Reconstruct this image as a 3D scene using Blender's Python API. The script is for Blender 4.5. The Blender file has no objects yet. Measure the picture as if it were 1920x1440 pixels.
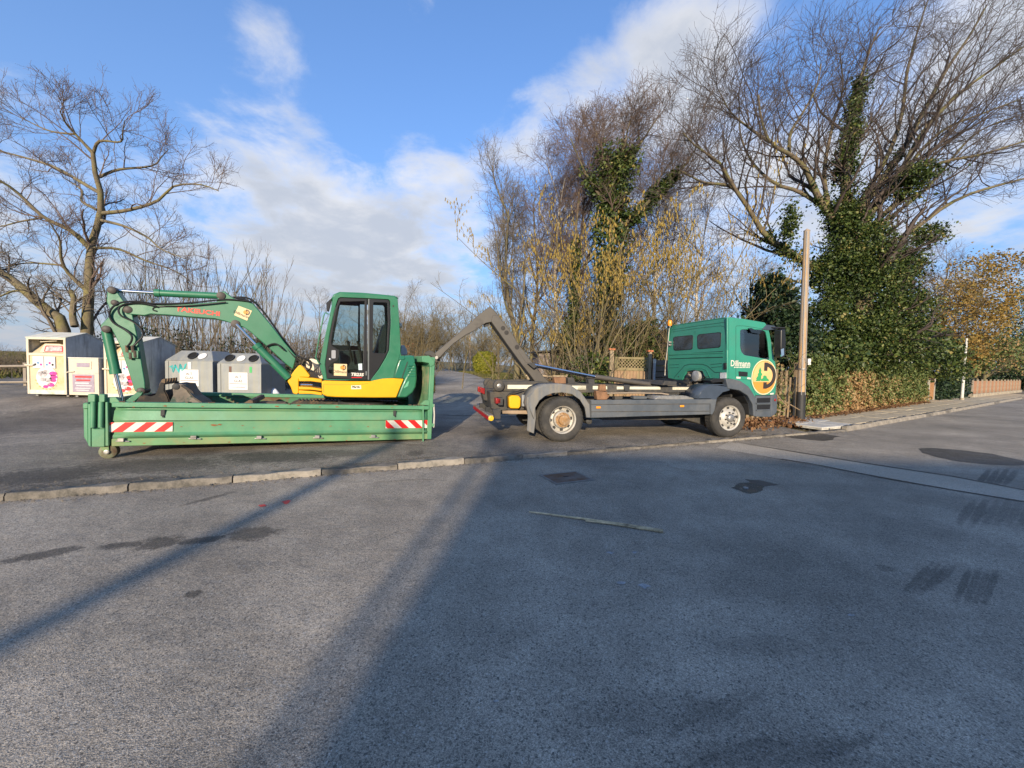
import bpy, bmesh, math, random
import numpy as np
from mathutils import Vector, Matrix
rad = math.radians
random.seed(11)
rng = np.random.default_rng(11)
scene = bpy.context.scene
COL = scene.collection

# ------------------------------------------------------------------ camera
F = 750.0                                   # focal length in photograph pixels (1920 wide)
PITCH = math.atan(34 / F); ROLL = math.atan(0.022)
CAM = Vector((0, 0, 1.6))
CM = Matrix.Rotation(math.pi / 2 - PITCH, 3, 'X') @ Matrix.Rotation(ROLL, 3, 'Z')
cd = bpy.data.cameras.new('camera'); cam = bpy.data.objects.new('camera', cd); COL.objects.link(cam)
cam.matrix_world = Matrix.Translation(CAM) @ CM.to_4x4()
cd.sensor_width = 36; cd.lens = F / 1920 * 36; cd.clip_start = 0.05; cd.clip_end = 4000
scene.camera = cam

def ray(px, py):
    return (CM @ Vector(((px - 960) / F, (720 - py) / F, -1))).normalized()
def hit(px, py, z=0.0):                     # where the pixel's ray meets the level z
    d = ray(px, py); return CAM + d * ((z - CAM.z) / d.z)
def at(px, py, Y):                          # where the pixel's ray is Y metres ahead
    d = ray(px, py); return CAM + d * (Y / d.y)

# ------------------------------------------------------------------ light
SUN_AZ = rad(5.3)                           # shadows run this far right of straight ahead
SUN_EL = rad(15)
SUN_STRENGTH = 3.3; SKY_STRENGTH = 0.15; EXPOSURE = 1.14
sd = bpy.data.lights.new('sun', 'SUN'); sd.energy = SUN_STRENGTH; sd.angle = rad(0.53); sd.color = (1.0, 0.84, 0.62)
sun = bpy.data.objects.new('sun', sd); COL.objects.link(sun)
sdir = Vector((math.sin(SUN_AZ) * math.cos(SUN_EL), math.cos(SUN_AZ) * math.cos(SUN_EL), -math.sin(SUN_EL)))
sun.rotation_euler = sdir.to_track_quat('-Z', 'Y').to_euler()
sun.location = (0, -20, 20)

def make_world():
    w = bpy.data.worlds.new('World'); scene.world = w; w.use_nodes = True
    nt = w.node_tree; nt.nodes.clear(); N = nt.nodes.new; L = nt.links.new
    out = N('ShaderNodeOutputWorld'); bg = N('ShaderNodeBackground'); bg.inputs[1].default_value = SKY_STRENGTH
    L(bg.outputs[0], out.inputs[0])
    sky = N('ShaderNodeTexSky'); sky.sky_type = 'NISHITA'; sky.sun_disc = False
    sky.sun_elevation = SUN_EL
    sky.sun_rotation = math.atan2(-sdir.x, -sdir.y)
    sky.air_density = 1.0; sky.dust_density = 0.4; sky.ozone_density = 1.8
    def math_(op, a, b=None, c=None, clamp=False):
        m = N('ShaderNodeMath'); m.operation = op; m.use_clamp = clamp
        for i, v in enumerate((a, b, c)):
            if v is None: continue
            if isinstance(v, (int, float)): m.inputs[i].default_value = v
            else: L(v, m.inputs[i])
        return m.outputs[0]
    tc = N('ShaderNodeTexCoord'); gen = tc.outputs['Generated']
    sep = N('ShaderNodeSeparateXYZ'); L(gen, sep.inputs[0])
    z = math_('MAXIMUM', sep.outputs[2], 0.0)
    den = math_('ADD', z, 0.22)
    px = math_('DIVIDE', sep.outputs[0], den); py = math_('DIVIDE', sep.outputs[1], den)
    cmb = N('ShaderNodeCombineXYZ'); L(px, cmb.inputs[0]); L(py, cmb.inputs[1])
    n1 = N('ShaderNodeTexNoise'); n1.inputs['Scale'].default_value = 3.6; n1.inputs['Detail'].default_value = 8
    n1.inputs['Roughness'].default_value = 0.62; n1.inputs['Distortion'].default_value = 0.25
    L(cmb.outputs[0], n1.inputs['Vector'])
    n2 = N('ShaderNodeTexNoise'); n2.inputs['Scale'].default_value = 4.0; n2.inputs['Detail'].default_value = 7
    mp = N('ShaderNodeMapping'); mp.inputs['Location'].default_value = (3.3, 1.7, 0.0); L(cmb.outputs[0], mp.inputs[0]); L(mp.outputs[0], n2.inputs['Vector'])
    # the clouds in view: where banks of cloud stand (direction, spread, amount)
    bias = None
    for (cx, cy, spread, amp) in CLOUDS:
        d = ray(cx, cy)
        vm = N('ShaderNodeVectorMath'); vm.operation = 'DOT_PRODUCT'; L(gen, vm.inputs[0]); vm.inputs[1].default_value = d
        e = math_('MULTIPLY', math_('SUBTRACT', vm.outputs['Value'], 1.0), 1.0 / spread)
        g = math_('MULTIPLY', math_('EXPONENT', e), amp)
        bias = g if bias is None else math_('ADD', bias, g)
    hz = math_('MULTIPLY', math_('EXPONENT', math_('MULTIPLY', z, -9.0)), .14)
    dens = math_('ADD', math_('ADD', n1.outputs['Fac'], bias), hz)
    cov = N('ShaderNodeMapRange'); cov.interpolation_type = 'SMOOTHSTEP'
    cov.inputs[1].default_value = 0.475; cov.inputs[2].default_value = 0.88; L(dens, cov.inputs[0])
    cover = math_('MULTIPLY', cov.outputs[0], 0.93)
    # thick cloud shows grey undersides, low cloud is greyer and bluer
    thick = N('ShaderNodeMapRange'); thick.interpolation_type = 'SMOOTHSTEP'
    thick.inputs[1].default_value = 0.60; thick.inputs[2].default_value = 1.10; L(math_('ADD', math_('MULTIPLY', n2.outputs['Fac'], 0.55), math_('MULTIPLY', dens, 0.8)), thick.inputs[0])
    ramp = N('ShaderNodeMix'); ramp.data_type = 'RGBA'; L(thick.outputs[0], ramp.inputs[0])
    ramp.inputs[6].default_value = (3.35, 3.24, 3.12, 1); ramp.inputs[7].default_value = (1.75, 1.88, 2.14, 1)
    low = N('ShaderNodeMapRange'); low.inputs[1].default_value = 0.0; low.inputs[2].default_value = 0.33; low.interpolation_type = 'SMOOTHSTEP'
    L(sep.outputs[2], low.inputs[0])
    r2 = N('ShaderNodeMix'); r2.data_type = 'RGBA'; L(low.outputs[0], r2.inputs[0])
    r2.inputs[6].default_value = (1.74, 1.80, 1.96, 1); L(ramp.outputs[2], r2.inputs[7])
    tint = N('ShaderNodeMix'); tint.data_type = 'RGBA'; tint.blend_type = 'MULTIPLY'; tint.inputs[0].default_value = 1.0
    L(sky.outputs[0], tint.inputs[6]); tint.inputs[7].default_value = SKY_TINT
    mix = N('ShaderNodeMix'); mix.data_type = 'RGBA'; L(cover, mix.inputs[0]); 
    air = math_('MULTIPLY', math_('EXPONENT', math_('MULTIPLY', z, -2.2)), .95)      # hazy air, thicker towards the horizon
    am = N('ShaderNodeMix'); am.data_type = 'RGBA'; L(air, am.inputs[0]); L(tint.outputs[2], am.inputs[6]); am.inputs[7].default_value = (.98, 1.30, 1.88, 1)
    L(am.outputs[2], mix.inputs[6]); L(r2.outputs[2], mix.inputs[7])
    L(mix.outputs[2], bg.inputs[0])
SKY_TINT = (0.40, 0.66, 0.98, 1)
CLOUDS = [(620, 400, .010, .20), (740, 420, .008, .16), (500, 470, .012, .14), (640, 500, .018, .16), (840, 480, .012, .12), (760, 545, .01, .08),
          (760, 282, .0016, .22), (820, 290, .002, .18), (890, 340, .003, .16), (960, 265, .003, .20), (1010, 200, .003, .20), (1090, 150, .003, .24), (1230, 110, .006, .26), (1330, 130, .004, .18), (1300, 330, .03, .16),
          (1560, 300, .03, .14), (1800, 250, .02, .12), (360, 250, .006, .13), (480, 310, .006, .13), (500, 80, .0016, .14), (545, 120, .001, .12), (440, 30, .0015, .10), (500, 150, .003, .08), (570, 235, .0016, .14), (800, 3, .002, .2), (1890, 15, .004, .30),
          (40, 330, .012, .12), (60, 560, .03, .14), (660, 190, .008, -.20), (780, 150, .02, -.16), (980, 50, .012, -.28), (180, 80, .03, -.22), (1380, 50, .006, -.10), (1600, 60, .01, -.14)]
make_world()
vs = scene.view_settings
vs.view_transform = 'Standard'; vs.look = 'None'; vs.exposure = EXPOSURE; vs.gamma = 1; vs.use_curve_mapping = False
scene.render.engine = 'CYCLES'

# ------------------------------------------------------------------ materials
MATS = {}
def mat(name, col, rough=0.6, metal=0.0, var=0.12, scale=4.0, bump=0.0, bscale=60.0, spec=0.5,
        stain=None, stain_amt=0.0, stain_scale=2.5, stain_soft=0.12, streak=False, alpha=None, emit=None, coat=0.0):
    """colour with uneven tone, optional second 'stain' colour in patches (rust, moss, mud) and fine relief"""
    if name in MATS: return MATS[name]
    m = bpy.data.materials.new(name); m.use_nodes = True; nt = m.node_tree
    b = nt.nodes['Principled BSDF']; N = nt.nodes.new; L = nt.links.new
    b.inputs['Roughness'].default_value = rough; b.inputs['Metallic'].default_value = metal
    b.inputs['Specular IOR Level'].default_value = spec
    b.inputs['Coat Weight'].default_value = coat
    tc = N('ShaderNodeTexCoord'); co = tc.outputs['Object']
    n = N('ShaderNodeTexNoise'); n.inputs['Scale'].default_value = scale; n.inputs['Detail'].default_value = 6; n.inputs['Roughness'].default_value = 0.65
    L(co, n.inputs['Vector'])
    mr = N('ShaderNodeMapRange'); mr.inputs[1].default_value = 0.3; mr.inputs[2].default_value = 0.7
    mr.inputs[3].default_value = 1 - var; mr.inputs[4].default_value = 1 + var; L(n.outputs['Fac'], mr.inputs[0])
    mul = N('ShaderNodeMix'); mul.data_type = 'RGBA'; mul.blend_type = 'MULTIPLY'; mul.inputs[0].default_value = 1
    mul.inputs[6].default_value = (*col, 1); L(mr.outputs[0], mul.inputs[7])
    c = mul.outputs[2]
    if stain is not None:
        n2 = N('ShaderNodeTexNoise'); n2.inputs['Scale'].default_value = stain_scale; n2.inputs['Detail'].default_value = 9; n2.inputs['Roughness'].default_value = 0.7
        if streak:
            mp = N('ShaderNodeMapping'); mp.inputs['Scale'].default_value = (4, 4, 0.5); L(co, mp.inputs[0]); L(mp.outputs[0], n2.inputs['Vector'])
        else:
            mp = N('ShaderNodeMapping'); mp.inputs['Location'].default_value = (7.1, 3.3, 1.9); L(co, mp.inputs[0]); L(mp.outputs[0], n2.inputs['Vector'])
        m2 = N('ShaderNodeMapRange'); m2.interpolation_type = 'SMOOTHSTEP'
        th = 0.72 - 0.4 * stain_amt
        m2.inputs[1].default_value = th - stain_soft; m2.inputs[2].default_value = th + stain_soft; L(n2.outputs['Fac'], m2.inputs[0])
        mx = N('ShaderNodeMix'); mx.data_type = 'RGBA'; L(m2.outputs[0], mx.inputs[0]); L(c, mx.inputs[6]); mx.inputs[7].default_value = (*stain, 1)
        c = mx.outputs[2]
        rr = N('ShaderNodeMapRange'); rr.inputs[3].default_value = rough; rr.inputs[4].default_value = min(1, rough + .3); L(m2.outputs[0], rr.inputs[0]); L(rr.outputs[0], b.inputs['Roughness'])
    L(c, b.inputs['Base Color'])
    if bump:
        n3 = N('ShaderNodeTexNoise'); n3.inputs['Scale'].default_value = bscale; n3.inputs['Detail'].default_value = 5; L(co, n3.inputs['Vector'])
        bp = N('ShaderNodeBump'); bp.inputs['Strength'].default_value = bump; bp.inputs['Distance'].default_value = 0.02
        L(n3.outputs['Fac'], bp.inputs['Height']); L(bp.outputs[0], b.inputs['Normal'])
    if emit:
        b.inputs['Emission Color'].default_value = (*emit[:3], 1); b.inputs['Emission Strength'].default_value = emit[3]
    MATS[name] = m
    return m

def leafmat(name, stops, rough=0.45, spec=0.5, trans=0.25):
    """leaf colour picked per leaf from the 'var' attribute"""
    if name in MATS: return MATS[name]
    m = bpy.data.materials.new(name); m.use_nodes = True; nt = m.node_tree
    b = nt.nodes['Principled BSDF']; N = nt.nodes.new; L = nt.links.new
    a = N('ShaderNodeAttribute'); a.attribute_name = 'var'
    r = N('ShaderNodeValToRGB'); e = r.color_ramp.elements
    while len(e) < len(stops): e.new(0.5)
    for el, (p, c) in zip(e, stops): el.position = p; el.color = (*c, 1)
    L(a.outputs['Fac'], r.inputs[0]); L(r.outputs[0], b.inputs['Base Color'])
    b.inputs['Roughness'].default_value = rough; b.inputs['Specular IOR Level'].default_value = spec
    tr = N('ShaderNodeBsdfTranslucent'); L(r.outputs[0], tr.inputs[0])
    mx = N('ShaderNodeMixShader'); mx.inputs[0].default_value = trans
    L(b.outputs[0], mx.inputs[1]); L(tr.outputs[0], mx.inputs[2]); L(mx.outputs[0], nt.nodes['Material Output'].inputs[0])
    MATS[name] = m
    return m

def glassmat(name, tint=(0.6, 0.66, 0.66), refl=0.12, rough=0.02):
    if name in MATS: return MATS[name]
    m = bpy.data.materials.new(name); m.use_nodes = True; nt = m.node_tree; nt.nodes.remove(nt.nodes['Principled BSDF'])
    N = nt.nodes.new; L = nt.links.new
    t = N('ShaderNodeBsdfTransparent'); t.inputs[0].default_value = (*tint, 1)
    g = N('ShaderNodeBsdfGlossy'); g.inputs['Roughness'].default_value = rough
    fr = N('ShaderNodeFresnel'); fr.inputs[0].default_value = 1.45
    ad = N('ShaderNodeMath'); ad.operation = 'ADD'; ad.inputs[1].default_value = refl; L(fr.outputs[0], ad.inputs[0])
    mx = N('ShaderNodeMixShader'); L(ad.outputs[0], mx.inputs[0]); L(t.outputs[0], mx.inputs[1]); L(g.outputs[0], mx.inputs[2])
    L(mx.outputs[0], nt.nodes['Material Output'].inputs[0])
    MATS[name] = m
    return m

# ------------------------------------------------------------------ mesh helpers
def link(o, parent=None):
    COL.objects.link(o)
    if parent is not None: o.parent = parent
    return o
def tag(o, label=None, cat=None, group=None, kind=None):
    if label: o['label'] = label
    if cat: o['category'] = cat
    if group: o['group'] = group
    if kind: o['kind'] = kind
    return o
def thing(name, label, cat, loc=(0, 0, 0), rz=0.0, group=None, matrix=None):
    o = bpy.data.objects.new(name, None); o.empty_display_size = 0.2; COL.objects.link(o)
    if matrix is not None: o.matrix_world = matrix
    else: o.location = loc; o.rotation_euler = (0, 0, rz)
    return tag(o, label, cat, group)

class MB:
    """collects simple shapes; build() links them as one mesh object"""
    def __init__(self): self.v = []; self.f = []
    def add(self, vs, fs):
        n = len(self.v); self.v += [tuple(p) for p in vs]; self.f += [tuple(i + n for i in f) for f in fs]; return self
    def box(self, c, s, R=None):
        x, y, z = s[0] / 2, s[1] / 2, s[2] / 2
        P = [Vector(p) for p in ((-x, -y, -z), (x, -y, -z), (x, y, -z), (-x, y, -z), (-x, -y, z), (x, -y, z), (x, y, z), (-x, y, z))]
        if R is not None: P = [R @ p for p in P]
        P = [p + Vector(c) for p in P]
        return self.add(P, [(3, 2, 1, 0), (4, 5, 6, 7), (0, 1, 5, 4), (1, 2, 6, 5), (2, 3, 7, 6), (3, 0, 4, 7)])
    def bb(self, a, b):                       # box between two corners
        lo = [min(p, q) for p, q in zip(a, b)]; hi = [max(p, q) for p, q in zip(a, b)]
        return self.box([(p + q) / 2 for p, q in zip(lo, hi)], [q - p for p, q in zip(lo, hi)])
    def prism(self, poly, v0, v1, poly1=None):  # polygon in (u, w) pulled from v0 to v1
        area = sum(poly[i][0] * poly[(i + 1) % len(poly)][1] - poly[(i + 1) % len(poly)][0] * poly[i][1] for i in range(len(poly)))
        poly1 = poly1 or poly
        if area < 0: poly = poly[::-1]; poly1 = poly1[::-1]
        n = len(poly)
        V = [(u, v0, w) for u, w in poly] + [(u, v1, w) for u, w in poly1]
        fs = [tuple(range(n)), tuple(range(2 * n - 1, n - 1, -1))] + [((i + 1) % n, i, n + i, n + (i + 1) % n) for i in range(n)]
        return self.add(V, fs)
    def tube(self, pts, r, n=8, caps=True):
        pts = [Vector(p) for p in pts]; k = len(pts)
        rr = r if isinstance(r, (list, tuple)) else [r] * k
        V = []; prev = None
        for i, p in enumerate(pts):
            t = (pts[min(i + 1, k - 1)] - pts[max(i - 1, 0)]).normalized()
            if prev is None:
                a = t.cross(Vector((0, 0, 1))); a = a if a.length > 1e-3 else t.cross(Vector((1, 0, 0)))
            else: a = prev - t * prev.dot(t)
            a.normalize(); prev = a; b = t.cross(a)
            for j in range(n):
                g = 2 * math.pi * j / n; V.append(p + (a * math.cos(g) + b * math.sin(g)) * rr[i])
        fs = [(i * n + j, i * n + (j + 1) % n, (i + 1) * n + (j + 1) % n, (i + 1) * n + j) for i in range(k - 1) for j in range(n)]
        if caps: fs += [tuple(range(n - 1, -1, -1)), tuple(range((k - 1) * n, k * n))]
        return self.add(V, fs)
    def lathe(self, prof, c, axis='V', n=32, close=False, caps=True):   # prof: (radius, offset along axis)
        V = []
        for r, h in prof:
            for j in range(n):
                g = 2 * math.pi * j / n; a, b = r * math.cos(g), r * math.sin(g)
                V.append((c[0] + a, c[1] + h, c[2] + b) if axis == 'V' else (c[0] + a, c[1] + b, c[2] + h) if axis == 'W' else (c[0] + h, c[1] + a, c[2] + b))
        k = len(prof)
        fs = [(i * n + j, (i + 1) * n + j, (i + 1) * n + (j + 1) % n, i * n + (j + 1) % n) for i in range(k - 1) for j in range(n)]
        if not close and not caps: pass
        elif not close: fs += [tuple(range(n)), tuple(range(k * n - 1, (k - 1) * n - 1, -1))]
        else: fs += [((k - 1) * n + j, j, (j + 1) % n, (k - 1) * n + (j + 1) % n) for j in range(n)]
        return self.add(V, fs)
    def build(self, name, m, parent=None, smooth=None, bevel=0, seg=2, solid=0):
        me = bpy.data.meshes.new(name); me.from_pydata(self.v, [], self.f)
        bm = bmesh.new(); bm.from_mesh(me); bmesh.ops.recalc_face_normals(bm, faces=bm.faces); bm.to_mesh(me); bm.free()
        me.materials.append(m)
        o = bpy.data.objects.new(name, me); link(o, parent)
        if solid:
            s = o.modifiers.new('solid', 'SOLIDIFY'); s.thickness = solid; s.offset = 0
        if bevel:
            bv = o.modifiers.new('bevel', 'BEVEL'); bv.width = bevel; bv.segments = seg; bv.limit_method = 'ANGLE'; bv.angle_limit = rad(35)
            if smooth is None: smooth = 40
        if smooth:
            for p in me.polygons: p.use_smooth = True
            try: me.set_sharp_from_angle(angle=rad(smooth))
            except Exception: pass
        return o

def npmesh(name, V, Q, m, parent=None, var=None, smooth=False):
    """fast mesh from numpy: V (n,3); Q (m,3) or (m,4); var: per-vertex number"""
    V = np.ascontiguousarray(V, dtype=np.float32); Q = np.ascontiguousarray(Q, dtype=np.int32)
    me = bpy.data.meshes.new(name); me.vertices.add(len(V)); me.vertices.foreach_set('co', V.ravel())
    k = Q.shape[1]; me.loops.add(Q.size); me.loops.foreach_set('vertex_index', Q.ravel())
    me.polygons.add(len(Q)); me.polygons.foreach_set('loop_start', np.arange(0, Q.size, k, dtype=np.int32))
    if smooth: me.polygons.foreach_set('use_smooth', np.ones(len(Q), dtype=bool))
    if var is not None:
        a = me.attributes.new('var', 'FLOAT', 'POINT'); a.data.foreach_set('value', np.ascontiguousarray(var, dtype=np.float32))
    me.update(calc_edges=True); me.materials.append(m)
    return link(bpy.data.objects.new(name, me), parent)

def text_mesh(name, s, size, m, parent, loc, rot=(math.pi / 2, 0, 0), align='CENTER', extrude=0.0015, shear=0.0, bold=0.0, xs=1.0):
    c = bpy.data.curves.new('txt', 'FONT'); c.body = s; c.size = size; c.extrude = extrude; c.align_x = align; c.align_y = 'CENTER'; c.shear = shear; c.offset = bold
    c.resolution_u = 3
    t = bpy.data.objects.new('txt', c); COL.objects.link(t)
    bpy.context.view_layer.update()
    me = bpy.data.meshes.new_from_object(t.evaluated_get(bpy.context.evaluated_depsgraph_get()))
    bpy.data.objects.remove(t); bpy.data.curves.remove(c)
    me.name = name; me.materials.clear(); me.materials.append(m)
    o = link(bpy.data.objects.new(name, me), parent); o.location = loc; o.rotation_euler = rot; o.scale = (xs, 1, 1)
    return o

class Frame:
    """a vehicle's own axes: u to the right along its side, v away from the camera, w up"""
    def __init__(self, O, yaw, tilt=0.0):
        U = Vector((math.cos(yaw) * math.cos(tilt), math.sin(yaw) * math.cos(tilt), math.sin(tilt))).normalized()
        Vv = Vector((-math.sin(yaw), math.cos(yaw), 0)); W = U.cross(Vv)
        self.O = Vector(O); self.M = Matrix((U, Vv, W)).transposed(); self.Mi = self.M.transposed()
        self.matrix = Matrix.Translation(self.O) @ self.M.to_4x4()
    def tr(self, p, v=0.0):                  # pixel -> (u, w) on the plane v
        d = self.Mi @ ray(*p); c = self.Mi @ (CAM - self.O); t = (v - c.y) / d.y; q = c + d * t
        return (q.x, q.z)
    def trs(self, pts, v=0.0): return [self.tr(p, v) for p in pts]
def crop(x0, y0, s): return lambda *pts: [(x0 + x / s, y0 + y / s) for x, y in pts]
c2 = crop(140, 500, 4.571); c3 = crop(480, 520, 5.0526); c4 = crop(140, 660, 5.3333); c5 = crop(780, 560, 5.3333)
c6 = crop(1080, 580, 6.0); c7 = crop(1200, 560, 5.144); c9 = crop(880, 700, 8.0); c10 = crop(590, 530, 6.0)
def smoothstep(x): x = np.clip(x, 0, 1); return x * x * (3 - 2 * x)
def disc(c, r, n=20, ru=None): ru = ru or r; return [(c[0] + ru * math.cos(2 * math.pi * i / n), c[1] + r * math.sin(2 * math.pi * i / n)) for i in range(n)]
def rounded(poly, r, n=4):
    """polygon with its corners cut round"""
    out = []; k = len(poly)
    for i in range(k):
        p0, p1, p2 = Vector(poly[i - 1]), Vector(poly[i]), Vector(poly[(i + 1) % k])
        a = (p0 - p1); b = (p2 - p1); ra = min(r, a.length * .45, b.length * .45); a = p1 + a.normalized() * ra; b = p1 + b.normalized() * ra
        for j in range(n + 1):
            t = j / n; out.append(tuple(a * (1 - t) ** 2 + p1 * 2 * t * (1 - t) + b * t * t))
    return out
# ------------------------------------------------------------------ the lie of the land
def g(X, Y):
    X = np.asarray(X, float); Y = np.asarray(Y, float)
    z = 0.8 * smoothstep((Y - 11) / 25) * smoothstep((14 - X) / 6)
    z = z + 0.36 * smoothstep((-X - 7) / 6) * smoothstep((Y - 8.5) / 4)
    z = z + 1.6 * smoothstep((Y - 25) / 90) * smoothstep((-X - 14) / 14)
    return z
def gz(x, y): return float(g(x, y))
def P3(x, y, dz=0.0): return Vector((x, y, gz(x, y) + dz))
ROAD_Z = -0.055

def asphalt(name, dark, light, speck=0.5, patch=0.35, rough=0.82, warm=(1, .865, .69), stains=()):
    m = bpy.data.materials.new(name); m.use_nodes = True; nt = m.node_tree; b = nt.nodes['Principled BSDF']; N = nt.nodes.new; L = nt.links.new
    tc = N('ShaderNodeTexCoord'); co = tc.outputs['Object']
    def noise(s, d=4, r=.6, sc=None):
        n = N('ShaderNodeTexNoise'); n.inputs['Scale'].default_value = s; n.inputs['Detail'].default_value = d; n.inputs['Roughness'].default_value = r
        if sc:
            mp = N('ShaderNodeMapping'); mp.inputs['Scale'].default_value = sc; mp.inputs['Rotation'].default_value = (0, 0, rad(-24)); L(co, mp.inputs[0]); L(mp.outputs[0], n.inputs['Vector'])
        else: L(co, n.inputs['Vector'])
        return n.outputs['Fac']
    def rng_(x, a, b_, c, d):
        r = N('ShaderNodeMapRange'); r.inputs[1].default_value = a; r.inputs[2].default_value = b_; r.inputs[3].default_value = c; r.inputs[4].default_value = d; L(x, r.inputs[0]); return r.outputs[0]
    def mul(a, b_):
        k = N('ShaderNodeMath'); k.operation = 'MULTIPLY'
        L(a, k.inputs[0]); L(b_, k.inputs[1]); return k.outputs[0]
    vor = N('ShaderNodeTexVoronoi'); vor.inputs['Scale'].default_value = 230; L(co, vor.inputs['Vector'])
    sepc = N('ShaderNodeSeparateColor'); L(vor.outputs['Color'], sepc.inputs[0])
    stone = rng_(sepc.outputs[0], 0, 1, 1 - speck, 1 + speck)
    vor2 = N('ShaderNodeTexVoronoi'); vor2.inputs['Scale'].default_value = 105; L(co, vor2.inputs['Vector'])
    sep2 = N('ShaderNodeSeparateColor'); L(vor2.outputs['Color'], sep2.inputs[0])
    stone = mul(stone, rng_(sep2.outputs[1], 0, 1, 1 - speck * .35, 1 + speck * .35))
    big = rng_(noise(0.45, 5, .6), .3, .7, 1 - patch, 1 + patch)
    mid = rng_(noise(3.5, 5, .65), .3, .7, 1 - patch * .45, 1 + patch * .45)
    lane = rng_(noise(1.3, 4, .6, (.12, 1.0, 1)), .3, .7, 1 - patch * .4, 1 + patch * .4)     # wear drawn out along the road
    t = mul(mul(mul(stone, big), mid), lane)
    base = N('ShaderNodeMix'); base.data_type = 'RGBA'; L(rng_(noise(1.1, 6, .7), .35, .65, 0, 1), base.inputs[0])
    base.inputs[6].default_value = (*[dark * w for w in warm], 1); base.inputs[7].default_value = (*[light * w for w in warm], 1)
    mx = N('ShaderNodeMix'); mx.data_type = 'RGBA'; mx.blend_type = 'MULTIPLY'; mx.inputs[0].default_value = 1; L(base.outputs[2], mx.inputs[6]); L(t, mx.inputs[7])
    chip = N('ShaderNodeMix'); chip.data_type = 'RGBA'; L(rng_(sep2.outputs[2], .955, .985, 0, .65), chip.inputs[0]); L(mx.outputs[2], chip.inputs[6]); chip.inputs[7].default_value = (.46, .43, .38, 1)
    pit = N('ShaderNodeMix'); pit.data_type = 'RGBA'; L(rng_(sep2.outputs[2], .08, .03, 0, .7), pit.inputs[0]); L(chip.outputs[2], pit.inputs[6]); pit.inputs[7].default_value = (.06, .055, .05, 1)
    colr = pit.outputs[2]; mask = None; wob = noise(9, 9, .78)
    for (sx, sy, rx, ry, rot, amt, *wb) in stains:
        wamp = wb[0] if wb else 2.4
        mp = N('ShaderNodeMapping'); mp.vector_type = 'TEXTURE'; mp.inputs['Location'].default_value = (sx, sy, 0); mp.inputs['Rotation'].default_value = (0, 0, rot); mp.inputs['Scale'].default_value = (rx, ry, 1e4); L(co, mp.inputs[0])
        ln = N('ShaderNodeVectorMath'); ln.operation = 'LENGTH'; L(mp.outputs[0], ln.inputs[0])
        ad = N('ShaderNodeMath'); ad.operation = 'MULTIPLY_ADD'; L(wob, ad.inputs[0]); ad.inputs[1].default_value = wamp; L(ln.outputs['Value'], ad.inputs[2])
        k = rng_(ad.outputs[0], wamp * .5 + .92, wamp * .5 + .58, 0, amt); 
        if mask is None: mask = k
        else:
            q = N('ShaderNodeMath'); q.operation = 'MAXIMUM'; L(mask, q.inputs[0]); L(k, q.inputs[1]); mask = q.outputs[0]
    if mask is not None:
        dm = N('ShaderNodeMix'); dm.data_type = 'RGBA'; dm.blend_type = 'MULTIPLY'; L(mask, dm.inputs[0]); L(colr, dm.inputs[6]); dm.inputs[7].default_value = (.30, .30, .31, 1); colr = dm.outputs[2]
    L(colr, b.inputs['Base Color']); b.inputs['Roughness'].default_value = rough; b.inputs['Specular IOR Level'].default_value = 0.35
    L(rng_(noise(2.2, 4), .3, .7, rough - .14, rough + .1), b.inputs['Roughness'])
    bp = N('ShaderNodeBump'); bp.inputs['Strength'].default_value = 0.55; bp.inputs['Distance'].default_value = 0.006
    hs = N('ShaderNodeMath'); hs.operation = 'ADD'; L(stone, hs.inputs[0]); L(noise(160, 2), hs.inputs[1]); L(hs.outputs[0], bp.inputs['Height'])
    bp2 = N('ShaderNodeBump'); bp2.inputs['Strength'].default_value = 0.35; bp2.inputs['Distance'].default_value = 0.05; L(noise(5, 5), bp2.inputs['Height']); L(bp.outputs[0], bp2.inputs['Normal'])
    L(bp2.outputs[0], b.inputs['Normal'])
    MATS[name] = m
    return m
def stain_px(x, y, wx, hy, amt, z=ROAD_Z):      # damp mark seen at a pixel, half width and half height in pixels
    c = hit(x, y, z); p = hit(x + wx, y, z) - c; q = hit(x, y - hy, z) - c; return (c.x, c.y, p.length, q.length, math.atan2(p.y, p.x), amt)
def stain_line(x0, y0, x1, y1, w, amt, z=ROAD_Z):  # long damp streak between two pixels, w metres wide
    a, c = hit(x0, y0, z), hit(x1, y1, z); d = c - a; m = (a + c) / 2; return (m.x, m.y, d.length / 2, w, math.atan2(d.y, d.x), amt)
ROAD_STAINS = [stain_line(-40, 1062, 175, 1022, .13, .9), stain_line(170, 1026, 300, 1018, .09, .9), stain_px(300, 1017, 55, 13, .9), stain_line(300, 1022, 450, 1004, .10, .9), stain_px(475, 1000, 62, 14, .85),
    stain_line(325, 952, 448, 920, .07, .7), stain_px(363, 1114, 18, 8, .85), stain_px(1245, 1335, 190, 42, .3), stain_px(1440, 1420, 220, 42, .3), stain_px(1660, 1065, 20, 6, .5), stain_px(1440, 1210, 120, 20, .3), stain_px(1700, 1000, 160, 30, .25)]
def tyre_prints(x0, y0, x1, y1, dx0, dx1, n_, w, amt):       # parallel damp tread bands
    for k_ in range(n_): ROAD_STAINS.append(stain_line(x0 + dx0 * k_, y0 + random.uniform(-3, 3), x1 + dx1 * k_, y1 + random.uniform(-4, 4), w, amt * random.uniform(.6, .95), ) + (1.5,))
tyre_prints(1858, 876, 1826, 920, 17, 17, 4, .055, .8); tyre_prints(1830, 934, 1792, 992, 22, 24, 6, .06, .6); tyre_prints(1752, 1052, 1690, 1114, 15, 15, 4, .032, .75); tyre_prints(1822, 1060, 1788, 1142, 17, 17, 4, .032, .75)
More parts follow.
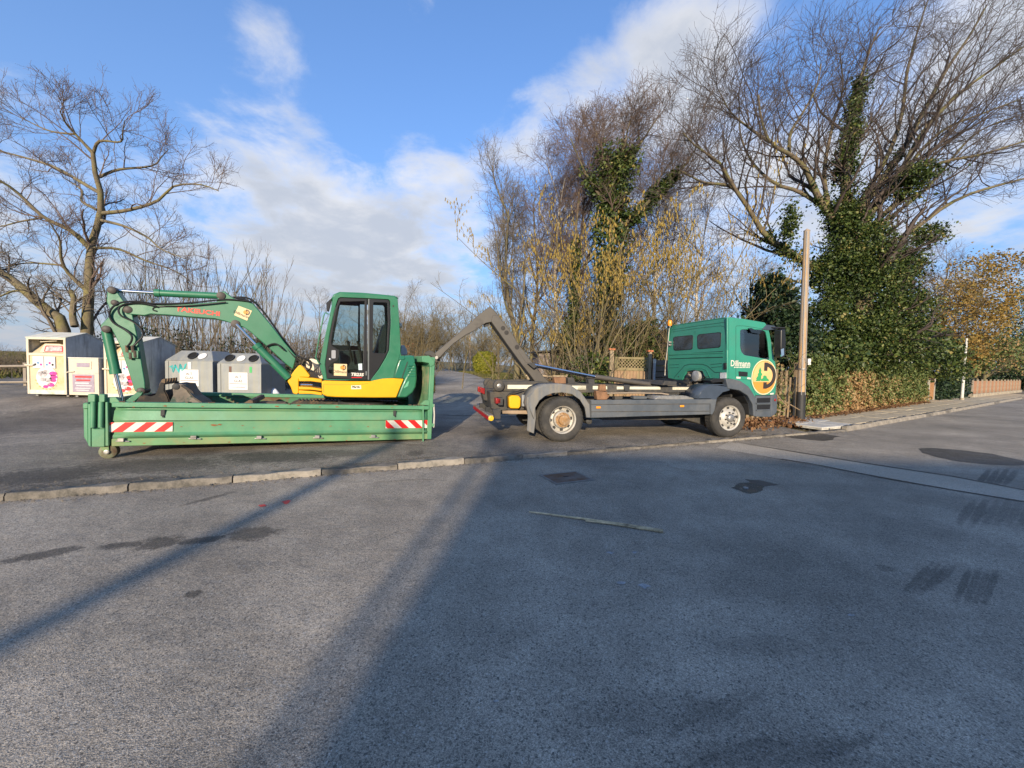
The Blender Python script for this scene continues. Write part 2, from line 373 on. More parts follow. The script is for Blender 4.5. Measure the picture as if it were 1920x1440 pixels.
tyre_prints(1130, 1400, 1330, 1290, 40, 40, 4, .035, .5); tyre_prints(1260, 1450, 1480, 1375, 46, 46, 5, .035, .6)
LOT_STAINS = [stain_line(-60, 922, 420, 893, .34, .75, 0), stain_line(400, 892, 900, 862, .26, .6, 0), stain_px(80, 893, 130, 16, .85, 0), stain_px(280, 872, 170, 14, .75, 0), stain_px(520, 856, 140, 12, .75, 0), stain_px(640, 850, 60, 8, .5, 0), stain_px(778, 850, 20, 6, .6, 0), stain_line(960, 857, 1240, 838, .13, .8, 0), stain_line(1150, 842, 1380, 825, .12, .8, 0), stain_px(60, 790, 200, 18, .5, .05), stain_px(330, 850, 100, 10, .4, 0)]
A_ROAD = asphalt('road_asphalt', .275, .345, .5, .26, stains=ROAD_STAINS)
A_LOT = asphalt('lot_asphalt', .18, .285, .65, .34, stains=LOT_STAINS)
A_STRIP = asphalt('strip_asphalt', .41, .46, .35, .12)
A_DAMP = asphalt('damp_asphalt', .055, .075, .5, .25, .55)
A_TAR = asphalt('tar_patch', .065, .085, .35, .15, .6)

def soil_material():
    m = bpy.data.materials.new('meadow_soil'); m.use_nodes = True; nt = m.node_tree; b = nt.nodes['Principled BSDF']; N = nt.nodes.new; L = nt.links.new
    tc = N('ShaderNodeTexCoord'); co = tc.outputs['Object']
    n = N('ShaderNodeTexNoise'); n.inputs['Scale'].default_value = .25; n.inputs['Detail'].default_value = 10; n.inputs['Roughness'].default_value = .75; L(co, n.inputs['Vector'])
    r = N('ShaderNodeValToRGB'); e = r.color_ramp.elements
    e[0].position = .36; e[0].color = (.055, .075, .025, 1); e[1].position = .62; e[1].color = (.20, .145, .075, 1); k = e.new(.5); k.color = (.14, .115, .05, 1)
    L(n.outputs['Fac'], r.inputs[0]); L(r.outputs[0], b.inputs['Base Color']); b.inputs['Roughness'].default_value = .95
    n2 = N('ShaderNodeTexNoise'); n2.inputs['Scale'].default_value = 14; n2.inputs['Detail'].default_value = 8; L(co, n2.inputs['Vector'])
    bp = N('ShaderNodeBump'); bp.inputs['Strength'].default_value = .8; bp.inputs['Distance'].default_value = .08; L(n2.outputs['Fac'], bp.inputs['Height']); L(bp.outputs[0], b.inputs['Normal'])
    return m
M_SOIL = soil_material()

def sheet(name, xs, ys, m, dz, kind='structure'):
    X, Y = np.meshgrid(xs, ys); Z = g(X, Y) + dz
    V = np.stack([X, Y, Z], -1).reshape(-1, 3); nx, ny = len(xs), len(ys)
    i = np.arange((ny - 1) * nx).reshape(ny - 1, nx)[:, :-1].ravel()
    o = npmesh(name, V, np.stack([i, i + 1, i + nx + 1, i + nx], -1), m, smooth=True); o['kind'] = kind; return o
far = [60, 80, 110, 150, 220, 320, 480, 700, 1100, 1800]
xs = np.concatenate([-np.array(far[::-1]), np.arange(-50, 51, 1.5), far]); ys = np.concatenate([[-400, -200, -120, -80, -60], np.arange(-45, 80, 1.5), [90, 110, 140, 180, 240, 340, 500, 800, 1300, 2000]])
sheet('ground', xs, ys, M_SOIL, -0.10)

# kerb line in plan (road side), left to right
KERB = [(-60, -19.4), (-20, -1.85), (-5.69, 4.44), (.23, 7.04), (7.07, 10.2), (9.6, 11.35), (18.05, 16.8), (40.4, 31.4), (110, 77)]
def resample(poly, step):
    P = [Vector(p) for p in poly]; out = [P[0]]
    for a, b in zip(P, P[1:]):
        n = max(1, int(round((b - a).length / step)))
        out += [a.lerp(b, (i + 1) / n) for i in range(n)]
    return out
def offset(poly, d):                       # d > 0: to the left of the walking direction (away from the road)
    out = []
    for i, p in enumerate(poly):
        t = (poly[min(i + 1, len(poly) - 1)] - poly[max(i - 1, 0)]).normalized(); out.append(p + Vector((-t.y, t.x)) * d)
    return out
def ribbon(name, A, B, nt_, m, dz, ground=True, parent=None, kind=None):
    V = []; n = len(A)
    for j in range(nt_ + 1):
        for a, b in zip(A, B):
            p = a.lerp(b, j / nt_); V.append((p.x, p.y, (gz(p.x, p.y) if ground else 0) + dz))
    Q = [(j * n + i, j * n + i + 1, (j + 1) * n + i + 1, (j + 1) * n + i) for j in range(nt_) for i in range(n - 1)]
    o = npmesh(name, np.array(V), np.array(Q), m, parent)
    if kind: o['kind'] = kind
    return o
K = resample(KERB, 1.0)
road = ribbon('road', offset(K, -15), offset(K, 0.02), 6, A_ROAD, ROAD_Z, ground=False, kind='structure')
# yard beyond the kerb, where the vehicles and the bins stand
KL = [p for p in K if -32 < p.x < 8.2]
def back(p):
    y = 19.5 if p.x < -7.5 else 13.2
    y = 13.2 + (19.5 - 13.2) * float(smoothstep((-p.x - 6.5) / 1.5)) if p.x > -9 else 19.5
    y = min(y, 12.4 + max(0, (2.2 - p.x)) * .6) if p.x > -6 else y
    return Vector((p.x - (0 if p.x < 3 else 0.0), max(y, p.y + .3)))
lot = ribbon('yard', KL, [back(p) for p in KL], 16, A_LOT, 0.0, kind='structure')
lane_l = [(-3.3, 12.5), (-3.45, 16), (-3.75, 19.5), (-4.6, 24), (-5.6, 29), (-7.2, 36), (-10.0, 47), (-15, 62), (-22, 80)]
lane_r = [(2.2, 12.5), (1.3, 14.5), (.3, 18), (-.9, 23), (-2.1, 29), (-3.8, 36), (-6.6, 47), (-11.4, 62), (-18.4, 80)]
A_LANE = asphalt('lane_asphalt', .25, .33, .4, .35)
ribbon('lane', [Vector(p) for p in lane_l], [Vector(p) for p in lane_r], 4, A_LANE, 0.012, kind='structure')

# kerbstones
M_KERB = mat('kerb_stone', (.25, .22, .18), .85, var=.22, scale=7, bump=.5, bscale=45, stain=(.10, .095, .08), stain_amt=.35, stain_scale=3)
M_KERB_DARK = mat('kerb_stone_dirty_shaded', (.17, .15, .125), .9, var=.25, scale=7, bump=.5, bscale=45, stain=(.07, .065, .055), stain_amt=.5, stain_scale=3)  # grime, plus the shade of unlit stretches put into the colour
kerb = thing('kerb', None, None); tag(kerb, kind='structure')
def kerb_mesh(L, w, h):
    b = MB(); prof = [(0, -h), (0, -.03), (.02, 0), (w - .02, .004), (w, -.02), (w, -h)]
    n = 6; V = []; 
    for i in range(n + 1):
        for (y, z) in prof:
            wob = 0.008 * math.sin(i * 2.1 + y * 30) 
            V.append((i / n * L, y + wob * .7, z + (wob if z > -.04 else 0)))
    k = len(prof)
    fs = [(i * k + j, i * k + (j + 1) % k, (i + 1) * k + (j + 1) % k, (i + 1) * k + j) for i in range(n) for j in range(k)]
    fs += [tuple(range(k)), tuple(range((n + 1) * k - 1, n * k - 1, -1))]
    b.add(V, fs); return b
protos = {}
s = 0.0; walked = []
for a, b in zip(K, K[1:]):
    if -14 < a.x < 62: walked.append((a, b))
i = 0
for a, b in walked:
    t = (b - a); ang = math.atan2(t.y, t.x); nrm = Vector((-t.y, t.x)).normalized()
    flush = 0.25 < a.x < 8.8
    hgt = .028 if not flush else -.006
    if a.x >= 8.8: hgt = .075
    dark = (flush and random.random() < .7) or (-1.2 < a.x < -.2) or a.x < -4.2 or random.random() < .15  # darker stones paint the unlit stretches of kerb, a few fall at random
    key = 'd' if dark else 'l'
    if key not in protos:
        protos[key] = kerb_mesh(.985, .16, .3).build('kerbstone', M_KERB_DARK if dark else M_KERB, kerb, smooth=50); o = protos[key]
    else:
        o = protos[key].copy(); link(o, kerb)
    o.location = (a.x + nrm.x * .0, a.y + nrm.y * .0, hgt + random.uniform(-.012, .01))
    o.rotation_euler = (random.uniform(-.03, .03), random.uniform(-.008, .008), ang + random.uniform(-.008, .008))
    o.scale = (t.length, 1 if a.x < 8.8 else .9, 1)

# pavement on the right, paved with slabs
M_SLAB = mat('paving_slab', (.46, .385, .27), .9, var=.2, scale=3, bump=.3, bscale=50, stain=(.26, .22, .16), stain_amt=.35, stain_scale=1.5)
M_SLAB_PALE = mat('paving_slab_pale', (.52, .50, .45), .9, var=.25, scale=5, bump=.3, bscale=50, stain=(.3, .27, .22), stain_amt=.3, stain_scale=4)
M_JOINT = mat('pavement_bed', (.13, .11, .085), .95, var=.3, bump=.4)
KR = [p for p in K if p.x > 8.6 and p.x < 75]
pav = ribbon('pavement', offset(KR, .15), offset(KR, 2.35), 2, M_JOINT, 0.035, ground=False, kind='structure')
slab_protos = {}
for a, b in zip(KR, KR[1:]):
    if a.x > 46: break
    t = (b - a); ang = math.atan2(t.y, t.x); nrm = Vector((-t.y, t.x)).normalized()
    for r_ in range(3):
        pale = a.x < 10.4
        key = 'p' if pale else 'n'
        if key not in slab_protos:
            o = MB().box((.5, .35, -.03), (.98, .69, .08)).build('slab', M_SLAB_PALE if pale else M_SLAB, pav, bevel=.008); slab_protos[key] = o
        else:
            o = slab_protos[key].copy(); link(o, pav)
        q = a + nrm * (.165 + r_ * .705) + t * (.33 * (r_ % 2))
        o.location = (q.x, q.y, .062 + random.uniform(-.006, .006)); o.rotation_euler = (random.uniform(-.006, .006), random.uniform(-.006, .006), ang); o.scale = (t.length, 1, 1)

# marks, patches and covers in the road surface (outlines from the photograph, laid on the road)
def ground_patch(name, pts, m, z=ROAD_Z, dz=.004, parent=None, wob=.03, n_sub=3):
    P = [hit(x, y, z) for x, y in pts]; Q = []
    for a, b in zip(P, P[1:] + P[:1]):
        for i in range(n_sub):
            p = a.lerp(b, i / n_sub); d = (b - a).length * wob
            Q.append((p.x + random.uniform(-d, d), p.y + random.uniform(-d, d), z + dz))
    b = MB(); b.add(Q, [tuple(range(len(Q)))])
    return b.build(name, m, parent)
cr = crop(1300, 780, 3.097)
ground_patch('repair_strip', [(1368, 828), (1494, 848), (1623, 869), (1784, 893), (1920, 919), (2100, 952), (2100, 976), (1920, 941), (1784, 919), (1623, 890), (1465, 861), (1342, 840)], A_STRIP, parent=road, wob=.004)
for nm, pts in (('crack', [(1368, 828), (1494, 847.6), (1623, 868.5), (1784, 892.5), (1920, 918.5), (1920, 920), (1784, 894), (1623, 870), (1494, 849)]),
                ('crack', [(1465, 860.7), (1520, 869.3), (1623, 889.3), (1700, 903.3), (1784, 918.3), (1920, 940.3), (1920, 941.5), (1784, 919.6), (1700, 904.8), (1650, 896.2), (1623, 890.5), (1520, 870.4), (1465, 861.7)])):
    ground_patch(nm, pts, A_TAR, parent=road, dz=.008, wob=.01)
ground_patch('round_patch', [(1723, 841), (1745, 840), (1800, 844), (1860, 851), (1920, 865), (1935, 872), (1900, 873), (1860, 872), (1800, 866), (1755, 857), (1730, 849)], A_TAR, parent=road, wob=.02)
ground_patch('tar_patch', cr((230, 420), (270, 390), (330, 385), (420, 410), (380, 440), (330, 455)), A_TAR, parent=road, wob=.06)
M_LEAFSTAIN = mat('brown_stain', (.11, .085, .065), .85, var=.3, bump=.3)
ground_patch('brown_stain', cr((300, 368), (400, 375), (490, 400), (420, 412), (340, 388)), M_LEAFSTAIN, parent=road, wob=.08, dz=.003)
ground_patch('tar_patch', cr((520, 120), (640, 108), (730, 100), (840, 118), (760, 146), (680, 140)), A_TAR, parent=road, wob=.05)
def crack_line(pts, w, z, parent):
    P = [hit(x, y, z) for x, y in pts]; Q = []
    for a_, c_ in zip(P, P[1:]):
        for i in range(6): q = a_.lerp(c_, i / 6); d = (c_ - a_).length * .035; Q.append(q + Vector((random.uniform(-d, d), random.uniform(-d, d), 0)))
    Q.append(P[-1]); V = []
    for i, q in enumerate(Q):
        t = (Q[min(i + 1, len(Q) - 1)] - Q[max(i - 1, 0)]).normalized(); n_ = Vector((-t.y, t.x, 0)) * w * random.uniform(.3, 1.2) * (1 - abs(2 * i / (len(Q) - 1) - 1) ** 3 * .8); V += [(q.x + n_.x, q.y + n_.y, z + .005), (q.x - n_.x, q.y - n_.y, z + .005)]
    MB().add(V, [(2 * i, 2 * i + 1, 2 * i + 3, 2 * i + 2) for i in range(len(Q) - 1)]).build('crack', A_TAR, parent)
for pts, w in (([(1040, 868), (1090, 872), (1160, 880), (1190, 878)], .006), ([(1240, 872), (1300, 884), (1330, 884)], .006), ([(700, 905), (790, 898), (860, 905)], .005)):
    crack_line(pts, w, ROAD_Z, road)
for pts, w in (([(0, 842), (120, 832), (230, 828)], .012), ([(600, 838), (720, 830), (800, 836), (880, 842)], .012), ([(890, 812), (960, 806), (1000, 812)], .01), ([(640, 872), (760, 862), (850, 852)], .012)):
    crack_line(pts, w, 0.0, lot)
M_RED = mat('red_paint', (.6, .06, .05), .7, var=.3)
ground_patch('paint_mark', [(484, 948), (497, 946), (500, 949), (488, 951)], M_RED, parent=road, wob=.1, dz=.005)
ground_patch('paint_mark', [(527, 942), (540, 938), (546, 940), (536, 946)], M_RED, parent=road, wob=.1, dz=.005)
M_CHALK = mat('pale_scuff', (.33, .33, .33), .9, var=.4, scale=30)
for x, y, w in ((1165, 1094, 10), (1207, 1100, 12), (1595, 1154, 7), (1848, 1389, 6), (1142, 1037, 8), (1392, 1210, 2), (468, 1296, 5), (930, 1315, 6), (1190, 1036, 7)):
    ground_patch('pale_scuff', [(x - w, y), (x - w * .3, y - w * .35), (x + w, y - w * .1), (x + w * .4, y + w * .35)], M_CHALK, parent=road, wob=.25, n_sub=3)
# small steel cover set in the road
mc = hit(1062, 896, ROAD_Z); cyaw = rad(24)
cover = thing('manhole_cover', 'rusty square steel cover set in the road surface', 'manhole cover', (mc.x, mc.y, ROAD_Z), cyaw)
M_STEELRUST = mat('rusty_cover_steel', (.16, .13, .11), .75, metal=.3, var=.3, bump=.3, stain=(.17, .09, .05), stain_amt=.5)
MB().box((0, 0, .004), (.58, .42, .02)).build('plate', M_STEELRUST, cover, bevel=.004)
fr = MB()
for c_, s_ in (((0, .235, .004), (.66, .04, .018)), ((0, -.235, .004), (.66, .04, .018)), ((.31, 0, .004), (.035, .43, .018)), ((-.31, 0, .004), (.035, .43, .018))): fr.box(c_, s_)
fr.build('frame', mat('cover_frame', (.2, .18, .16), .85, var=.3, bump=.4), cover)
MB().box((0, .02, .015), (.09, .02, .006)).build('key_slot', mat('dark_slot', (.02, .02, .02), .9), cover)
vc = hit(1398, 916, ROAD_Z)
vcap = MB().lathe([(.035, 0), (.035, .012), (.03, .016)], (0, 0, 0), 'W', 16).build('valve_cap', mat('cap_steel', (.3, .3, .3), .5, metal=.5)); vcap.location = (vc.x, vc.y, ROAD_Z + .005)
tag(vcap, 'small round metal valve cap in the black road patch', 'valve cap')
# the split stick lying across the road
pa, pb = hit(992, 962, ROAD_Z), hit(1243, 998, ROAD_Z)
st = MB(); d = pb - pa; nrm = Vector((-d.y, d.x, 0)).normalized()
def stick_path(off, a, b, sag): return [pa.lerp(pb, a + (b - a) * i / 7) + nrm * (off + sag * math.sin(math.pi * i / 7) + random.uniform(-.006, .006)) + Vector((0, 0, .016)) for i in range(8)]
sticko = thing('fallen_branch', 'long thin split branch lying across the road', 'branch', pa)
for off, a, b, r0, r1 in ((0, 0, 1, .007, .016), (-.03, .45, 1, .008, .013), (.02, .25, .8, .006, .008)):
    mb = MB(); mb.tube([p - pa for p in stick_path(off, a, b, .02)], [r0 + (r1 - r0) * i / 7 for i in range(8)], 6); mb.build('splinter', mat('dead_wood', (.60, .46, .28), .85, var=.35, scale=15, stain=(.12, .09, .06), stain_amt=.4), sticko, smooth=60)

# grit and leaf crumbs gathered along the kerb
n = 2600; tt = rng.random(n); i_ = (tt * (len(K) - 1)).astype(int); A_ = np.array([(p.x, p.y) for p in K]); keep_ = (A_[i_, 0] > -9) & (A_[i_, 0] < 9)
i_ = rng.choice(np.where((A_[:-1, 0] > -9) & (A_[:-1, 0] < 9))[0], n); f_ = rng.random(n)[:, None]; C_ = A_[i_] * (1 - f_) + A_[i_ + 1] * f_; side = rng.random(n) < .5
off_ = np.where(side, -np.abs(rng.normal(0, .10, n)) - .01, .18 + np.abs(rng.normal(0, .22, n))); C_ = C_ + np.stack([-np.sin(rad(24)) * off_, np.cos(rad(24)) * off_], -1)
Z_ = np.where(side, ROAD_Z, 0.0) + .008; s_ = .006 + .014 * rng.random(n) ** 2; ang_ = rng.random(n) * 6.28
V_ = np.stack([np.stack([C_[:, 0] + s_ * np.cos(ang_ + q), C_[:, 1] + s_ * np.sin(ang_ + q), Z_ + (.35 * s_ if q != 2.1 else 0)], -1) for q in (0, 2.1, 4.2)] + [np.stack([C_[:, 0], C_[:, 1], Z_ + s_ * .9], -1)], 1)
F_ = (np.arange(n)[:, None, None] * 4 + np.array([[0, 1, 3], [1, 2, 3], [2, 0, 3]])[None]).reshape(-1, 3)
tag(npmesh('road_grit', V_.reshape(-1, 3), F_, mat('grit', (.17, .14, .10), .95, var=.5, scale=9)), 'grit and crumbs of stone gathered along the kerb', 'grit', kind='stuff')
# ------------------------------------------------------------------ the green roll-off container
M_GREEN = mat('container_green', (.070, .222, .118), .5, var=.16, scale=3, bump=.06, bscale=30, stain=(.15, .25, .125), stain_amt=.30, stain_scale=1.6, stain_soft=.2)
M_GREEN_CHIP = mat('container_green_chipped', (.070, .222, .118), .5, var=.18, scale=3, bump=.08, bscale=30, stain=(.12, .055, .025), stain_amt=.12, stain_scale=5, stain_soft=.03)
M_GREEN_MOSS = mat('container_green_weathered', (.10, .235, .10), .6, var=.2, scale=2.5, bump=.1, bscale=25, stain=(.24, .23, .105), stain_amt=.40, stain_scale=1.8, stain_soft=.18)
M_RUSTY = mat('container_inside_rust', (.16, .085, .045), .85, var=.35, scale=5, bump=.25, bscale=25, stain=(.08, .2, .11), stain_amt=.45, stain_scale=2.2, stain_soft=.05)
M_STEEL = mat('bare_steel', (.35, .34, .32), .45, metal=.7, var=.25, scale=8, stain=(.2, .11, .06), stain_amt=.25)
M_CHROME = mat('chrome_rod', (.75, .75, .76), .16, metal=1.0, var=.05)
M_RED = mat('reflective_red', (.60, .012, .012), .4, var=.06)
M_WHITE = mat('reflective_white', (.62, .58, .50), .45, var=.08, stain=(.5, .45, .36), stain_amt=.15)
M_BLACK = mat('black_rubber', (.018, .018, .019), .6, var=.25, bump=.1)
M_DARK = mat('dark_metal', (.03, .03, .03), .7, var=.3)  # near-black metal, tone uneven at random

OR = hit(809, 823.4, .03)
YAW_C = rad(24.6)
fc = Frame(OR, YAW_C, 0)
# tilt the frame so that the rear bottom corner stands where the photo has it (rear end rides on its rollers)
ul, wl = fc.tr((168, 838), 0)
fc = Frame(OR, YAW_C, math.atan2(wl, ul) if ul > 0 else -math.atan2(wl, -ul))
ul, wl = fc.tr((168, 838), 0); LC = -ul; WC = 2.5
cont = thing('skip_container', 'long low green roll-off container with red and white striped panels, carrying the excavator', 'container', matrix=fc.matrix)
T = lambda pts, v=0: fc.trs(pts, v)
wt = fc.tr((640, 759), 0)[1]                       # rim height
w_rows = [fc.tr((500, y), 0)[1] for y in (759, 767, 773, 789.5, 811, 821, 832)]
H = wt; u0 = -LC + .16
print('CONTAINER L', LC, 'H', H, 'rows', w_rows)
w1, w2, w3, w4, w5, w6 = (H * k for k in (.885, .80, .575, .27, .155, 0))
ua = -LC + .27; ub = -.10
# near side: rim tube, recess, slanted upper sheet, flat middle sheet, ledge, base beam
MB().bb((ua - .02, -.02, w1), (ub + .02, .10, H)).build('rim', M_GREEN_CHIP, cont, bevel=.012)
sw = MB(); prof = [(.075, w1), (.075, w2 + .02), (.035, w2), (-.005, w3 + .01), (.035, w3 - .012), (.035, w4 + .02), (.02, w4), (-.012, w4 - .02), (.02, w5)]
V = []; nU = 24
for i in range(nU + 1):
    u = ua + (ub - ua) * i / nU
    for (v, w) in prof: V.append((u, v + .004 * math.sin(i * 1.7 + w * 9), w))
k = len(prof); sw.add(V, [(i * k + j, (i + 1) * k + j, (i + 1) * k + j + 1, i * k + j + 1) for i in range(nU) for j in range(k - 1)])
sw.build('side_sheet', M_GREEN, cont, smooth=25, solid=.006)
MB().bb((ua - .02, .0, 0.0), (ub + .02, .12, w5 + .012)).build('base_beam', M_GREEN_MOSS, cont, bevel=.012)
MB().bb((ua, .10, .02), (ub, .135, w1 + .02)).build('inner_sheet', M_RUSTY, cont)
# far side, floor, headboard, tailgate
MB().bb((ua, WC - .12, 0), (ub, WC, w1)).build('side_sheet', mat('far_wall_rust', (.13, .075, .04), .85, var=.35, scale=5, bump=.2, stain=(.06, .17, .09), stain_amt=.5, stain_scale=2.2, stain_soft=.05), cont); MB().bb((ua, WC - .14, w1 + .003), (ub, WC + .02, H)).build('rim', M_GREEN_CHIP, cont, bevel=.012)
MB().bb((ua, .136, .06), (ub, WC - .122, .13)).build('floor', M_RUSTY, cont)
sk = MB(); sk.bb((-LC + .3, .62, -.0), (-.02, .70, .06)); sk.bb((-LC + .3, WC - .70, 0), (-.02, WC - .62, .06)); sk.build('skid', M_DARK, cont)
hb = fc.tr((812, 667), 0)[1]
M_HB = mat('headboard_weathered', (.10, .21, .10), .7, var=.25, scale=4, stain=(.33, .29, .17), stain_amt=.45, stain_scale=2)
MB().bb((-.095, .08, .14), (-.03, WC - .08, hb - .10)).build('headboard', M_HB, cont)
for v in (0.0, WC - .09):
    MB().bb((-.10, v, .0), (-.0, v + .09, hb - .03)).build('corner_post', M_GREEN, cont, bevel=.012)
MB().prism(fc.trs(c3((1575, 800), (1575, 745), (1640, 742), (1690, 790), (1690, 830), (1650, 850), (1640, 812)), -.015), -.015, WC).build('top_beam', M_GREEN, cont, bevel=.01)
# gusset where the wall meets the post and the side bracket with chains
MB().prism(T(c3((1560, 1205), (1600, 1165), (1640, 1162), (1645, 1215))), -.012, .09).build('gusset', M_GREEN, cont, bevel=.005)
MB().prism(T(c3((1578, 1215), (1590, 1215), (1590, 1560), (1578, 1560)), -.03), -.03, .02).build('upright', M_GREEN, cont)
ub_ = MB(); ub_.tube([(u, -.02, w) for u, w in T(c3((1685, 1200), (1690, 1300), (1685, 1420)), -.02)], .022, 8); ub_.build('lashing_tube', M_STEEL, cont, smooth=40)
for (x, y) in ((1680, 1215), (1680, 1400)):
    u, w = T(c3((x, y)), -.03)[0]; MB().box((u, -.01, w), (.05, .06, .07)).build('bracket', M_GREEN, cont, bevel=.006)
# rear end (left): tailgate post, hinge tubes, gate edge
pl = T(c4((132, 520), (160, 520), (162, 945), (155, 950), (132, 930)), -.03); MB().prism(pl, -.03, .16).build('gate_edge', M_GREEN, cont, bevel=.008)
pl = T(c4((165, 950), (165, 760), (200, 770), (300, 768), (300, 950)), -.02); MB().prism(pl, -.02, .14).build('rear_post_foot', M_GREEN, cont, bevel=.01)
pl = T(c4((215, 440), (298, 450), (303, 770), (215, 770)), .02); MB().prism(pl, .02, .12).build('rear_post', M_GREEN, cont, bevel=.01)
pl = T(c4((85, 510), (130, 505), (135, 925), (90, 850)), .05); MB().prism(pl, .05, WC - .05).build('tailgate', M_GREEN, cont, bevel=.01)
pl = T(c4((80, 515), (135, 510), (135, 565), (80, 570)), .03); MB().prism(pl, .03, WC - .03).build('tailgate_rail', M_GREEN, cont, bevel=.01)
for x in (182, 262):
    a, b = T(c4((x, 500), (x, 755)), -.04); MB().tube([(a[0], -.03, a[1]), (a[0], -.03, b[1])], .032, 10).build('hinge_tube', M_GREEN, cont, smooth=40)
for x0, x1 in ((130, 205), (240, 302)):
    pl = T(c4((x0, 420), (x1, 425), (x1, 500), (x0, 505)), -.045); MB().prism(pl, -.045, .06).build('hinge_block', M_GREEN, cont, bevel=.01)
pl = T(c4((305, 455), (410, 452), (470, 515), (305, 515)), .02); MB().prism(pl, .02, .11).build('rim_wedge', M_GREEN, cont, bevel=.008)
MB().prism(T(c4((305, 500), (330, 500), (340, 940), (305, 940)), -.025), -.025, .1).build('wall_end_post', M_GREEN, cont, bevel=.008)
# latches along the bottom ledge and the lashing eyes under the rim
for x, y in c4((465, 878), (1190, 855)) + c2((0, 0))[:0] + [(363, 820), (486, 820), (595, 819), (700, 818)]:
    u, w = fc.tr((x, y), -.03)
    l = MB(); l.box((u, -.03, w), (.075, .05, .055)); l.tube([(u - .07, -.02, w - .02), (u + .1, -.02, w - .03)], .012, 6); l.build('latch', M_STEEL, cont, bevel=.004)
for x, y in c4((880, 610)) + [(740, 775)]:
    u, w = fc.tr((x, y), 0)
    l = MB(); l.box((u, .02, w), (.05, .05, .10)); l.tube([(u, -.01, w - .04), (u + .015, -.012, w - .07)], .013, 6); l.build('lashing_eye', M_DARK, cont)
# striped panels
def stripes(px0, px1, y0, y1, lean, n):
    P0, P1 = fc.tr((px0, (y0 + y1) / 2), .03), fc.tr((px1, (y0 + y1) / 2), .03); wa, wb = fc.tr((px0, y1), .03)[1], fc.tr((px0, y0), .03)[1]
    a, b = P0[0], P1[0]; pan = MB().bb((a, .018, wa), (b, .034, wb)).build('striped_panel', M_WHITE, cont)
    pan['label'] = 'white panel with red slanting stripes'
    pitch = (b - a) / n * .98; h = wb - wa
    from_ = a - h * 1.2
    for i in range(-2, n + 2):
        x = a + pitch * (i + .15); wd = pitch * .5; sh = h * 1.05 * lean
        lo = [(x, wa), (x + wd, wa)]; hi = [(x + wd + sh, wb), (x + sh, wb)]
        poly = lo + hi
        q = [(min(max(u, a), b), w) for u, w in clip_u(poly, a, b)]
        if len(q) >= 3: MB().prism(q, .015, .019).build('stripe', M_RED, pan)
def clip_u(poly, a, b):
    for side, s_ in ((a, 1), (b, -1)):
        out = []
        for (p, q) in zip(poly, poly[1:] + poly[:1]):
            ip, iq = s_ * (p[0] - side) >= 0, s_ * (q[0] - side) >= 0
            if ip: out.append(p)
            if ip != iq:
                t = (side - p[0]) / (q[0] - p[0]); out.append((side, p[1] + t * (q[1] - p[1])))
        poly = out
        if not poly: return []
    return poly
stripes(204, 324, 792, 810, 1, 3)
stripes(723, 803, 787, 803, -1, 3)
# rollers under the rear end
for v in (.05, WC - .22):
    if v < 1: u, w = fc.tr((201, 847), v)
    r_ = MB().lathe([(.03, -.01), (.05, 0), (.095, .005), (.112, .02), (.112, .13), (.095, .15), (.05, .155)], (u, v, w), 'V', 28).build('roller', mat('roller_steel', (.16, .17, .11), .7, metal=.3, var=.3, stain=(.12, .075, .045), stain_amt=.45, stain_scale=5), cont, smooth=40)
    MB().lathe([(.02, -.035), (.035, -.03), (.035, .0)], (u, v, w), 'V', 14).build('roller_hub', M_STEEL, r_)
    MB().prism([(u - .10, .02), (u + .02, .02), (u + .03, w + .02), (u - .02, w - .015)], v - .022, v - .006).build('roller_fork', M_GREEN_MOSS, cont, bevel=.004); MB().prism([(u - .10, .02), (u + .08, .02), (u + .03, w + .02), (u - .02, w - .015)], v + .16, v + .18).build('roller_fork', M_GREEN_MOSS, cont, bevel=.004)

M_RUSTSPOT = mat('rust_spot', (.20, .085, .03), .9, var=.45, scale=25, bump=.3)
def rust_spot(x, y, rpx, v):
    u, w = fc.tr((x, y), v); r0 = rpx * 7.5 / 750; P = [(u + r0 * random.uniform(.5, 1.3) * math.cos(2 * math.pi * i / 11) * 1.5, w + r0 * random.uniform(.4, 1.1) * math.sin(2 * math.pi * i / 11) * .7) for i in range(11)]
    MB().prism(P, v, v + .004).build('rust_spot', M_RUSTSPOT, cont)
for x, y, r_ in ((402, 797, 3.2), (412, 796, 2.6), (340, 800, 1.2), (455, 798, 1.4), (560, 803, 1.2), (620, 799, 1.6), (476, 802, 1.0), (690, 800, 1.3), (655, 806, 1.0)): rust_spot(x, y, r_, .0285)
for x, y, r_ in ((310, 761, 2.0), (380, 762, 1.2), (470, 763, 1.4), (520, 762, 2.2), (600, 763, 1.4), (632, 763, 2.2), (735, 764, 1.2), (250, 763, 1.2), (560, 760.5, 2.4)): rust_spot(x, y, r_, -.0225)
for x, y, r_ in ((270, 831, 1.4), (345, 830, 1.2), (430, 829, 1.6), (540, 828, 1.2), (650, 826, 1.2), (740, 824, 1.5)): rust_spot(x, y, r_, -.0025)
for i in range(26):                                  # gravel and dried mud caught on the rim
    u = ua + (ub - ua) * random.random(); MB().box((u, random.uniform(0, .08), H + .006), (random.uniform(.02, .09), random.uniform(.02, .05), .016), Matrix.Rotation(random.uniform(0, 3), 3, 'Z')).build('dirt_crumb', mat('dirt_crumb', (.12, .085, .055), .95, var=.4), cont)
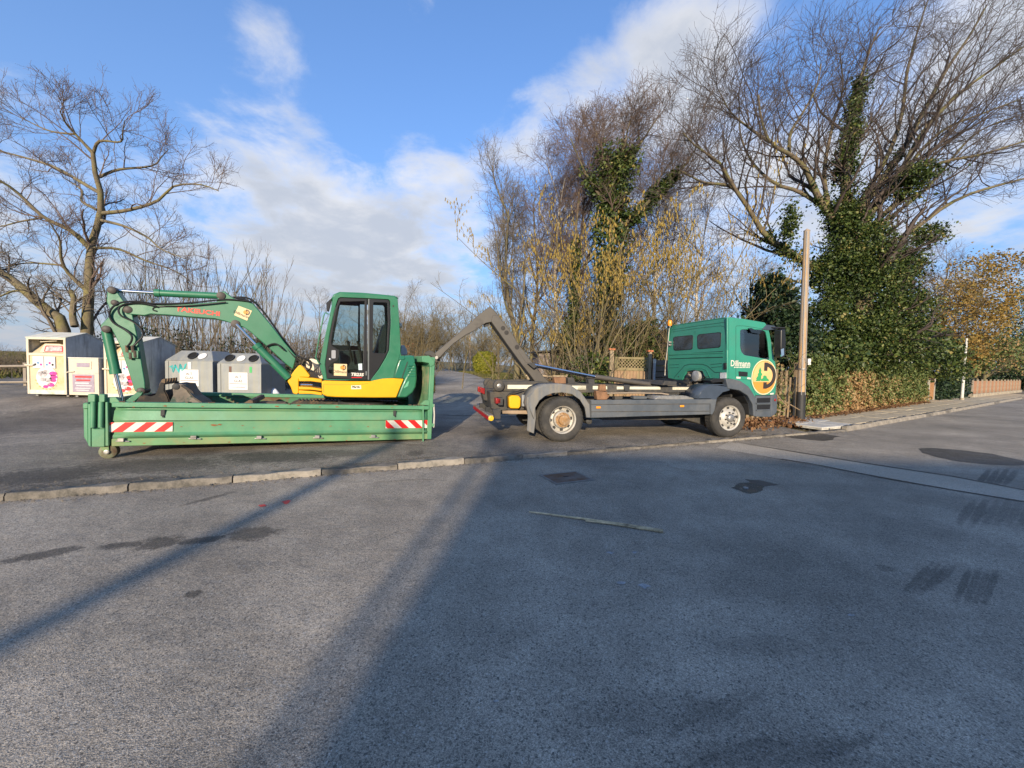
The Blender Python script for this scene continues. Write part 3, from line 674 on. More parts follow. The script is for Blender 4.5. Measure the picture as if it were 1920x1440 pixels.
# ------------------------------------------------------------------ the mini excavator on the container floor
M_XG = mat('excavator_green', (.022, .145, .075), .38, var=.10, scale=3, bump=.03, coat=.15, stain=(.034, .15, .085), stain_amt=.3, stain_soft=.2)
M_XG2 = mat('excavator_hood_green', (.018, .135, .085), .32, var=.08, scale=3, coat=.3)
M_YEL = mat('excavator_yellow', (.70, .36, .004), .45, var=.08, scale=3, stain=(.45, .25, .04), stain_amt=.10, stain_scale=6, stain_soft=.04)
M_XBLK = mat('cab_black', (.016, .016, .017), .35, var=.15)
M_CREAM = mat('cream_tank', (.62, .55, .42), .55, var=.1)
M_GLASS = glassmat('cab_glass', (.74, .82, .80), .10)
M_STICK = mat('cream_sticker', (.62, .48, .27), .5, var=.05)
M_ORANGE = mat('emblem_orange', (.62, .25, .04), .5, var=.04)
M_INK = mat('dark_ink', (.03, .025, .02), .6)
M_BROWNB = mat('bucket_steel', (.055, .045, .035), .7, metal=.3, var=.3, scale=6, bump=.15, stain=(.2, .13, .08), stain_amt=.4)
M_MUD = mat('dried_mud', (.13, .09, .055), .95, var=.35, bump=.5, bscale=30)
fx = fc; FLOOR = .13
exc = thing('mini_excavator', 'green and yellow mini excavator with enclosed cab sitting in the green container', 'excavator', matrix=fx.matrix @ Matrix.Translation((-2.6, 1.15, FLOOR)))
XO = Vector((2.6, -1.15, -FLOOR))
class XB(MB):
    def build(self, name, m, parent=exc, **k):
        if parent is exc: self.v = [tuple(Vector(p) + XO) for p in self.v]
        else: self.v = [tuple(Vector(p) + XO) for p in self.v]
        return super().build(name, m, parent, **k)
X_ = lambda pts, v: fx.trs(pts, v)
VB = 1.02                                     # near face of the boom
# arm
arm = XB().prism(X_(c2((272, 300), (278, 205), (300, 186), (345, 190), (368, 222), (405, 275), (440, 320), (492, 400), (520, 520), (545, 640), (580, 860), (602, 990), (605, 1050), (570, 1075), (515, 1068), (492, 1000), (455, 880), (395, 700), (350, 600), (320, 545), (218, 522), (225, 495), (296, 425), (300, 365)), VB + .02), VB + .02, VB + .24).build('dipper_arm', M_XG, bevel=.012)
for (x, y), r in (((316, 200), .062), ((340, 308), .05), ((455, 368), .066), ((268, 535), .062), ((565, 1065), .06)):
    u, w = X_(c2((x, y)), VB)[0]; XB().lathe([(r * .6, -.015), (r, 0), (r, .27)], (u, VB - .005, w), 'V', 16).build('pivot_pin', mat('greasy_pin', (.05, .04, .035), .6, var=.3), smooth=40)
# boom
boom_top = c2((420, 330), (440, 318), (520, 293), (600, 300), (690, 312), (830, 318), (1000, 318), (1215, 300), (1230, 240), (1240, 214), (1285, 210), (1330, 248), (1380, 280), (1460, 290), (1530, 318), (1600, 400), (1700, 520), (1800, 650), (1900, 770))
boom_bot = c2((1870, 880), (1800, 825), (1700, 730), (1600, 640), (1500, 555), (1440, 515), (1380, 500), (1300, 470), (1200, 446), (1000, 432), (800, 415), (650, 406), (600, 420), (510, 412), (440, 405))
XB().prism(X_(boom_top + boom_bot, VB), VB, VB + .26).build('boom', M_XG, bevel=.014)
u, w = X_(c2((1255, 248)), VB)[0]; u2, w2_ = X_(c2((1378, 490)), VB)[0]
XB().lathe([(.04, -.03), (.07, -.02), (.07, .3)], (u, VB, w), 'V', 14).build('boom_pin', MATS['greasy_pin'], smooth=40); XB().lathe([(.04, -.03), (.075, -.02), (.075, .3)], (u2, VB, w2_), 'V', 14).build('boom_pin', MATS['greasy_pin'], smooth=40)
pts = X_(c2((1385, 370), (1440, 365), (1510, 440), (1500, 470), (1640, 540)), VB)
# cylinders
def cyl(a, b, c, r, rr, v, names=('arm_cylinder', 'arm_cylinder_rod')):
    A, B, Cc = X_([a, b, c], v)
    XB().tube([(A[0], v, A[1]), (B[0], v, B[1])], r, 16).build(names[0], M_XG, smooth=40)
    XB().tube([(B[0], v, B[1]), (Cc[0], v, Cc[1])], rr, 12).build(names[1], M_CHROME, smooth=40)
    d = Vector((B[0] - A[0], 0, B[1] - A[1])).normalized()
    XB().tube([(B[0] - d.x * .05, v, B[1] - d.z * .05), (B[0] + d.x * .03, v, B[1] + d.z * .03)], r * 1.15, 16).build('cylinder_gland', M_XG, smooth=40)
cyl(*c2((1225, 250), (705, 226), (330, 203)), .062, .026, VB + .13)
cyl(*c2((275, 550), (350, 905), (410, 1150)), .072, .03, VB + .10, ('bucket_cylinder', 'bucket_cylinder_rod'))
cyl(*c2((1835, 955), (1560, 680), (1385, 495)), .075, .034, VB - .03, ('boom_cylinder', 'boom_cylinder_rod'))
# hoses
def hose(pts, v, r=.016, name='hose'):
    P = X_(pts, v); P = [Vector((u, v + .02 * math.sin(i), w)) for i, (u, w) in enumerate(P)]; Q = []
    for i in range(len(P) - 1):
        p0, p1, p2, p3 = P[max(i - 1, 0)], P[i], P[i + 1], P[min(i + 2, len(P) - 1)]
        for j in range(5):
            t = j / 5; Q.append(.5 * ((2 * p1) + (p2 - p0) * t + (2 * p0 - 5 * p1 + 4 * p2 - p3) * t * t + (3 * p1 - p0 - 3 * p2 + p3) * t ** 3))
    Q.append(P[-1]); XB().tube(Q, r, 6).build(name, M_BLACK, smooth=60)
hose(c2((1560, 305), (1300, 280), (1000, 308), (700, 318), (560, 300), (420, 305), (330, 345), (295, 410), (330, 480), (430, 540), (490, 590), (490, 640), (450, 690)), VB - .03)
hose(c2((700, 340), (560, 312), (430, 320), (378, 360), (400, 420), (500, 470), (570, 530), (580, 590), (540, 640), (500, 680)), VB - .045)
hose(c2((700, 380), (670, 370), (680, 350), (760, 340), (1000, 335), (1300, 305)), VB - .02, .012)
hose(c2((1380, 268), (1480, 290), (1560, 370), (1700, 545), (1850, 735), (1930, 810)), VB + .03, .02)
hose(c2((1360, 264), (1500, 275), (1620, 390), (1760, 580), (1880, 735), (1960, 790)), VB + .10, .02)
hose(c2((1780, 700), (1720, 660), (1650, 680), (1620, 730), (1640, 800), (1720, 850), (1750, 860)), VB - .06, .016)
hose(c2((1800, 720), (1740, 668), (1670, 672)), VB - .05, .016)
for k in range(5):
    hose(c3((380 + 14 * k, 740 + 6 * k), (450 + 10 * k, 770 + 4 * k), (515, 790 + 12 * k), (525 - 6 * k, 850 + 8 * k), (485 - 10 * k, 885 + 4 * k)), VB - .06 + .05 * k, .014)
hose(c3((500, 895), (560, 880), (600, 830), (585, 770), (540, 760)), .72, .01)
for x, y in ((450, 700), (480, 760), (500, 700), (520, 745)):
    u, w = X_(c2((x, y)), VB)[0]; XB().tube([(u, VB - .02, w + .05), (u + .01, VB - .02, w - .07)], .026, 8).build('hose_fitting', M_BROWNB)
u, w = X_(c2((490, 750)), VB)[0]; XB().box((u + .02, VB + .0, w), (.16, .06, .14)).build('fitting_bracket', M_XG, bevel=.008)
# bucket linkage and bucket standing in the container
XB().prism(X_(c2((410, 1170), (520, 1085), (560, 1055), (590, 1070), (570, 1105), (480, 1185)), VB - .02), VB - .02, VB + .04).build('bucket_link', M_XG, bevel=.01)
bk = X_(c2((600, 1100), (650, 1112), (690, 1100), (735, 992), (768, 1000), (765, 1060), (790, 1110), (820, 1200), (760, 1330), (640, 1360), (560, 1260), (520, 1180), (560, 1110)), .78)
XB().prism(bk, .78, .82).build('bucket_cheek', mat('bucket_black', (.018, .016, .014), .8, var=.4, bump=.2, stain=(.09, .065, .045), stain_amt=.3, stain_scale=4), bevel=.008); XB().prism(bk, 1.52, 1.56).build('bucket_cheek', M_BROWNB, bevel=.008)  # near cheek blackened to paint the shade inside the bucket
sh = XB(); ring = bk[5:] ; n = len(ring); V = [(u, v, w) for v in (.80, 1.54) for u, w in ring]
sh.add(V, [(i, i + 1, n + i + 1, n + i) for i in range(n - 1)]); sh.build('bucket_shell', M_BROWNB, solid=.02)
for v in (.84, .98, 1.12, 1.26, 1.40):
    u, w = bk[3]; XB().prism([(u - .04, w - .06), (u + .05, w - .03), (u + .05, w + .07), (u + .0, w + .05)], v, v + .07).build('bucket_tooth', M_MUD, bevel=.006)
# swing bracket (yellow) and cream tank in front of the cab
XB().prism(X_(c3((298, 985), (330, 930), (365, 880), (400, 840), (420, 828), (450, 850), (512, 928), (505, 948), (418, 945), (405, 965), (405, 1095), (385, 1110), (350, 1100), (330, 1040)), VB - .06), VB - .06, VB + .32).build('swing_bracket', M_YEL, bevel=.014)
for y0, y1 in ((945, 985), (1035, 1065), (1070, 1105)):
    XB().prism(X_(c3((405, y0), (540, y0 + 8), (625, y0 + 20), (625, y1 + 14), (520, y1), (405, y1)), VB - .1), VB - .1, VB + .36).build('swing_plate', M_YEL, bevel=.012)
u, w = X_(c3((475, 1018)), VB)[0]; XB().tube([(u - .1, VB - .02, w), (u + .12, VB - .02, w)], .035, 10).build('swing_cylinder', M_CHROME, smooth=40)
XB().prism(rounded(X_(c3((480, 880), (470, 800), (520, 765), (600, 790), (640, 970), (500, 960)), VB + .3), .05), VB + .3, 1.9).build('front_tank', M_CREAM, bevel=.02)
# undercarriage: tracks, blade, turntable
ut0, wt0 = X_(c3((290, 1190)), .30)[0]; ut1 = X_(c3((1470, 1190)), .30)[0][0]
def track(v0, v1):
    r = .23; a, b = ut0 + .12, ut1 - .05; prof = []
    for i in range(13): t = math.pi / 2 + math.pi * i / 12; prof.append((a + r * math.cos(t), FLOOR + r + .02 + r * math.sin(t)))
    for i in range(13): t = -math.pi / 2 + math.pi * i / 12; prof.append((b + r * math.cos(t), FLOOR + r + .02 + r * math.sin(t)))
    o = XB().prism(prof, v0, v1).build('track', mat('track_rubber', (.035, .03, .027), .85, var=.35, bump=.3, stain=(.2, .13, .08), stain_amt=.35, stain_scale=6), bevel=.01)
    lug = XB()
    for i in range(30):
        u = a + (b - a) * i / 29
        for w in (FLOOR + 2 * r + .03, FLOOR + .015): lug.box((u, (v0 + v1) / 2, w), (.035, v1 - v0 + .01, .03))
    tag(lug.build('track_lugs', MATS['track_rubber'], parent=o), kind='stuff')
    for i in range(5):
        u = a + (b - a) * i / 4; XB().lathe([(.03, -.015), (.13, -.01), (.13, .03)], (u, v0 - .01, FLOOR + .18), 'V', 16).build('track_roller', M_XG, parent=o, smooth=40)
track(.28, .60); track(1.70, 2.02)
XB().bb((ut0 + .3, .60, FLOOR + .2), (ut1 - .3, 1.70, FLOOR + .42)).build('track_frame', M_DARK)
XB().lathe([(.3, 0), (.5, .02), (.5, .14), (.3, .16)], ((ut0 + ut1) / 2 + .25, 1.15, FLOOR + .40), 'W', 28).build('slew_ring', M_DARK)
XB().prism(X_(c2((1440, 1175), (1500, 1140), (1530, 1145), (1540, 1180)), .5), .45, 1.9).build('dozer_blade', M_BROWNB, bevel=.01)
XB().prism(X_(c2((1540, 1172), (1600, 1165), (1800, 1172), (1800, 1182), (1540, 1184)), .9), .9, 1.3).build('blade_arm', M_MUD)
# upper body: yellow skirt, hood, counterweight
VS = .33
sk_ = X_(c3((622, 985), (650, 978), (900, 985), (1085, 985), (1140, 972), (1200, 960), (1300, 956), (1402, 962), (1370, 1040), (1330, 1140), (1100, 1140), (760, 1135), (670, 1128), (625, 1105)), VS)
XB().prism(sk_, VS, VS + .10).build('side_skirt', M_YEL, bevel=.018)
XB().prism(X_(c3((632, 1010), (900, 1012), (1010, 1010), (1060, 1000), (1060, 1006), (1010, 1017), (900, 1019), (640, 1018), (646, 1090), (632, 1088)), VS - .003), VS - .003, VS + .02).build('skirt_crease', mat('yellow_crease', (.5, .28, .01), .6))
XB().prism(X_(c3((640, 1000), (1400, 985), (1400, 1125), (640, 1125)), VS + .12), VS + .12, 1.98).build('deck', M_DARK)
cw = X_(c3((1405, 965), (1505, 800), (1522, 850), (1526, 960), (1515, 1040), (1485, 1095), (1425, 1140), (1335, 1140), (1372, 1040)), VS + .02)
XB().prism(cw, VS + .02, 1.98).build('counterweight', M_XG, bevel=.04, seg=4)
hd = X_(c3((1300, 955), (1350, 790), (1395, 742), (1450, 738), (1498, 742), (1512, 800), (1440, 965)), VS + .05)
XB().prism(hd, VS + .05, 1.95).build('engine_hood', M_XG2, bevel=.03, seg=3)
XB().prism(X_(c3((1432, 800), (1440, 800), (1385, 960), (1377, 960)), VS + .044), VS + .044, VS + .07).build('hood_seam', M_INK)
for k in range(5):
    y = 830 + 26 * k; XB().prism(X_(c3((1446 - 3 * k, y), (1512, y - 4), (1512, y + 8), (1444 - 3 * k, y + 9)), VS + .008), VS + .008, VS + .06).build('hood_louvre', M_XG2, bevel=.003)
XB().prism(rounded(X_(c3((1360, 742), (1405, 740), (1412, 770), (1395, 782), (1362, 780)), VS + .03), .015), VS + .03, VS + .2).build('hood_catch', M_XG2, bevel=.006)
XB().prism(rounded(X_(c3((1400, 1040), (1440, 985), (1452, 985), (1440, 1030), (1402, 1052)), VS + .01), .01), VS + .01, VS + .05).build('slot_highlight', mat('hood_highlight', (.12, .36, .22), .4))  # lighter green paints a highlight onto the bodywork
# cab
VCB = .36; VCF = 1.36
cab_out = X_(c3((662, 972), (640, 968), (606, 850), (608, 790), (628, 680), (660, 530), (700, 350), (728, 205), (745, 170), (795, 150), (1000, 157), (1150, 170), (1310, 186), (1342, 205), (1356, 380), (1370, 640), (1368, 720), (1345, 800), (1320, 860), (1302, 952), (1210, 965), (1092, 985), (1088, 978)), VCB)
open_ = X_(c3((1085, 975), (668, 962), (652, 825), (692, 560), (735, 330), (778, 200), (800, 188), (1060, 198), (1255, 208), (1272, 225), (1278, 430), (1262, 690), (1230, 760), (1165, 870)), VCB)
def frame_prism(out, hole, v0, v1):
    """ring between an outer outline and a hole, bridged to the hole by nearest points"""
    b = bmesh.new(); faces = []
    def loop(poly, v): vs_ = [b.verts.new((u, v, w)) for u, w in poly]; es = [b.edges.new((vs_[i], vs_[(i + 1) % len(vs_)])) for i in range(len(vs_))]; return vs_, es
    o0, e0 = loop(out, v0); h0, eh0 = loop(hole, v0)
    bmesh.ops.triangle_fill(b, edges=e0 + eh0, use_beauty=True)
    r = bmesh.ops.extrude_face_region(b, geom=list(b.faces)); vv = [x for x in r['geom'] if isinstance(x, bmesh.types.BMVert)]
    bmesh.ops.translate(b, verts=vv, vec=(0, v1 - v0, 0)); bmesh.ops.recalc_face_normals(b, faces=b.faces)
    q = XB(); b.verts.index_update(); q.add([tuple(v.co) for v in b.verts], [tuple(v.index for v in f.verts) for f in b.faces]); b.free(); return q
frame_prism(cab_out, open_, VCB, VCB + .07).build('cab_side_frame', M_XG, bevel=.012)
frame_prism(cab_out, open_, VCF - .07, VCF).build('cab_side_frame', M_XG, bevel=.012)
# roof, rear wall and front pillar faces joining the two side frames
idx_roof = cab_out[7:14]
rf = XB(); n = len(idx_roof); rf.add([(u, v, w) for v in (VCB + .002, VCF - .002) for u, w in idx_roof], [(i, i + 1, n + i + 1, n + i) for i in range(n - 1)]); rf.build('cab_roof', M_XG, solid=.05, smooth=35)
rr_ = cab_out[16:20]; rw = XB(); n = len(rr_); rw.add([(u, v, w) for v in (VCB + .01, VCF - .01) for u, w in rr_], [(i, i + 1, n + i + 1, n + i) for i in range(n - 1)]); rw.build('cab_rear_wall', M_XG, solid=.04)
XB().prism([cab_out[13], cab_out[14], (cab_out[14][0] - .07, cab_out[14][1]), (cab_out[13][0] - .07, cab_out[13][1] - .05)], VCB + .07, VCF - .07).build('rear_window_frame', M_XBLK)
fw = cab_out[3:7]; gl = XB(); n = len(fw); gl.add([(u + .03, v, w) for v in (VCB + .06, VCF - .06) for u, w in fw], [(i, i + 1, n + i + 1, n + i) for i in range(n - 1)]); gl.build('windscreen', M_GLASS)
# black door surround, door, glazing
door_out = X_(c3((672, 955), (656, 825), (696, 562), (739, 330), (782, 205), (800, 194), (1052, 203), (1052, 972)), VCB + .012)
door_glass = X_(c3((735, 925), (690, 900), (688, 850), (720, 815), (770, 790), (790, 745), (785, 690), (720, 650), (712, 612), (735, 470), (770, 300), (800, 230), (1030, 225), (1015, 860), (1000, 885), (880, 905)), VCB + .01)
frame_prism(door_out, door_glass, VCB + .012, VCB + .045).build('door', M_XBLK, bevel=.005)
XB().prism(door_glass, VCB + .022, VCB + .028).build('door_glass', M_GLASS)
qo = X_(c3((1062, 975), (1062, 202), (1250, 212), (1266, 228), (1272, 430), (1256, 690), (1224, 757), (1160, 868), (1088, 970)), VCB + .012)
qg = rounded(X_(c3((1105, 715), (1112, 235), (1245, 240), (1250, 430), (1238, 700), (1228, 722)), VCB + .012), .03)
frame_prism(qo, qg, VCB + .012, VCB + .045).build('quarter_panel', M_XBLK, bevel=.005); XB().prism(qg, VCB + .022, VCB + .028).build('quarter_glass', M_GLASS)
fo = X_(c3((700, 560), (782, 205), (1250, 212), (1262, 430), (1256, 690), (700, 660)), VCF - .05); fg = X_(c3((740, 600), (800, 270), (960, 280), (965, 640)), VCF - .05)
frame_prism(X_(c3((690, 690), (775, 200), (985, 205), (985, 690)), VCF - .09), X_(c3((725, 640), (795, 260), (970, 270), (965, 650)), VCF - .09), VCF - .09, VCF - .05).build('window_frame', M_XBLK)
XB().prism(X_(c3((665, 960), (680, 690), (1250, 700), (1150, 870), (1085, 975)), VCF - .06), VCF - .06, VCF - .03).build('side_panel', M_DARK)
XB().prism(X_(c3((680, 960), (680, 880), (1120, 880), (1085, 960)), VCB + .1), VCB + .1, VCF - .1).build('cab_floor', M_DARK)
XB().prism(X_(c3((1062, 205), (1075, 205), (1072, 970), (1058, 970)), VCB - .004), VCB - .004, VCB + .05).build('door_post_trim', mat('grey_trim', (.12, .13, .13), .4))
XB().prism(rounded(X_(c3((715, 690), (755, 690), (755, 768), (715, 768)), VCB + .0), .02), VCB + .0, VCB + .02).build('door_lock', mat('lock_silver', (.5, .5, .52), .3, metal=.6))
u, w = X_(c3((702, 776)), VCB)[0]; XB().lathe([(.01, -.004), (.02, 0), (.02, .02)], (u, VCB + .005, w), 'V', 12).build('key_barrel', MATS['lock_silver'])
for (x, y) in ((1045, 910), (1058, 330)):
    u, w = X_(c3((x, y)), VCB)[0]; XB().box((u, VCB - .005, w), (.03, .03, .09)).build('hinge', MATS['grey_trim'], bevel=.005)
# seat and levers
XB().prism(rounded(X_(c3((1010, 800), (1210, 800), (1235, 640), (1240, 440), (1215, 440), (1150, 640), (1120, 720), (1010, 730)), .62), .04), .62, 1.08).build('seat', mat('seat_vinyl', (.03, .04, .045), .6, var=.2), bevel=.03, seg=3)
for x in (870, 965):
    P = X_(c3((x + 40, 800), (x + 20, 680), (x, 600)), .6); XB().tube([(u, .6, w) for u, w in P], [.03, .018, .03], 8).build('control_lever', M_XBLK, smooth=40)
XB().prism(X_(c3((790, 700), (1010, 690), (1010, 880), (800, 880)), .75), .75, .95).build('console', mat('console_grey', (.06, .07, .075), .6, var=.2), bevel=.02)
P = X_(c3((1150, 560), (1155, 480)), .5); XB().tube([(u, .6, w) for u, w in P], .008, 6).build('belt_stalk', M_XBLK)
# grab rail, work lamp, mirror
P = X_(c3((690, 350), (655, 335), (640, 370), (600, 560), (565, 760), (600, 820)), VCB - .04); XB().tube([(u, VCB - .04, w) for u, w in P], .012, 8).build('grab_rail', M_XG, smooth=60)
lm = X_(c3((720, 190), (705, 270), (690, 325), (670, 310), (665, 240), (690, 220)), VCB + .1)
XB().prism(lm, VCB + .1, VCB + .22).build('work_lamp', M_XBLK, bevel=.012)
XB().prism(rounded(X_(c3((1372, 645), (1405, 640), (1432, 690), (1436, 735), (1372, 735)), .8), .03), .8, .85).build('mirror', mat('mirror_back', (.4, .42, .42), .3, metal=.4), bevel=.008)
u, w = X_(c3((1370, 455)), VCB + .3)[0]; XB().lathe([(.05, -.03), (.06, 0), (.05, .03)], (u, VCB + .35, w), 'U', 14).build('rear_lamp', M_CREAM)
XB().prism(X_(c3((1290, 270), (1302, 262), (1312, 275), (1300, 282)), VCB - .002), VCB - .002, VCB + .02).build('plug_hole', M_INK)
# stickers and lettering
def xloc(p, v): u, w = fx.tr(p, v); return tuple(Vector((u, v, w)) + XO)
def emblem(parent, u, v, w, r, lw=.28):
    """dark D ring round small trees"""
    q = MB(); n = 24; V = []
    for i in range(n + 1):
        t = -math.pi / 2 + math.pi * i / n
        for rr in (r, r * (1 - lw)): V.append((u + rr * math.cos(t), v, w + rr * math.sin(t)))
    q.add(V, [(2 * i, 2 * i + 1, 2 * i + 3, 2 * i + 2) for i in range(n)])
    q.bb((u - r * .1, v - .0015, w + r * (1 - lw) * .35), (u + r * .12, v + .0015, w + r)); q.bb((u - r * .1, v - .0015, w - r), (u + r * .12, v + .0015, w - r * (1 - lw) * .35))
    return q
for nm, quad, v, name_px, emb_px, tilt in (('door_sticker', c3((738, 818), (862, 822), (860, 935), (738, 930)), VCB + .004, c3((800, 895))[0], c3((825, 855))[0], -.02),
                                         ('boom_sticker', c2((1405, 335), (1520, 378), (1478, 463), (1366, 415)), VB - .004, c2((1428, 410))[0], c2((1472, 392))[0], -.36)):
    st_ = XB().prism(X_(quad, v), v, v + .008).build(nm, M_STICK)
    u, w = X_([emb_px], v)[0]; e_ = emblem(None, u, v - .003, w, .055); q = XB(); q.add(e_.v, e_.f); q.build('emblem', M_INK, parent=st_)
    q = XB(); q.prism(disc((u - .01, w), .042), v - .002, v); q.build('emblem_disc', M_ORANGE, parent=st_)
    text_mesh('lettering', 'Dillmann', .075, M_INK, st_, xloc(name_px, v - .002), rot=(math.pi / 2, -tilt, 0))
p0, p1 = c2((870, 390), (1250, 395)); l = xloc(c2((1060, 385))[0], VB - .004)
dU = (Vector(fx.tr(p1, VB)) - Vector(fx.tr(p0, VB))).length
t_ = text_mesh('lettering', 'TAKEUCHI', .115, mat('red_lettering', (.62, .05, .03), .5), exc, l, rot=(math.pi / 2, .035, 0), bold=.004)
t_.scale = (dU / max(t_.dimensions.x, .01) if t_.dimensions.x else 1.35, 1, 1)
bpy.context.view_layer.update()
t_.scale = (dU / t_.data.vertices[0].co.length if False else dU / (max(v.co.x for v in t_.data.vertices) - min(v.co.x for v in t_.data.vertices)), 1, 1)
text_mesh('lettering', 'TB235', .082, M_WHITE, exc, xloc(c3((958, 922))[0], VCB + .008), shear=.2, bold=.004, xs=1.1)
XB().prism(X_(c3((905, 945), (1005, 945), (1000, 952), (905, 952)), VCB + .008), VCB + .008, VCB + .012).build('lettering_bar', M_RED)
ms = XB().prism(X_(c3((902, 1025), (995, 1022), (997, 1058), (902, 1060)), VS - .004), VS - .004, VS + .004).build('body_sticker', mat('pale_sticker', (.75, .70, .5), .5))
text_mesh('lettering', 'Martin', .055, M_INK, ms, xloc(c3((948, 1038))[0], VS - .006), rot=(math.pi / 2, -.02, 0), bold=.002)
XB().prism(X_(c3((968, 820), (1005, 816), (1005, 878), (972, 878)), VCB + .02), VCB + .016, VCB + .02).build('window_notice', mat('pale_notice', (.55, .66, .68), .5))

# second attachment (camouflage-brown grapple bucket) and the white sack lying in the container
grm = fx.matrix @ Matrix.Translation((-3.9, 1.2, FLOOR))
GO = Vector((3.9, -1.2, -FLOOR))
grab = thing('spare_bucket', 'muddy brown spare digging bucket lying in the container', 'bucket', matrix=grm)
class GB(MB):
    def build(self, name, m, parent=grab, **k):
        self.v = [tuple(Vector(p) + GO) for p in self.v]; return super().build(name, m, parent, **k)
gp = X_(c2((800, 1190), (845, 1100), (835, 1015), (855, 1005), (940, 1010), (965, 1065), (1010, 1120), (1080, 1165), (1120, 1220), (1100, 1330), (900, 1360), (800, 1300)), .7)
GB().prism(gp, .7, .74).build('bucket_cheek', mat('worn_brown_steel', (.15, .125, .10), .8, var=.4, scale=4, stain=(.05, .075, .06), stain_amt=.45, stain_scale=3, stain_soft=.04), bevel=.008); GB().prism(gp, 1.3, 1.34).build('bucket_cheek', M_MUD, bevel=.008)
ring = gp[4:]; n = len(ring); q = GB(); q.add([(u, v, w) for v in (.72, 1.32) for u, w in ring], [(i, i + 1, n + i + 1, n + i) for i in range(n - 1)]); q.build('bucket_shell', mat('worn_bucket_paint', (.10, .12, .10), .7, var=.4, scale=5, stain=(.2, .14, .09), stain_amt=.5), solid=.02)
u, w = X_(c2((868, 1028)), .7)[0]; GB().lathe([(.03, -.02), (.055, -.01), (.055, .6)], (u, .7, w), 'V', 14).build('bucket_pin', M_DARK, smooth=40)
GB().prism(X_(c2((905, 1020), (930, 1010), (1010, 1060), (1030, 1095), (980, 1070)), .68), .66, .70).build('bucket_rib', MATS['track_rubber'], bevel=.006)
sackv = WC + .15
# ------------------------------------------------------------------ the hook-lift truck
M_TG = mat('truck_green', (.032, .235, .160), .34, var=.07, scale=2, coat=.3, stain=(.045, .22, .155), stain_amt=.25, stain_soft=.2)
M_TGREY = mat('truck_grey_plastic', (.062, .075, .092), .6, var=.16, scale=3, bump=.05, stain=(.115, .12, .125), stain_amt=.35, stain_scale=1.6, stain_soft=.2)
M_TFEND = mat('dusty_mudguard', (.125, .132, .14), .75, var=.2, scale=3, bump=.08, stain=(.21, .19, .155), stain_amt=.45, stain_scale=2.2, stain_soft=.18, streak=True)
M_CHAS = mat('chassis_dark', (.038, .038, .038), .7, var=.3, scale=4, bump=.08, stain=(.10, .085, .065), stain_amt=.4, stain_scale=3, stain_soft=.15)
M_ARM = mat('hook_arm_grey', (.078, .070, .060), .55, var=.15, scale=3, bump=.04, stain=(.05, .045, .04), stain_amt=.2)
M_TYRE = mat('tyre_rubber', (.028, .027, .026), .85, var=.25, scale=6, bump=.12, bscale=25, stain=(.085, .077, .065), stain_amt=.38, stain_scale=2.5, stain_soft=.2)
M_RIM = mat('wheel_rim_pale', (.42, .40, .36), .5, metal=.2, var=.15, stain=(.30, .22, .13), stain_amt=.25, stain_scale=5)
M_RUSTH = mat('rusty_hub', (.27, .15, .06), .8, var=.35, scale=9, bump=.2, stain=(.40, .34, .26), stain_amt=.35, stain_scale=8)
M_AMBER = mat('amber_lens', (.85, .28, .02), .3, var=.05)
M_LAMPR = mat('red_lens', (.26, .02, .02), .25, var=.2, scale=30)
M_TGL = glassmat('truck_glass', (.62, .66, .64), .12)
M_TGLD = glassmat('truck_glass_dark', (.10, .12, .13), .12)
M_PALE = mat('pale_strip', (.58, .56, .44), .5, var=.08)
M_TERRA = mat('rust_orange', (.20, .105, .055), .8, var=.35, scale=8, bump=.15)
ft = Frame(hit(1054, 829, 0), rad(13.5))
truck = thing('hook_lift_truck', 'green day-cab hook-lift truck with dark grey chassis, its arm hooked onto the green container', 'truck', matrix=ft.matrix)
Tt = ft.trs
class TB(MB):
    def build(self, name, m, parent=truck, **k): return super().build(name, m, parent, **k)
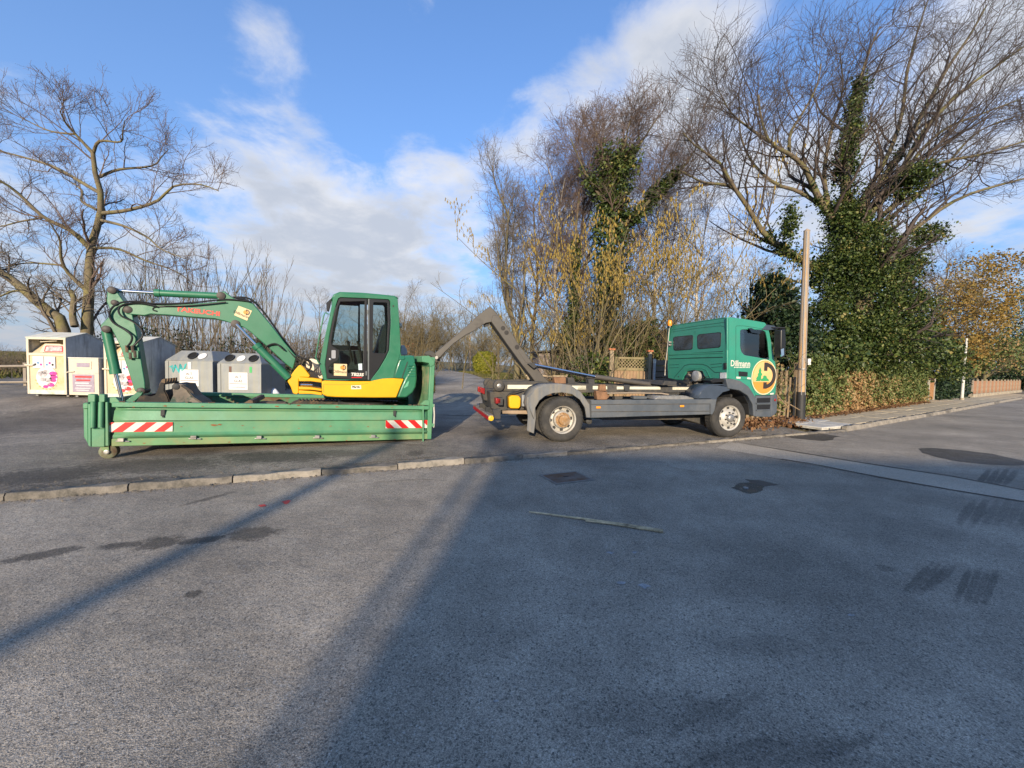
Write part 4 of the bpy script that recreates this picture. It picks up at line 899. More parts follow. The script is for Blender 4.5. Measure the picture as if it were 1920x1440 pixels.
# wheels
WR = .478
uf = ft.tr((1369, 784), 0)[0]
print('TRUCK wheelbase', uf, 'rear hub', ft.tr((1054, 786), 0))
def tyre(u, v, sgn, width, rear):
    s = sgn
    prof = [(.285, .02), (.30, .0), (.34, -.012), (.40, -.018), (.445, -.004), (.468, .025), (WR, .05), (WR, width - .05), (.468, width - .025), (.44, width), (.30, width - .01), (.285, width - .03)]
    b = TB().lathe([(r, s * h) for r, h in prof], (u, v, WR), 'V', 48, close=True)
    o = b.build('wheel', M_TYRE, smooth=35)
    gr = TB()
    for k in (.33, .5, .67):
        gr.lathe([(WR + .0015, s * (width * k - .008)), (WR + .0015, s * (width * k + .008))], (u, v, WR), 'V', 48, close=False) if False else None
    for i in range(40):                       # tread blocks
        t = 2 * math.pi * i / 40
        for k in range(4):
            R = Matrix.Rotation(-t, 3, 'Y'); h = .05 + (width - .1) * (k + .5) / 4
            gr.box((u + (WR + .001) * math.cos(t), v + s * h, WR + (WR + .001) * math.sin(t)), (.016, (width - .1) / 4 * .82, .058), R)
    tag(gr.build('tread', M_TYRE, parent=o), kind='stuff')
    if rear:
        prof = [(.30, -.012), (.292, .0), (.275, .01), (.27, .10), (.225, .13), (.19, .115), (.185, .02), (.165, -.005), (.12, -.01)]
        TB().lathe([(r, s * h) for r, h in prof], (u, v, WR), 'V', 40, caps=False).build('rim', M_RIM, parent=o, smooth=35)
        hb_ = TB().lathe([(.18, s * .0), (.155, s * -.035), (.11, s * -.045), (.105, s * -.10), (.085, s * -.115)], (u, v + s * .02, WR), 'V', 24).build('hub', M_RUSTH, parent=o, smooth=40)
        nuts = [(.145, .012, -.03)] ; nr = 10
    else:
        prof = [(.30, -.01), (.29, .004), (.27, .012), (.265, .05), (.22, .045), (.17, -.005), (.155, -.012), (.10, -.012)]
        TB().lathe([(r, s * h) for r, h in prof], (u, v, WR), 'V', 40, caps=False).build('rim', M_RIM, parent=o, smooth=35)
        TB().lathe([(.10, s * -.01), (.095, s * -.05), (.07, s * -.075), (.03, s * -.08)], (u, v, WR), 'V', 24).build('hub', M_STEEL, parent=o, smooth=40)
        nr = 8
    q = TB()
    for i in range(nr):
        t = 2 * math.pi * (i + .3) / nr; r_ = .145 if rear else .133
        q.lathe([(.017, s * -.045), (.017, s * .03)], (u + r_ * math.cos(t), v + (s * -.0), WR + r_ * math.sin(t)), 'V', 6)
    tag(q.build('wheel_nuts', M_RUSTH if rear else M_DARK, parent=o), kind='stuff')
    ho = TB()
    for i in range(8):
        t = 2 * math.pi * (i + .1) / 8; r_ = .235
        ho.lathe([(.036, s * (.108 if rear else .036)), (.036, s * (.15 if rear else .07))], (u + r_ * math.cos(t), v - s * .0, WR + r_ * math.sin(t)), 'V', 10)
    tag(ho.build('rim_holes', M_DARK, parent=o), kind='stuff')
TW = 2.36
tyre(0, 0, 1, .27, True); tyre(0, .33, 1, .27, True); tyre(0, TW, -1, .27, True); tyre(uf, .02, 1, .29, False); tyre(uf, TW - .02, -1, .29, False)
TB().tube([(0, .3, WR), (0, TW - .3, WR)], .09, 12).build('axle', M_CHAS, smooth=40); TB().tube([(uf, .3, WR), (uf, TW - .3, WR)], .06, 12).build('axle', M_CHAS, smooth=40)
# chassis rails and hook-lift subframe (at the middle of the truck)
VCH = .72
ue = ft.tr((925, 740), VCH)[0]; uc = ft.tr((1330, 740), VCH)[0]
for v in (VCH, TW - VCH - .08): TB().bb((ue, v, .62), (uc + 1.6, v + .08, .86)).build('chassis_rail', M_CHAS, bevel=.01)
for u in (ue + .15, .6, 1.9, 3.0): TB().bb((u, VCH + .08, .66), (u + .1, TW - VCH - .08, .82)).build('cross_member', M_CHAS)
# subframe beams with the pale strips, traced from the photo
VSB = .60
sb = Tt(c5((820, 830), (1240, 825), (1400, 850), (1800, 850)) + c6((600, 858), (950, 862), (1100, 865), (1390, 868), (1380, 930), (960, 935), (600, 930), (0, 940)) + c5((760, 920)), VSB)
TB().prism(sb, VSB, VSB + .12).build('subframe', M_CHAS, bevel=.01); TB().prism(sb, TW - VSB - .12, TW - VSB).build('subframe', M_CHAS, bevel=.01)
for q_ in (c5((915, 862), (1260, 862), (1260, 902), (915, 902)), c5((1560, 870), (1700, 870), (1700, 908), (1560, 908)), c6((20, 862), (110, 862), (110, 900), (20, 900)), c6((190, 862), (350, 866), (350, 900), (190, 900)), c6((460, 868), (535, 868), (535, 900), (460, 900)),
           c6((605, 870), (950, 872), (950, 902), (605, 900)), c6((1088, 876), (1370, 878), (1370, 905), (1088, 905))):
    TB().prism(Tt(q_, VSB - .012), VSB - .012, VSB + .01).build('pale_strip', M_PALE)
TB().prism(Tt(c6((1092, 878), (1245, 880), (1245, 902), (1092, 902)), VSB - .016), VSB - .016, VSB - .01).build('maker_plate', mat('plate_beige', (.5, .47, .36), .5, var=.3, scale=40))
# rear rollers
for v in (VSB - .12, TW - VSB - .02):
    u, w = Tt(c5((830, 870)), VSB - .1)[0]
    o = TB().lathe([(.03, 0), (.05, -.005), (.10, .0), (.12, .015), (.12, .12), (.10, .135)], (u, v, w), 'V', 28).build('rear_roller', M_CHAS, smooth=35)
    TB().lathe([(.02, -.012), (.045, -.006), (.045, .01)], (u, v, w), 'V', 14).build('roller_bolt', M_STEEL, parent=o)
# rear end box, lamps, bumper
TB().prism(Tt(c5((740, 930), (1190, 925), (1190, 1110), (870, 1120), (750, 1100)), VSB - .02), VSB - .02, TW - VSB).build('rear_frame', M_CHAS, bevel=.015)
ul_, wl_ = Tt(c5((818, 1020)), .42)[0]
for v in (.36, TW - .56):
    o = TB().box((ul_, v + .1, wl_), (.11, .20, .12)).build('tail_lamp', M_LAMPR, bevel=.012); TB().box((ul_ + .05, v + .1, wl_ - .01), (.1, .2, .16)).build('lamp_body', M_DARK, parent=o)
TB().prism(Tt(c5((932, 985), (960, 968), (1030, 970), (1048, 1000), (1046, 1075), (1030, 1100), (945, 1098), (932, 1075)), .38), .38, .60).build('yellow_valve_box', M_YEL, bevel=.02)
TB().prism(Tt(c5((1060, 960), (1095, 965), (1095, 1080), (1060, 1080)), .42), .42, .52).build('air_cylinder', mat('grey_cyl', (.22, .23, .24), .5, var=.2), bevel=.02)
hose_pts = Tt(c5((910, 1080), (905, 980), (940, 945), (1010, 930), (1080, 905)), .4)
TB().tube([(u, .4, w) for u, w in hose_pts], .014, 6).build('brake_hose', M_BLACK, smooth=60)
TB().prism(Tt(c5((865, 1120), (1125, 1118), (1125, 1155), (865, 1150)), .4), .4, .46).build('light_bar', mat('tan_bar', (.28, .20, .13), .7, var=.2), bevel=.006)
TB().prism(Tt(c5((920, 1110), (1020, 1110), (1015, 1160), (925, 1160)), .42), .42, .5).build('bar_bracket', M_CHAS)
bu, bw = Tt(c5((750, 1195)), .06)[0]
TB().bb((bu - .05, .06, bw - .06), (bu + .05, TW - .06, bw + .06)).build('rear_bumper', mat('bumper_steel', (.3, .25, .19), .7, var=.25, stain=(.2, .14, .1), stain_amt=.4), bevel=.01)
TB().bb((bu - .058, .10, bw - .045), (bu - .052, TW - .10, bw + .03)).build('bumper_stripe', M_RED)
TB().lathe([(.03, -.012), (.055, -.006), (.055, .02)], (bu, .05, bw), 'V', 16).build('side_reflector', mat('yellow_reflector', (.8, .5, .03), .35))
TB().prism(Tt(c5((770, 1110), (850, 1100), (845, 1205), (780, 1200)), .2), .2, .3).build('bumper_bracket', M_CHAS, bevel=.006); 
for v in (.7, TW - .8): TB().bb((bu, v, bw), (bu + .5, v + .08, bw + .16)).build('bumper_arm', M_CHAS)
# tow jaw seen beyond the frame
u, w = Tt(c5((690, 960)), 1.15)[0]
TB().prism([(u - .05, w - .12), (u + .2, w - .16), (u + .25, w + .14), (u, w + .16), (u - .1, w + .08)], 1.0, 1.3).build('tow_jaw', M_CHAS, bevel=.02)
for v in (.95, 1.32): TB().prism([(u - .14, w + .06), (u - .04, w + .02), (u - .04, w + .16), (u - .14, w + .18)], v, v + .1).build('red_catch', M_LAMPR, bevel=.008)
# hook arm: lower beam, knee, upper beam, hook
VA = TW / 2 - .16
low_o = Tt(c5((752, 228), (770, 165), (830, 168), (848, 200), (960, 340), (1010, 430), (1180, 660), (1260, 760), (1330, 830), (1370, 870), (1220, 870), (1140, 760), (1060, 660), (900, 440)), VA)
TB().prism(low_o, VA, VA + .32).build('hook_arm_lower', M_ARM, bevel=.014)
up_o = Tt(c5((742, 73), (800, 130), (842, 185), (800, 220), (755, 235), (700, 245), (640, 285), (590, 320), (500, 365), (380, 450), (300, 525), (240, 592), (195, 580), (188, 545), (330, 425), (500, 280), (640, 150)), VA + .03)
TB().prism(up_o, VA + .03, VA + .29).build('hook_arm_upper', M_ARM, bevel=.016)
for c_, r_ in (((870, 295), .052), ((905, 340), .052), ((1010, 485), .055)):
    u, w = Tt(c5(c_), VA)[0]; TB().lathe([(r_ * .3, -.006), (r_, -.005), (r_, .02)], (u, VA, w), 'V', 20).build('arm_boss', mat('greasy_boss', (.018, .015, .013), .6, var=.2), smooth=40)
TB().prism(Tt(c5((1020, 520), (1070, 510), (1150, 640), (1100, 640)), VA - .008), VA - .008, VA + .01).build('arm_plate', M_ARM, bevel=.004)
TB().prism(Tt(c5((680, 255), (730, 240), (735, 265), (690, 285)), VA + .1), VA + .1, VA + .22).build('stop_block', M_DARK)
hk = Tt(c5((80, 560), (100, 525), (150, 520), (200, 545), (245, 590), (235, 625), (200, 645), (175, 600), (140, 570)), VA + .08)
TB().prism(hk, VA + .08, VA + .24).build('hook', M_CHAS, bevel=.015)
u, w = Tt(c5((205, 590)), VA)[0]; TB().tube([(u, VA - .06, w), (u, VA + .38, w)], .035, 12).build('hook_pin', M_STEEL, smooth=40)
# lift cylinders
for v in (VA - .09, VA + .41):
    a, b_, c_ = Tt(c5((1150, 655), (1790, 780)) + c6((960, 862)), VA - .09)
    TB().tube([(a[0], v, a[1]), (b_[0], v, b_[1])], .034, 14).build('lift_rod', M_CHROME, smooth=40)
    TB().tube([(b_[0], v, b_[1]), (c_[0], v, c_[1])], .058, 16).build('lift_cylinder', M_ARM, smooth=40)
TB().prism(Tt(c5((1120, 650), (1180, 640), (1210, 680), (1180, 700)), VA - .14), VA - .14, VA - .04).build('rod_eye', M_CHAS, bevel=.008)
TB().prism(Tt(c6((900, 850), (960, 800), (1130, 810), (1140, 900), (940, 900)), VA - .1), VA - .1, VA + .5).build('cylinder_mount', M_CHAS, bevel=.012)
# posts, rusty clutter along the subframe
for q_, v, m_ in ((c6((140, 785), (210, 785), (215, 900), (150, 900)), .66, M_CHAS), (c6((540, 850), (615, 850), (595, 920), (550, 920)), .55, M_CHAS), (c6((270, 845), (335, 845), (345, 920), (260, 920)), .5, M_TERRA),
               (c6((225, 915), (360, 930), (380, 980), (345, 1018), (240, 1018)), .48, M_TERRA), (c5((1380, 785), (1500, 785), (1500, 850), (1390, 850)), .8, M_TERRA), (c5((1520, 790), (1580, 790), (1590, 850), (1520, 850)), .9, M_CHAS),
               (c6((440, 980), (530, 985), (520, 1020), (440, 1020)), .5, M_CHAS), (c6((650, 975), (800, 980), (800, 1010), (650, 1010)), .55, M_TGREY)):
    TB().prism(Tt(q_, v), v, v + .16).build('frame_fitting', m_, bevel=.012)
P = Tt(c6((350, 945), (600, 940), (960, 945), (1040, 958)), .45); TB().tube([(u, .45, w) for u, w in P], .018, 8).build('tarp_pole', mat('pole_tan', (.25, .20, .15), .7, var=.15), smooth=40)
cp = TB().prism(Tt(c6((860, 1008), (900, 972), (1200, 968), (1310, 1000), (1310, 1012)), .30), .2, .62).build('step_plate', mat('checker_plate', (.38, .37, .35), .4, metal=.6, var=.25, scale=12), bevel=.004)
# side guard panel
VG = -.01
sg = Tt(c6((165, 1022), (1510, 1012), (1585, 1012), (1560, 1140), (1535, 1185), (1510, 1182), (165, 1222)), VG)
TB().prism(sg, VG, VG + .06).build('side_guard', M_TGREY, bevel=.012)
for y0, y1 in ((1060, 1068), (1142, 1150)):
    TB().prism(Tt(c6((172, y0 + 6), (1500, y0), (1500, y1), (172, y1 + 6)), VG - .004), VG - .004, VG + .01).build('guard_groove', M_CHAS)
TB().prism(Tt(c6((168, 1030), (172, 1030), (172, 1215), (168, 1215)), VG - .004), VG - .004, VG + .01).build('guard_seam', M_DARK)
TB().prism(Tt(c6((1505, 1060), (1512, 1060), (1512, 1180), (1505, 1180)), VG - .004), VG - .004, VG + .01).build('guard_seam', M_DARK)
for x, y in ((250, 1103), (1190, 1088)):
    u, w = Tt(c6((x, y)), VG)[0]; TB().box((u, VG - .01, w), (.105, .02, .045)).build('side_marker', M_AMBER, bevel=.008)
TB().prism(Tt(c6((165, 1205), (1250, 1195), (1180, 1240), (300, 1245)), .5), .5, 1.8).build('undertray', M_CHAS)
TB().prism(Tt(c6((1240, 1190), (1530, 1185), (1500, 1310), (1420, 1300), (1200, 1230)), .55), .55, 1.6).build('axle_housing', M_CHAS, bevel=.03)
u, w = Tt(c5((1735, 1225)), .35)[0]; TB().lathe([(.05, 0), (.075, .02), (.075, .3)], (u, .35, w), 'V', 16).build('air_tank', M_CHAS, smooth=40)
# rear mudguard: arched shell over the wheel with a rim lip
arc = Tt(c5((1180, 1195), (1195, 1090), (1235, 1020), (1290, 975), (1370, 945), (1460, 938), (1560, 955), (1640, 1010), (1690, 1090), (1705, 1190)), -.02)
arc_o = Tt(c5((1180, 1195), (1130, 1060), (1145, 985), (1205, 900), (1290, 862), (1460, 855), (1545, 868), (1650, 940), (1735, 1060), (1745, 1190)), -.02)
def band(inner, outer, v0, v1, name, m_, bevel=.01):
    TB().prism(outer + inner[::-1], v0, v1).build(name, m_, bevel=bevel)
band(arc, arc_o, -.02, .02, 'mudguard_lip', M_TFEND)
sh_ = TB(); n = len(arc_o); V = [(u, v, w) for v in (-.015, .62) for u, w in arc_o]; sh_.add(V, [(i, i + 1, n + i + 1, n + i) for i in range(n - 1)]); sh_.build('mudguard', M_TFEND, solid=.012, smooth=50)
V = [(u, v, w) for v in (TW - .62, TW) for u, w in arc_o]; sh_ = TB(); sh_.add(V, [(i, i + 1, n + i + 1, n + i) for i in range(n - 1)]); sh_.build('mudguard', M_TFEND, solid=.012, smooth=50)
TB().prism(Tt(c5((1110, 985), (1190, 975), (1200, 1195), (1180, 1350), (1110, 1320), (1120, 1180), (1110, 1080)), .06), .06, .09).build('mud_flap', M_TFEND, bevel=.01)
TB().prism(Tt(c5((1185, 1200), (1250, 1200), (1255, 1340), (1200, 1300)), .3), .3, .5).build('spray_brush', M_TYRE)
# front mudguard behind the front wheel
fa = Tt(c7((560, 965), (585, 900), (640, 850), (700, 832), (790, 830), (860, 845)), .04)
sh_ = TB(); n = len(fa); sh_.add([(u, v, w) for v in (.03, .55) for u, w in fa], [(i, i + 1, n + i + 1, n + i) for i in range(n - 1)]); sh_.build('front_mudguard', mat('blue_black_plastic', (.045, .06, .085), .4, var=.15), solid=.02, smooth=50)
TB().prism(Tt(c7((560, 965), (590, 895), (640, 852), (700, 835), (760, 838), (860, 850), (870, 885), (800, 905), (745, 960), (725, 1060), (690, 1110), (690, 965)), .03), .03, .06).build('mudguard_face', MATS['blue_black_plastic'], bevel=.015)
P0_, P1_ = Tt(c6((1148, 905), (1148, 970)), .35); TB().tube([(P0_[0], .35, P0_[1]), (P1_[0], .35, P1_[1])], .012, 6).build('guard_stay', M_CHAS)
P0_, P1_ = Tt(c6((1312, 905), (1312, 990)), .35); TB().tube([(P0_[0], .35, P0_[1]), (P1_[0], .35, P1_[1])], .02, 6).build('guard_stay', M_CHAS)

# ---- cab
VC = .04; VD = TW - .04
UR = ft.tr(c7((842, 480))[0], VC)[0]                 # plane of the cab's rear wall
def tru(p, u):                                        # pixel -> (v, w) on the plane u
    d = ft.Mi @ ray(*p); c = ft.Mi @ (CAM - ft.O); t = (u - c.x) / d.x; q = c + d * t; return (q.y, q.z)
def Tu(pts, u=None): return [tru(p, UR if u is None else u) for p in pts]
class RB(TB):
    def prismu(self, poly, u0, u1):
        n0 = len(self.v); self.prism(poly, u0, u1); self.v[n0:] = [(y, x, z) for x, y, z in self.v[n0:]]; return self
rear = c7((268, 768), (262, 640), (275, 480), (300, 268), (330, 256), (560, 222), (820, 180), (842, 182), (842, 772), (690, 805), (640, 805), (618, 745), (598, 700), (520, 690), (450, 700), (420, 760), (405, 785), (350, 785))
rear_l = Tu(rear); VF = max(p[0] for p in rear_l); print('CAB rear wall width', VF, 'UR', UR)
VD = min(VF, TW + .02)
rear_l = [(min(p[0], VD), p[1]) for p in rear_l]
RB().prismu(rear_l, UR, UR + .05).build('cab_rear_wall', M_TG, bevel=.02, seg=3)
# day cab side with the door window cut out
day = c7((842, 772), (842, 182), (860, 178), (1000, 195), (1120, 215), (1205, 230), (1228, 262), (1250, 330), (1275, 470), (1298, 600), (1308, 680), (1312, 800), (1306, 905), (1290, 932), (1115, 932), (1108, 955), (1085, 905), (1040, 848), (960, 800), (880, 775))
win = c7((968, 305), (990, 297), (1180, 300), (1215, 322), (1232, 400), (1252, 590), (1130, 565), (1010, 545), (980, 515), (968, 470))
day_l = Tt(day, VC); win_l = rounded(Tt(win, VC), .03)
def frame_t(out, hole, v0, v1):
    q0 = frame_prism(out, hole, v0, v1); t = TB(); t.add(q0.v, q0.f); return t
frame_t(day_l, win_l, VC, VC + .05).build('cab_side', M_TG, bevel=.012)
TB().prism(win_l, VC + .015, VC + .02).build('door_window', M_TGL)
frame_t(day_l[:14] + Tt(c7((1300, 690), (842, 690)), VC), win_l, VD - .05, VD).build('cab_side', M_TG, bevel=.012); TB().prism(win_l, VD - .02, VD - .015).build('door_window', M_TGL)
roof = [(UR + .01, day_l[1][1])] + day_l[2:6]
q = TB(); n = len(roof); q.add([(u, v, w - (.0 if v not in (VC + .01, VD - .01) else .035)) for v in (VC + .01, VC + .13, VD - .13, VD - .01) for u, w in roof], [(j * n + i, j * n + i + 1, (j + 1) * n + i + 1, (j + 1) * n + i) for j in range(3) for i in range(n - 1)]); q.build('cab_roof', M_TG, solid=.03, smooth=40)
fr_ = day_l[6:10]; q = TB(); n = len(fr_); q.add([(u - .02, v, w) for v in (VC + .09, VD - .09) for u, w in fr_], [(i, i + 1, n + i + 1, n + i) for i in range(n - 1)]); q.build('windscreen', M_TGL)
fp = [(u + .0, w) for u, w in day_l[9:14]]; q = TB(); n = len(fp); q.add([(u + (.10 if VC + .2 < v < VD - .2 else .0), v, w) for v in (VC + .01, VC + .25, VD - .25, VD - .01) for u, w in fp], [(j * n + i, j * n + i + 1, (j + 1) * n + i + 1, (j + 1) * n + i) for j in range(3) for i in range(n - 1)]); q.build('cab_front', M_TG, solid=.03, smooth=40)
TB().bb((day_l[15][0], VC + .05, .95), (day_l[12][0] - .02, VD - .05, 1.0)).build('cab_floor', M_DARK)
TB().bb((UR + .06, VC + .06, day_l[0][1] + .25), (day_l[12][0] - .1, VD - .06, day_l[0][1] + .29)).build('cab_floor', M_DARK)
# rear windows, mouldings and seams
for wpx in (c7((318, 378), (335, 366), (500, 350), (512, 360), (506, 480), (495, 492), (340, 503), (322, 492)), c7((550, 358), (566, 343), (770, 322), (783, 332), (776, 458), (762, 472), (570, 488), (552, 476))):
    wl2 = rounded(Tu(wpx, UR - .006), .03)
    cx_, cw_ = sum(p[0] for p in wl2) / len(wl2), sum(p[1] for p in wl2) / len(wl2)
    o = RB().prismu(wl2, UR - .006, UR + .01).build('rear_window', M_XBLK, bevel=.004)
    RB().prismu([(cx_ + (u - cx_) * .94, cw_ + (w - cw_) * .9) for u, w in wl2], UR - .009, UR - .0065).build('window_pane', mat('tinted_window', (.02, .028, .036), .06, var=.05, spec=.8), parent=o)
def groove(pts, wd=.007, m_=None, name='body_seam', v=None, wall=False):
    v = VC - .002 if v is None else v
    if wall: P = [Vector((UR - (VC - v), a_, b_)) for a_, b_ in Tu(pts, UR - (VC - v))]
    else: P = [Vector((u, v, w)) for u, w in Tt(pts, v)]
    dp = Vector((.006, 0, 0)) if wall else Vector((0, .006, 0))
    b = TB()
    for a, c_ in zip(P, P[1:]):
        d_ = (c_ - a).normalized(); nn = d_.cross(dp).normalized() * wd / 2
        b.add([a + nn, c_ + nn, c_ - nn, a - nn, a + nn + dp, c_ + nn + dp, c_ - nn + dp, a - nn + dp], [(0, 1, 2, 3), (4, 7, 6, 5), (0, 4, 5, 1), (1, 5, 6, 2), (2, 6, 7, 3), (3, 7, 4, 0)])
    b.build(name, m_ or mat('seam_dark_green', (.012, .07, .05), .6))
M_RIB = mat('truck_green_rib', (.035, .25, .16), .32, coat=.3)
gw = dict(wall=True)
groove(c7((310, 300), (560, 262), (815, 228)), .012, **gw); groove(c7((315, 320), (560, 285), (780, 262), (815, 272)), .010, **gw)
groove(c7((280, 545), (540, 525), (800, 510)), .028, **gw); groove(c7((285, 580), (540, 572), (800, 565)), .028, **gw)
for y in (528, 562): groove(c7((285, y + 10), (540, y), (800, y - 8)), .03, M_RIB, 'body_rib', VC - .012, True)
for a_, b_ in (((280, 640), (375, 635)), ((280, 668), (372, 664)), ((680, 635), (790, 625)), ((685, 665), (790, 655))): groove(c7(a_, b_), .014, **gw)
groove(c7((330, 760), (390, 690), (430, 645), (480, 632), (600, 632), (650, 650), (720, 712), (790, 712)), .02, **gw)
groove(c7((385, 765), (430, 690), (470, 672), (600, 670), (640, 690), (680, 770)), .02, M_RIB, 'body_rib', VC - .01, True)
groove(c7((530, 310), (530, 345)), .01, **gw); groove(c7((822, 190), (822, 770)), .012, **gw)
groove(c7((925, 770), (925, 270), (935, 262), (1000, 262), (1180, 290)), .009); groove(c7((925, 768), (1060, 785), (1115, 930)), .007); groove(c7((856, 190), (856, 770)), .008)
for x, y in ((370, 752), (665, 752)):
    v_, w = Tu(c7((x, y)))[0]; TB().lathe([(.012, -.006), (.02, -.003), (.02, .01)], (UR, v_, w), 'U', 10).build('rivet', M_DARK)
RB().prismu(Tu(c7((805, 620), (830, 618), (830, 680), (805, 682)), UR - .02), UR - .02, UR + .01).build('vent_block', M_XBLK, bevel=.004)
RB().prismu(Tu(c7((772, 715), (828, 712), (828, 768), (772, 770)), UR - .015), UR - .015, UR + .01).build('lamp_block', mat('pale_grey_block', (.5, .5, .5), .6, var=.3, scale=20))
# engine clutter in the cut-out
v_, w = Tu(c7((530, 745)))[0]
TB().bb((UR + .5, v_ - .7, w - .5), (UR + .55, v_ + .7, w + .25)).build('engine_bulkhead', M_DARK)
M_ENG = mat('greasy_engine', (.09, .075, .06), .6, metal=.3, var=.5, scale=10, stain=(.35, .32, .28), stain_amt=.3)
for i in range(14):
    TB().tube([(UR + random.uniform(-.05, .4), v_ + random.uniform(-.5, .4), w + random.uniform(-.32, .1)) for _ in range(3)], random.uniform(.02, .055), 7).build('engine_pipe', M_ENG, smooth=40)
TB().lathe([(.05, 0), (.14, .02), (.14, .18), (.05, .2)], (UR - .05, v_ - .05, w - .0), 'U', 18).build('air_filter', mat('alloy_part', (.45, .44, .42), .45, metal=.5, var=.3, scale=9), smooth=40)
TB().prism(Tt(c7((680, 790), (720, 768), (840, 772), (850, 800), (700, 812)), .1), .1, .4).build('cab_lock_arm', M_XBLK, bevel=.01)
TB().prism(Tt(c7((240, 790), (360, 800), (350, 830), (220, 835)), .35), .35, 1.9).build('cab_cross_tube', M_CHAS, bevel=.01)
# wheel arch moulding, steps, bumper
ao = Tt(c7((830, 775), (900, 776), (970, 792), (1050, 848), (1100, 925), (1118, 960), (1118, 1138), (1096, 1130), (1088, 1020), (1040, 935), (960, 885), (880, 872), (850, 868)), VC - .03)
TB().prism(ao, VC - .03, VC + .12).build('wheel_arch', M_TGREY, bevel=.015)
q = TB(); ar = ao[7:]; n = len(ar); q.add([(u, v, w) for v in (VC + .1, .6) for u, w in ar], [(i, i + 1, n + i + 1, n + i) for i in range(n - 1)]); q.build('wheel_housing', M_DARK, solid=.01)
so = c7((1116, 935), (1272, 935), (1262, 1142), (1116, 1138))
TB().prism(Tt(so, VC - .005), VC - .005, VC + .05).build('step_panel', M_TGREY, bevel=.01)
for y in (960, 1025):
    TB().prism(Tt(c7((1130, y), (1258, y - 4), (1254, y + 42), (1130, y + 46)), VC - .012), VC - .009, VC - .002).build('step_recess', M_XBLK); TB().prism(Tt(c7((1126, y + 46), (1256, y + 42), (1256, y + 54), (1126, y + 58)), VC - .03), VC - .03, VC + .02).build('step_tread', M_TGREY, bevel=.004)
VD = min(VD, TW - .04)
bo = Tt(c7((1270, 932), (1320, 925), (1328, 960), (1322, 1100), (1300, 1120), (1264, 1142)), VC - .01)
TB().prism(bo, VC - .01, VD + .01).build('front_bumper', MATS['truck_grey_plastic'], bevel=.02, seg=3)
u, w = Tt(c7((1298, 976)), VC)[0]; TB().box((u, VC - .015, w), (.05, .02, .06)).build('front_reflector', M_LAMPR, bevel=.006)
TB().prism(rounded(Tt(c7((952, 700), (1040, 708), (1038, 752), (955, 748)), VC - .01), .015), VC - .01, VC + .01).build('door_handle', M_XBLK, bevel=.004)
for q_ in (c7((930, 752), (970, 756), (970, 772), (930, 770)), c7((1035, 758), (1068, 762), (1068, 778), (1035, 775)), c7((1256, 912), (1290, 908), (1288, 922), (1256, 926))):
    TB().prism(Tt(q_, VC - .006), VC - .006, VC + .005).build('white_marker', M_WHITE)
# emblem on the door: cream ring, orange disc, dark D, green trees; lettering
cu, cw_ = Tt(c7((1196, 757)), VC)[0]; re = abs(Tt(c7((1196, 587)), VC)[0][1] - cw_)
ru = abs(Tt(c7((1075, 757)), VC)[0][0] - cu)
u_max = day_l[11][0] - .005
def cl(poly): return [(min(u, u_max), w) for u, w in poly]
em = TB().prism(cl(disc((cu, cw_), re, 40, ru)), VC - .005, VC + .002).build('door_emblem', mat('emblem_cream', (.66, .56, .36), .5), smooth=None)
em['label'] = 'round orange emblem with a dark letter D and two green trees'
TB().prism(cl(disc((cu, cw_), re * .94, 40, ru * .94)), VC - .0075, VC - .0055).build('emblem_field', M_ORANGE, parent=em)
TB().prism(cl([(u, w) for u, w in disc((cu, cw_), re * .9, 40, ru * .9) if w > cw_ - re * .32]), VC - .009, VC - .008).build('emblem_sky', mat('emblem_peach', (.68, .42, .17), .5), parent=em)
D_ = []
d0u, d0w = Tt(c7((1200, 742)), VC)[0]; rw2 = abs(Tt(c7((1200, 615)), VC)[0][1] - d0w); ru2 = abs(Tt(c7((1308, 742)), VC)[0][0] - d0u)
q = TB(); n = 24; V = []
for i in range(n + 1):
    t = -math.pi / 2 + math.pi * i / n
    for k in (1, .70): V.append((min(d0u + ru2 * k * math.cos(t), u_max - .002), VC - .0105, d0w + rw2 * k * math.sin(t)))
q.add(V, [(2 * i, 2 * i + 1, 2 * i + 3, 2 * i + 2) for i in range(n)])
q.bb((d0u - .03, VC - .011, d0w + rw2 * .36), (d0u + .07, VC - .010, d0w + rw2)); q.bb((d0u - .03, VC - .011, d0w - rw2), (d0u + .07, VC - .010, d0w - rw2 * .5)); q.build('emblem_letter', M_INK, parent=em)
M_TREEG = mat('emblem_green', (.03, .28, .10), .5)
TB().prism(Tt(c7((1112, 795), (1125, 780), (1120, 770), (1140, 740), (1132, 738), (1148, 705), (1142, 702), (1160, 658), (1175, 700), (1168, 705), (1182, 735), (1172, 742), (1170, 770), (1160, 795)), VC - .012), VC - .012, VC - .010).build('emblem_tree', M_TREEG, parent=em)
TB().prism(Tt(c7((1165, 795), (1168, 775), (1185, 768), (1190, 745), (1205, 738), (1222, 748), (1225, 765), (1240, 775), (1245, 795)), VC - .012), VC - .012, VC - .010).build('emblem_tree', M_TREEG, parent=em)
pL, pR = Tt(c7((876, 640), (1062, 640)), VC); um, wm = Tt(c7((968, 628)), VC)[0]
t_ = text_mesh('lettering', 'Dillmann', .2, M_WHITE, truck, (um, VC - .004, wm), bold=.003); wd_ = max(v.co.x for v in t_.data.vertices) - min(v.co.x for v in t_.data.vertices); t_.scale = ((pR[0] - pL[0]) / wd_, 1, 1)
for i in range(11):
    x = 908 + i * 14; TB().prism(Tt(c7((x, 658), (x + 9, 658.5), (x + 9, 668), (x, 667)), VC - .004), VC - .004, VC + .001).build('small_letter', M_WHITE)
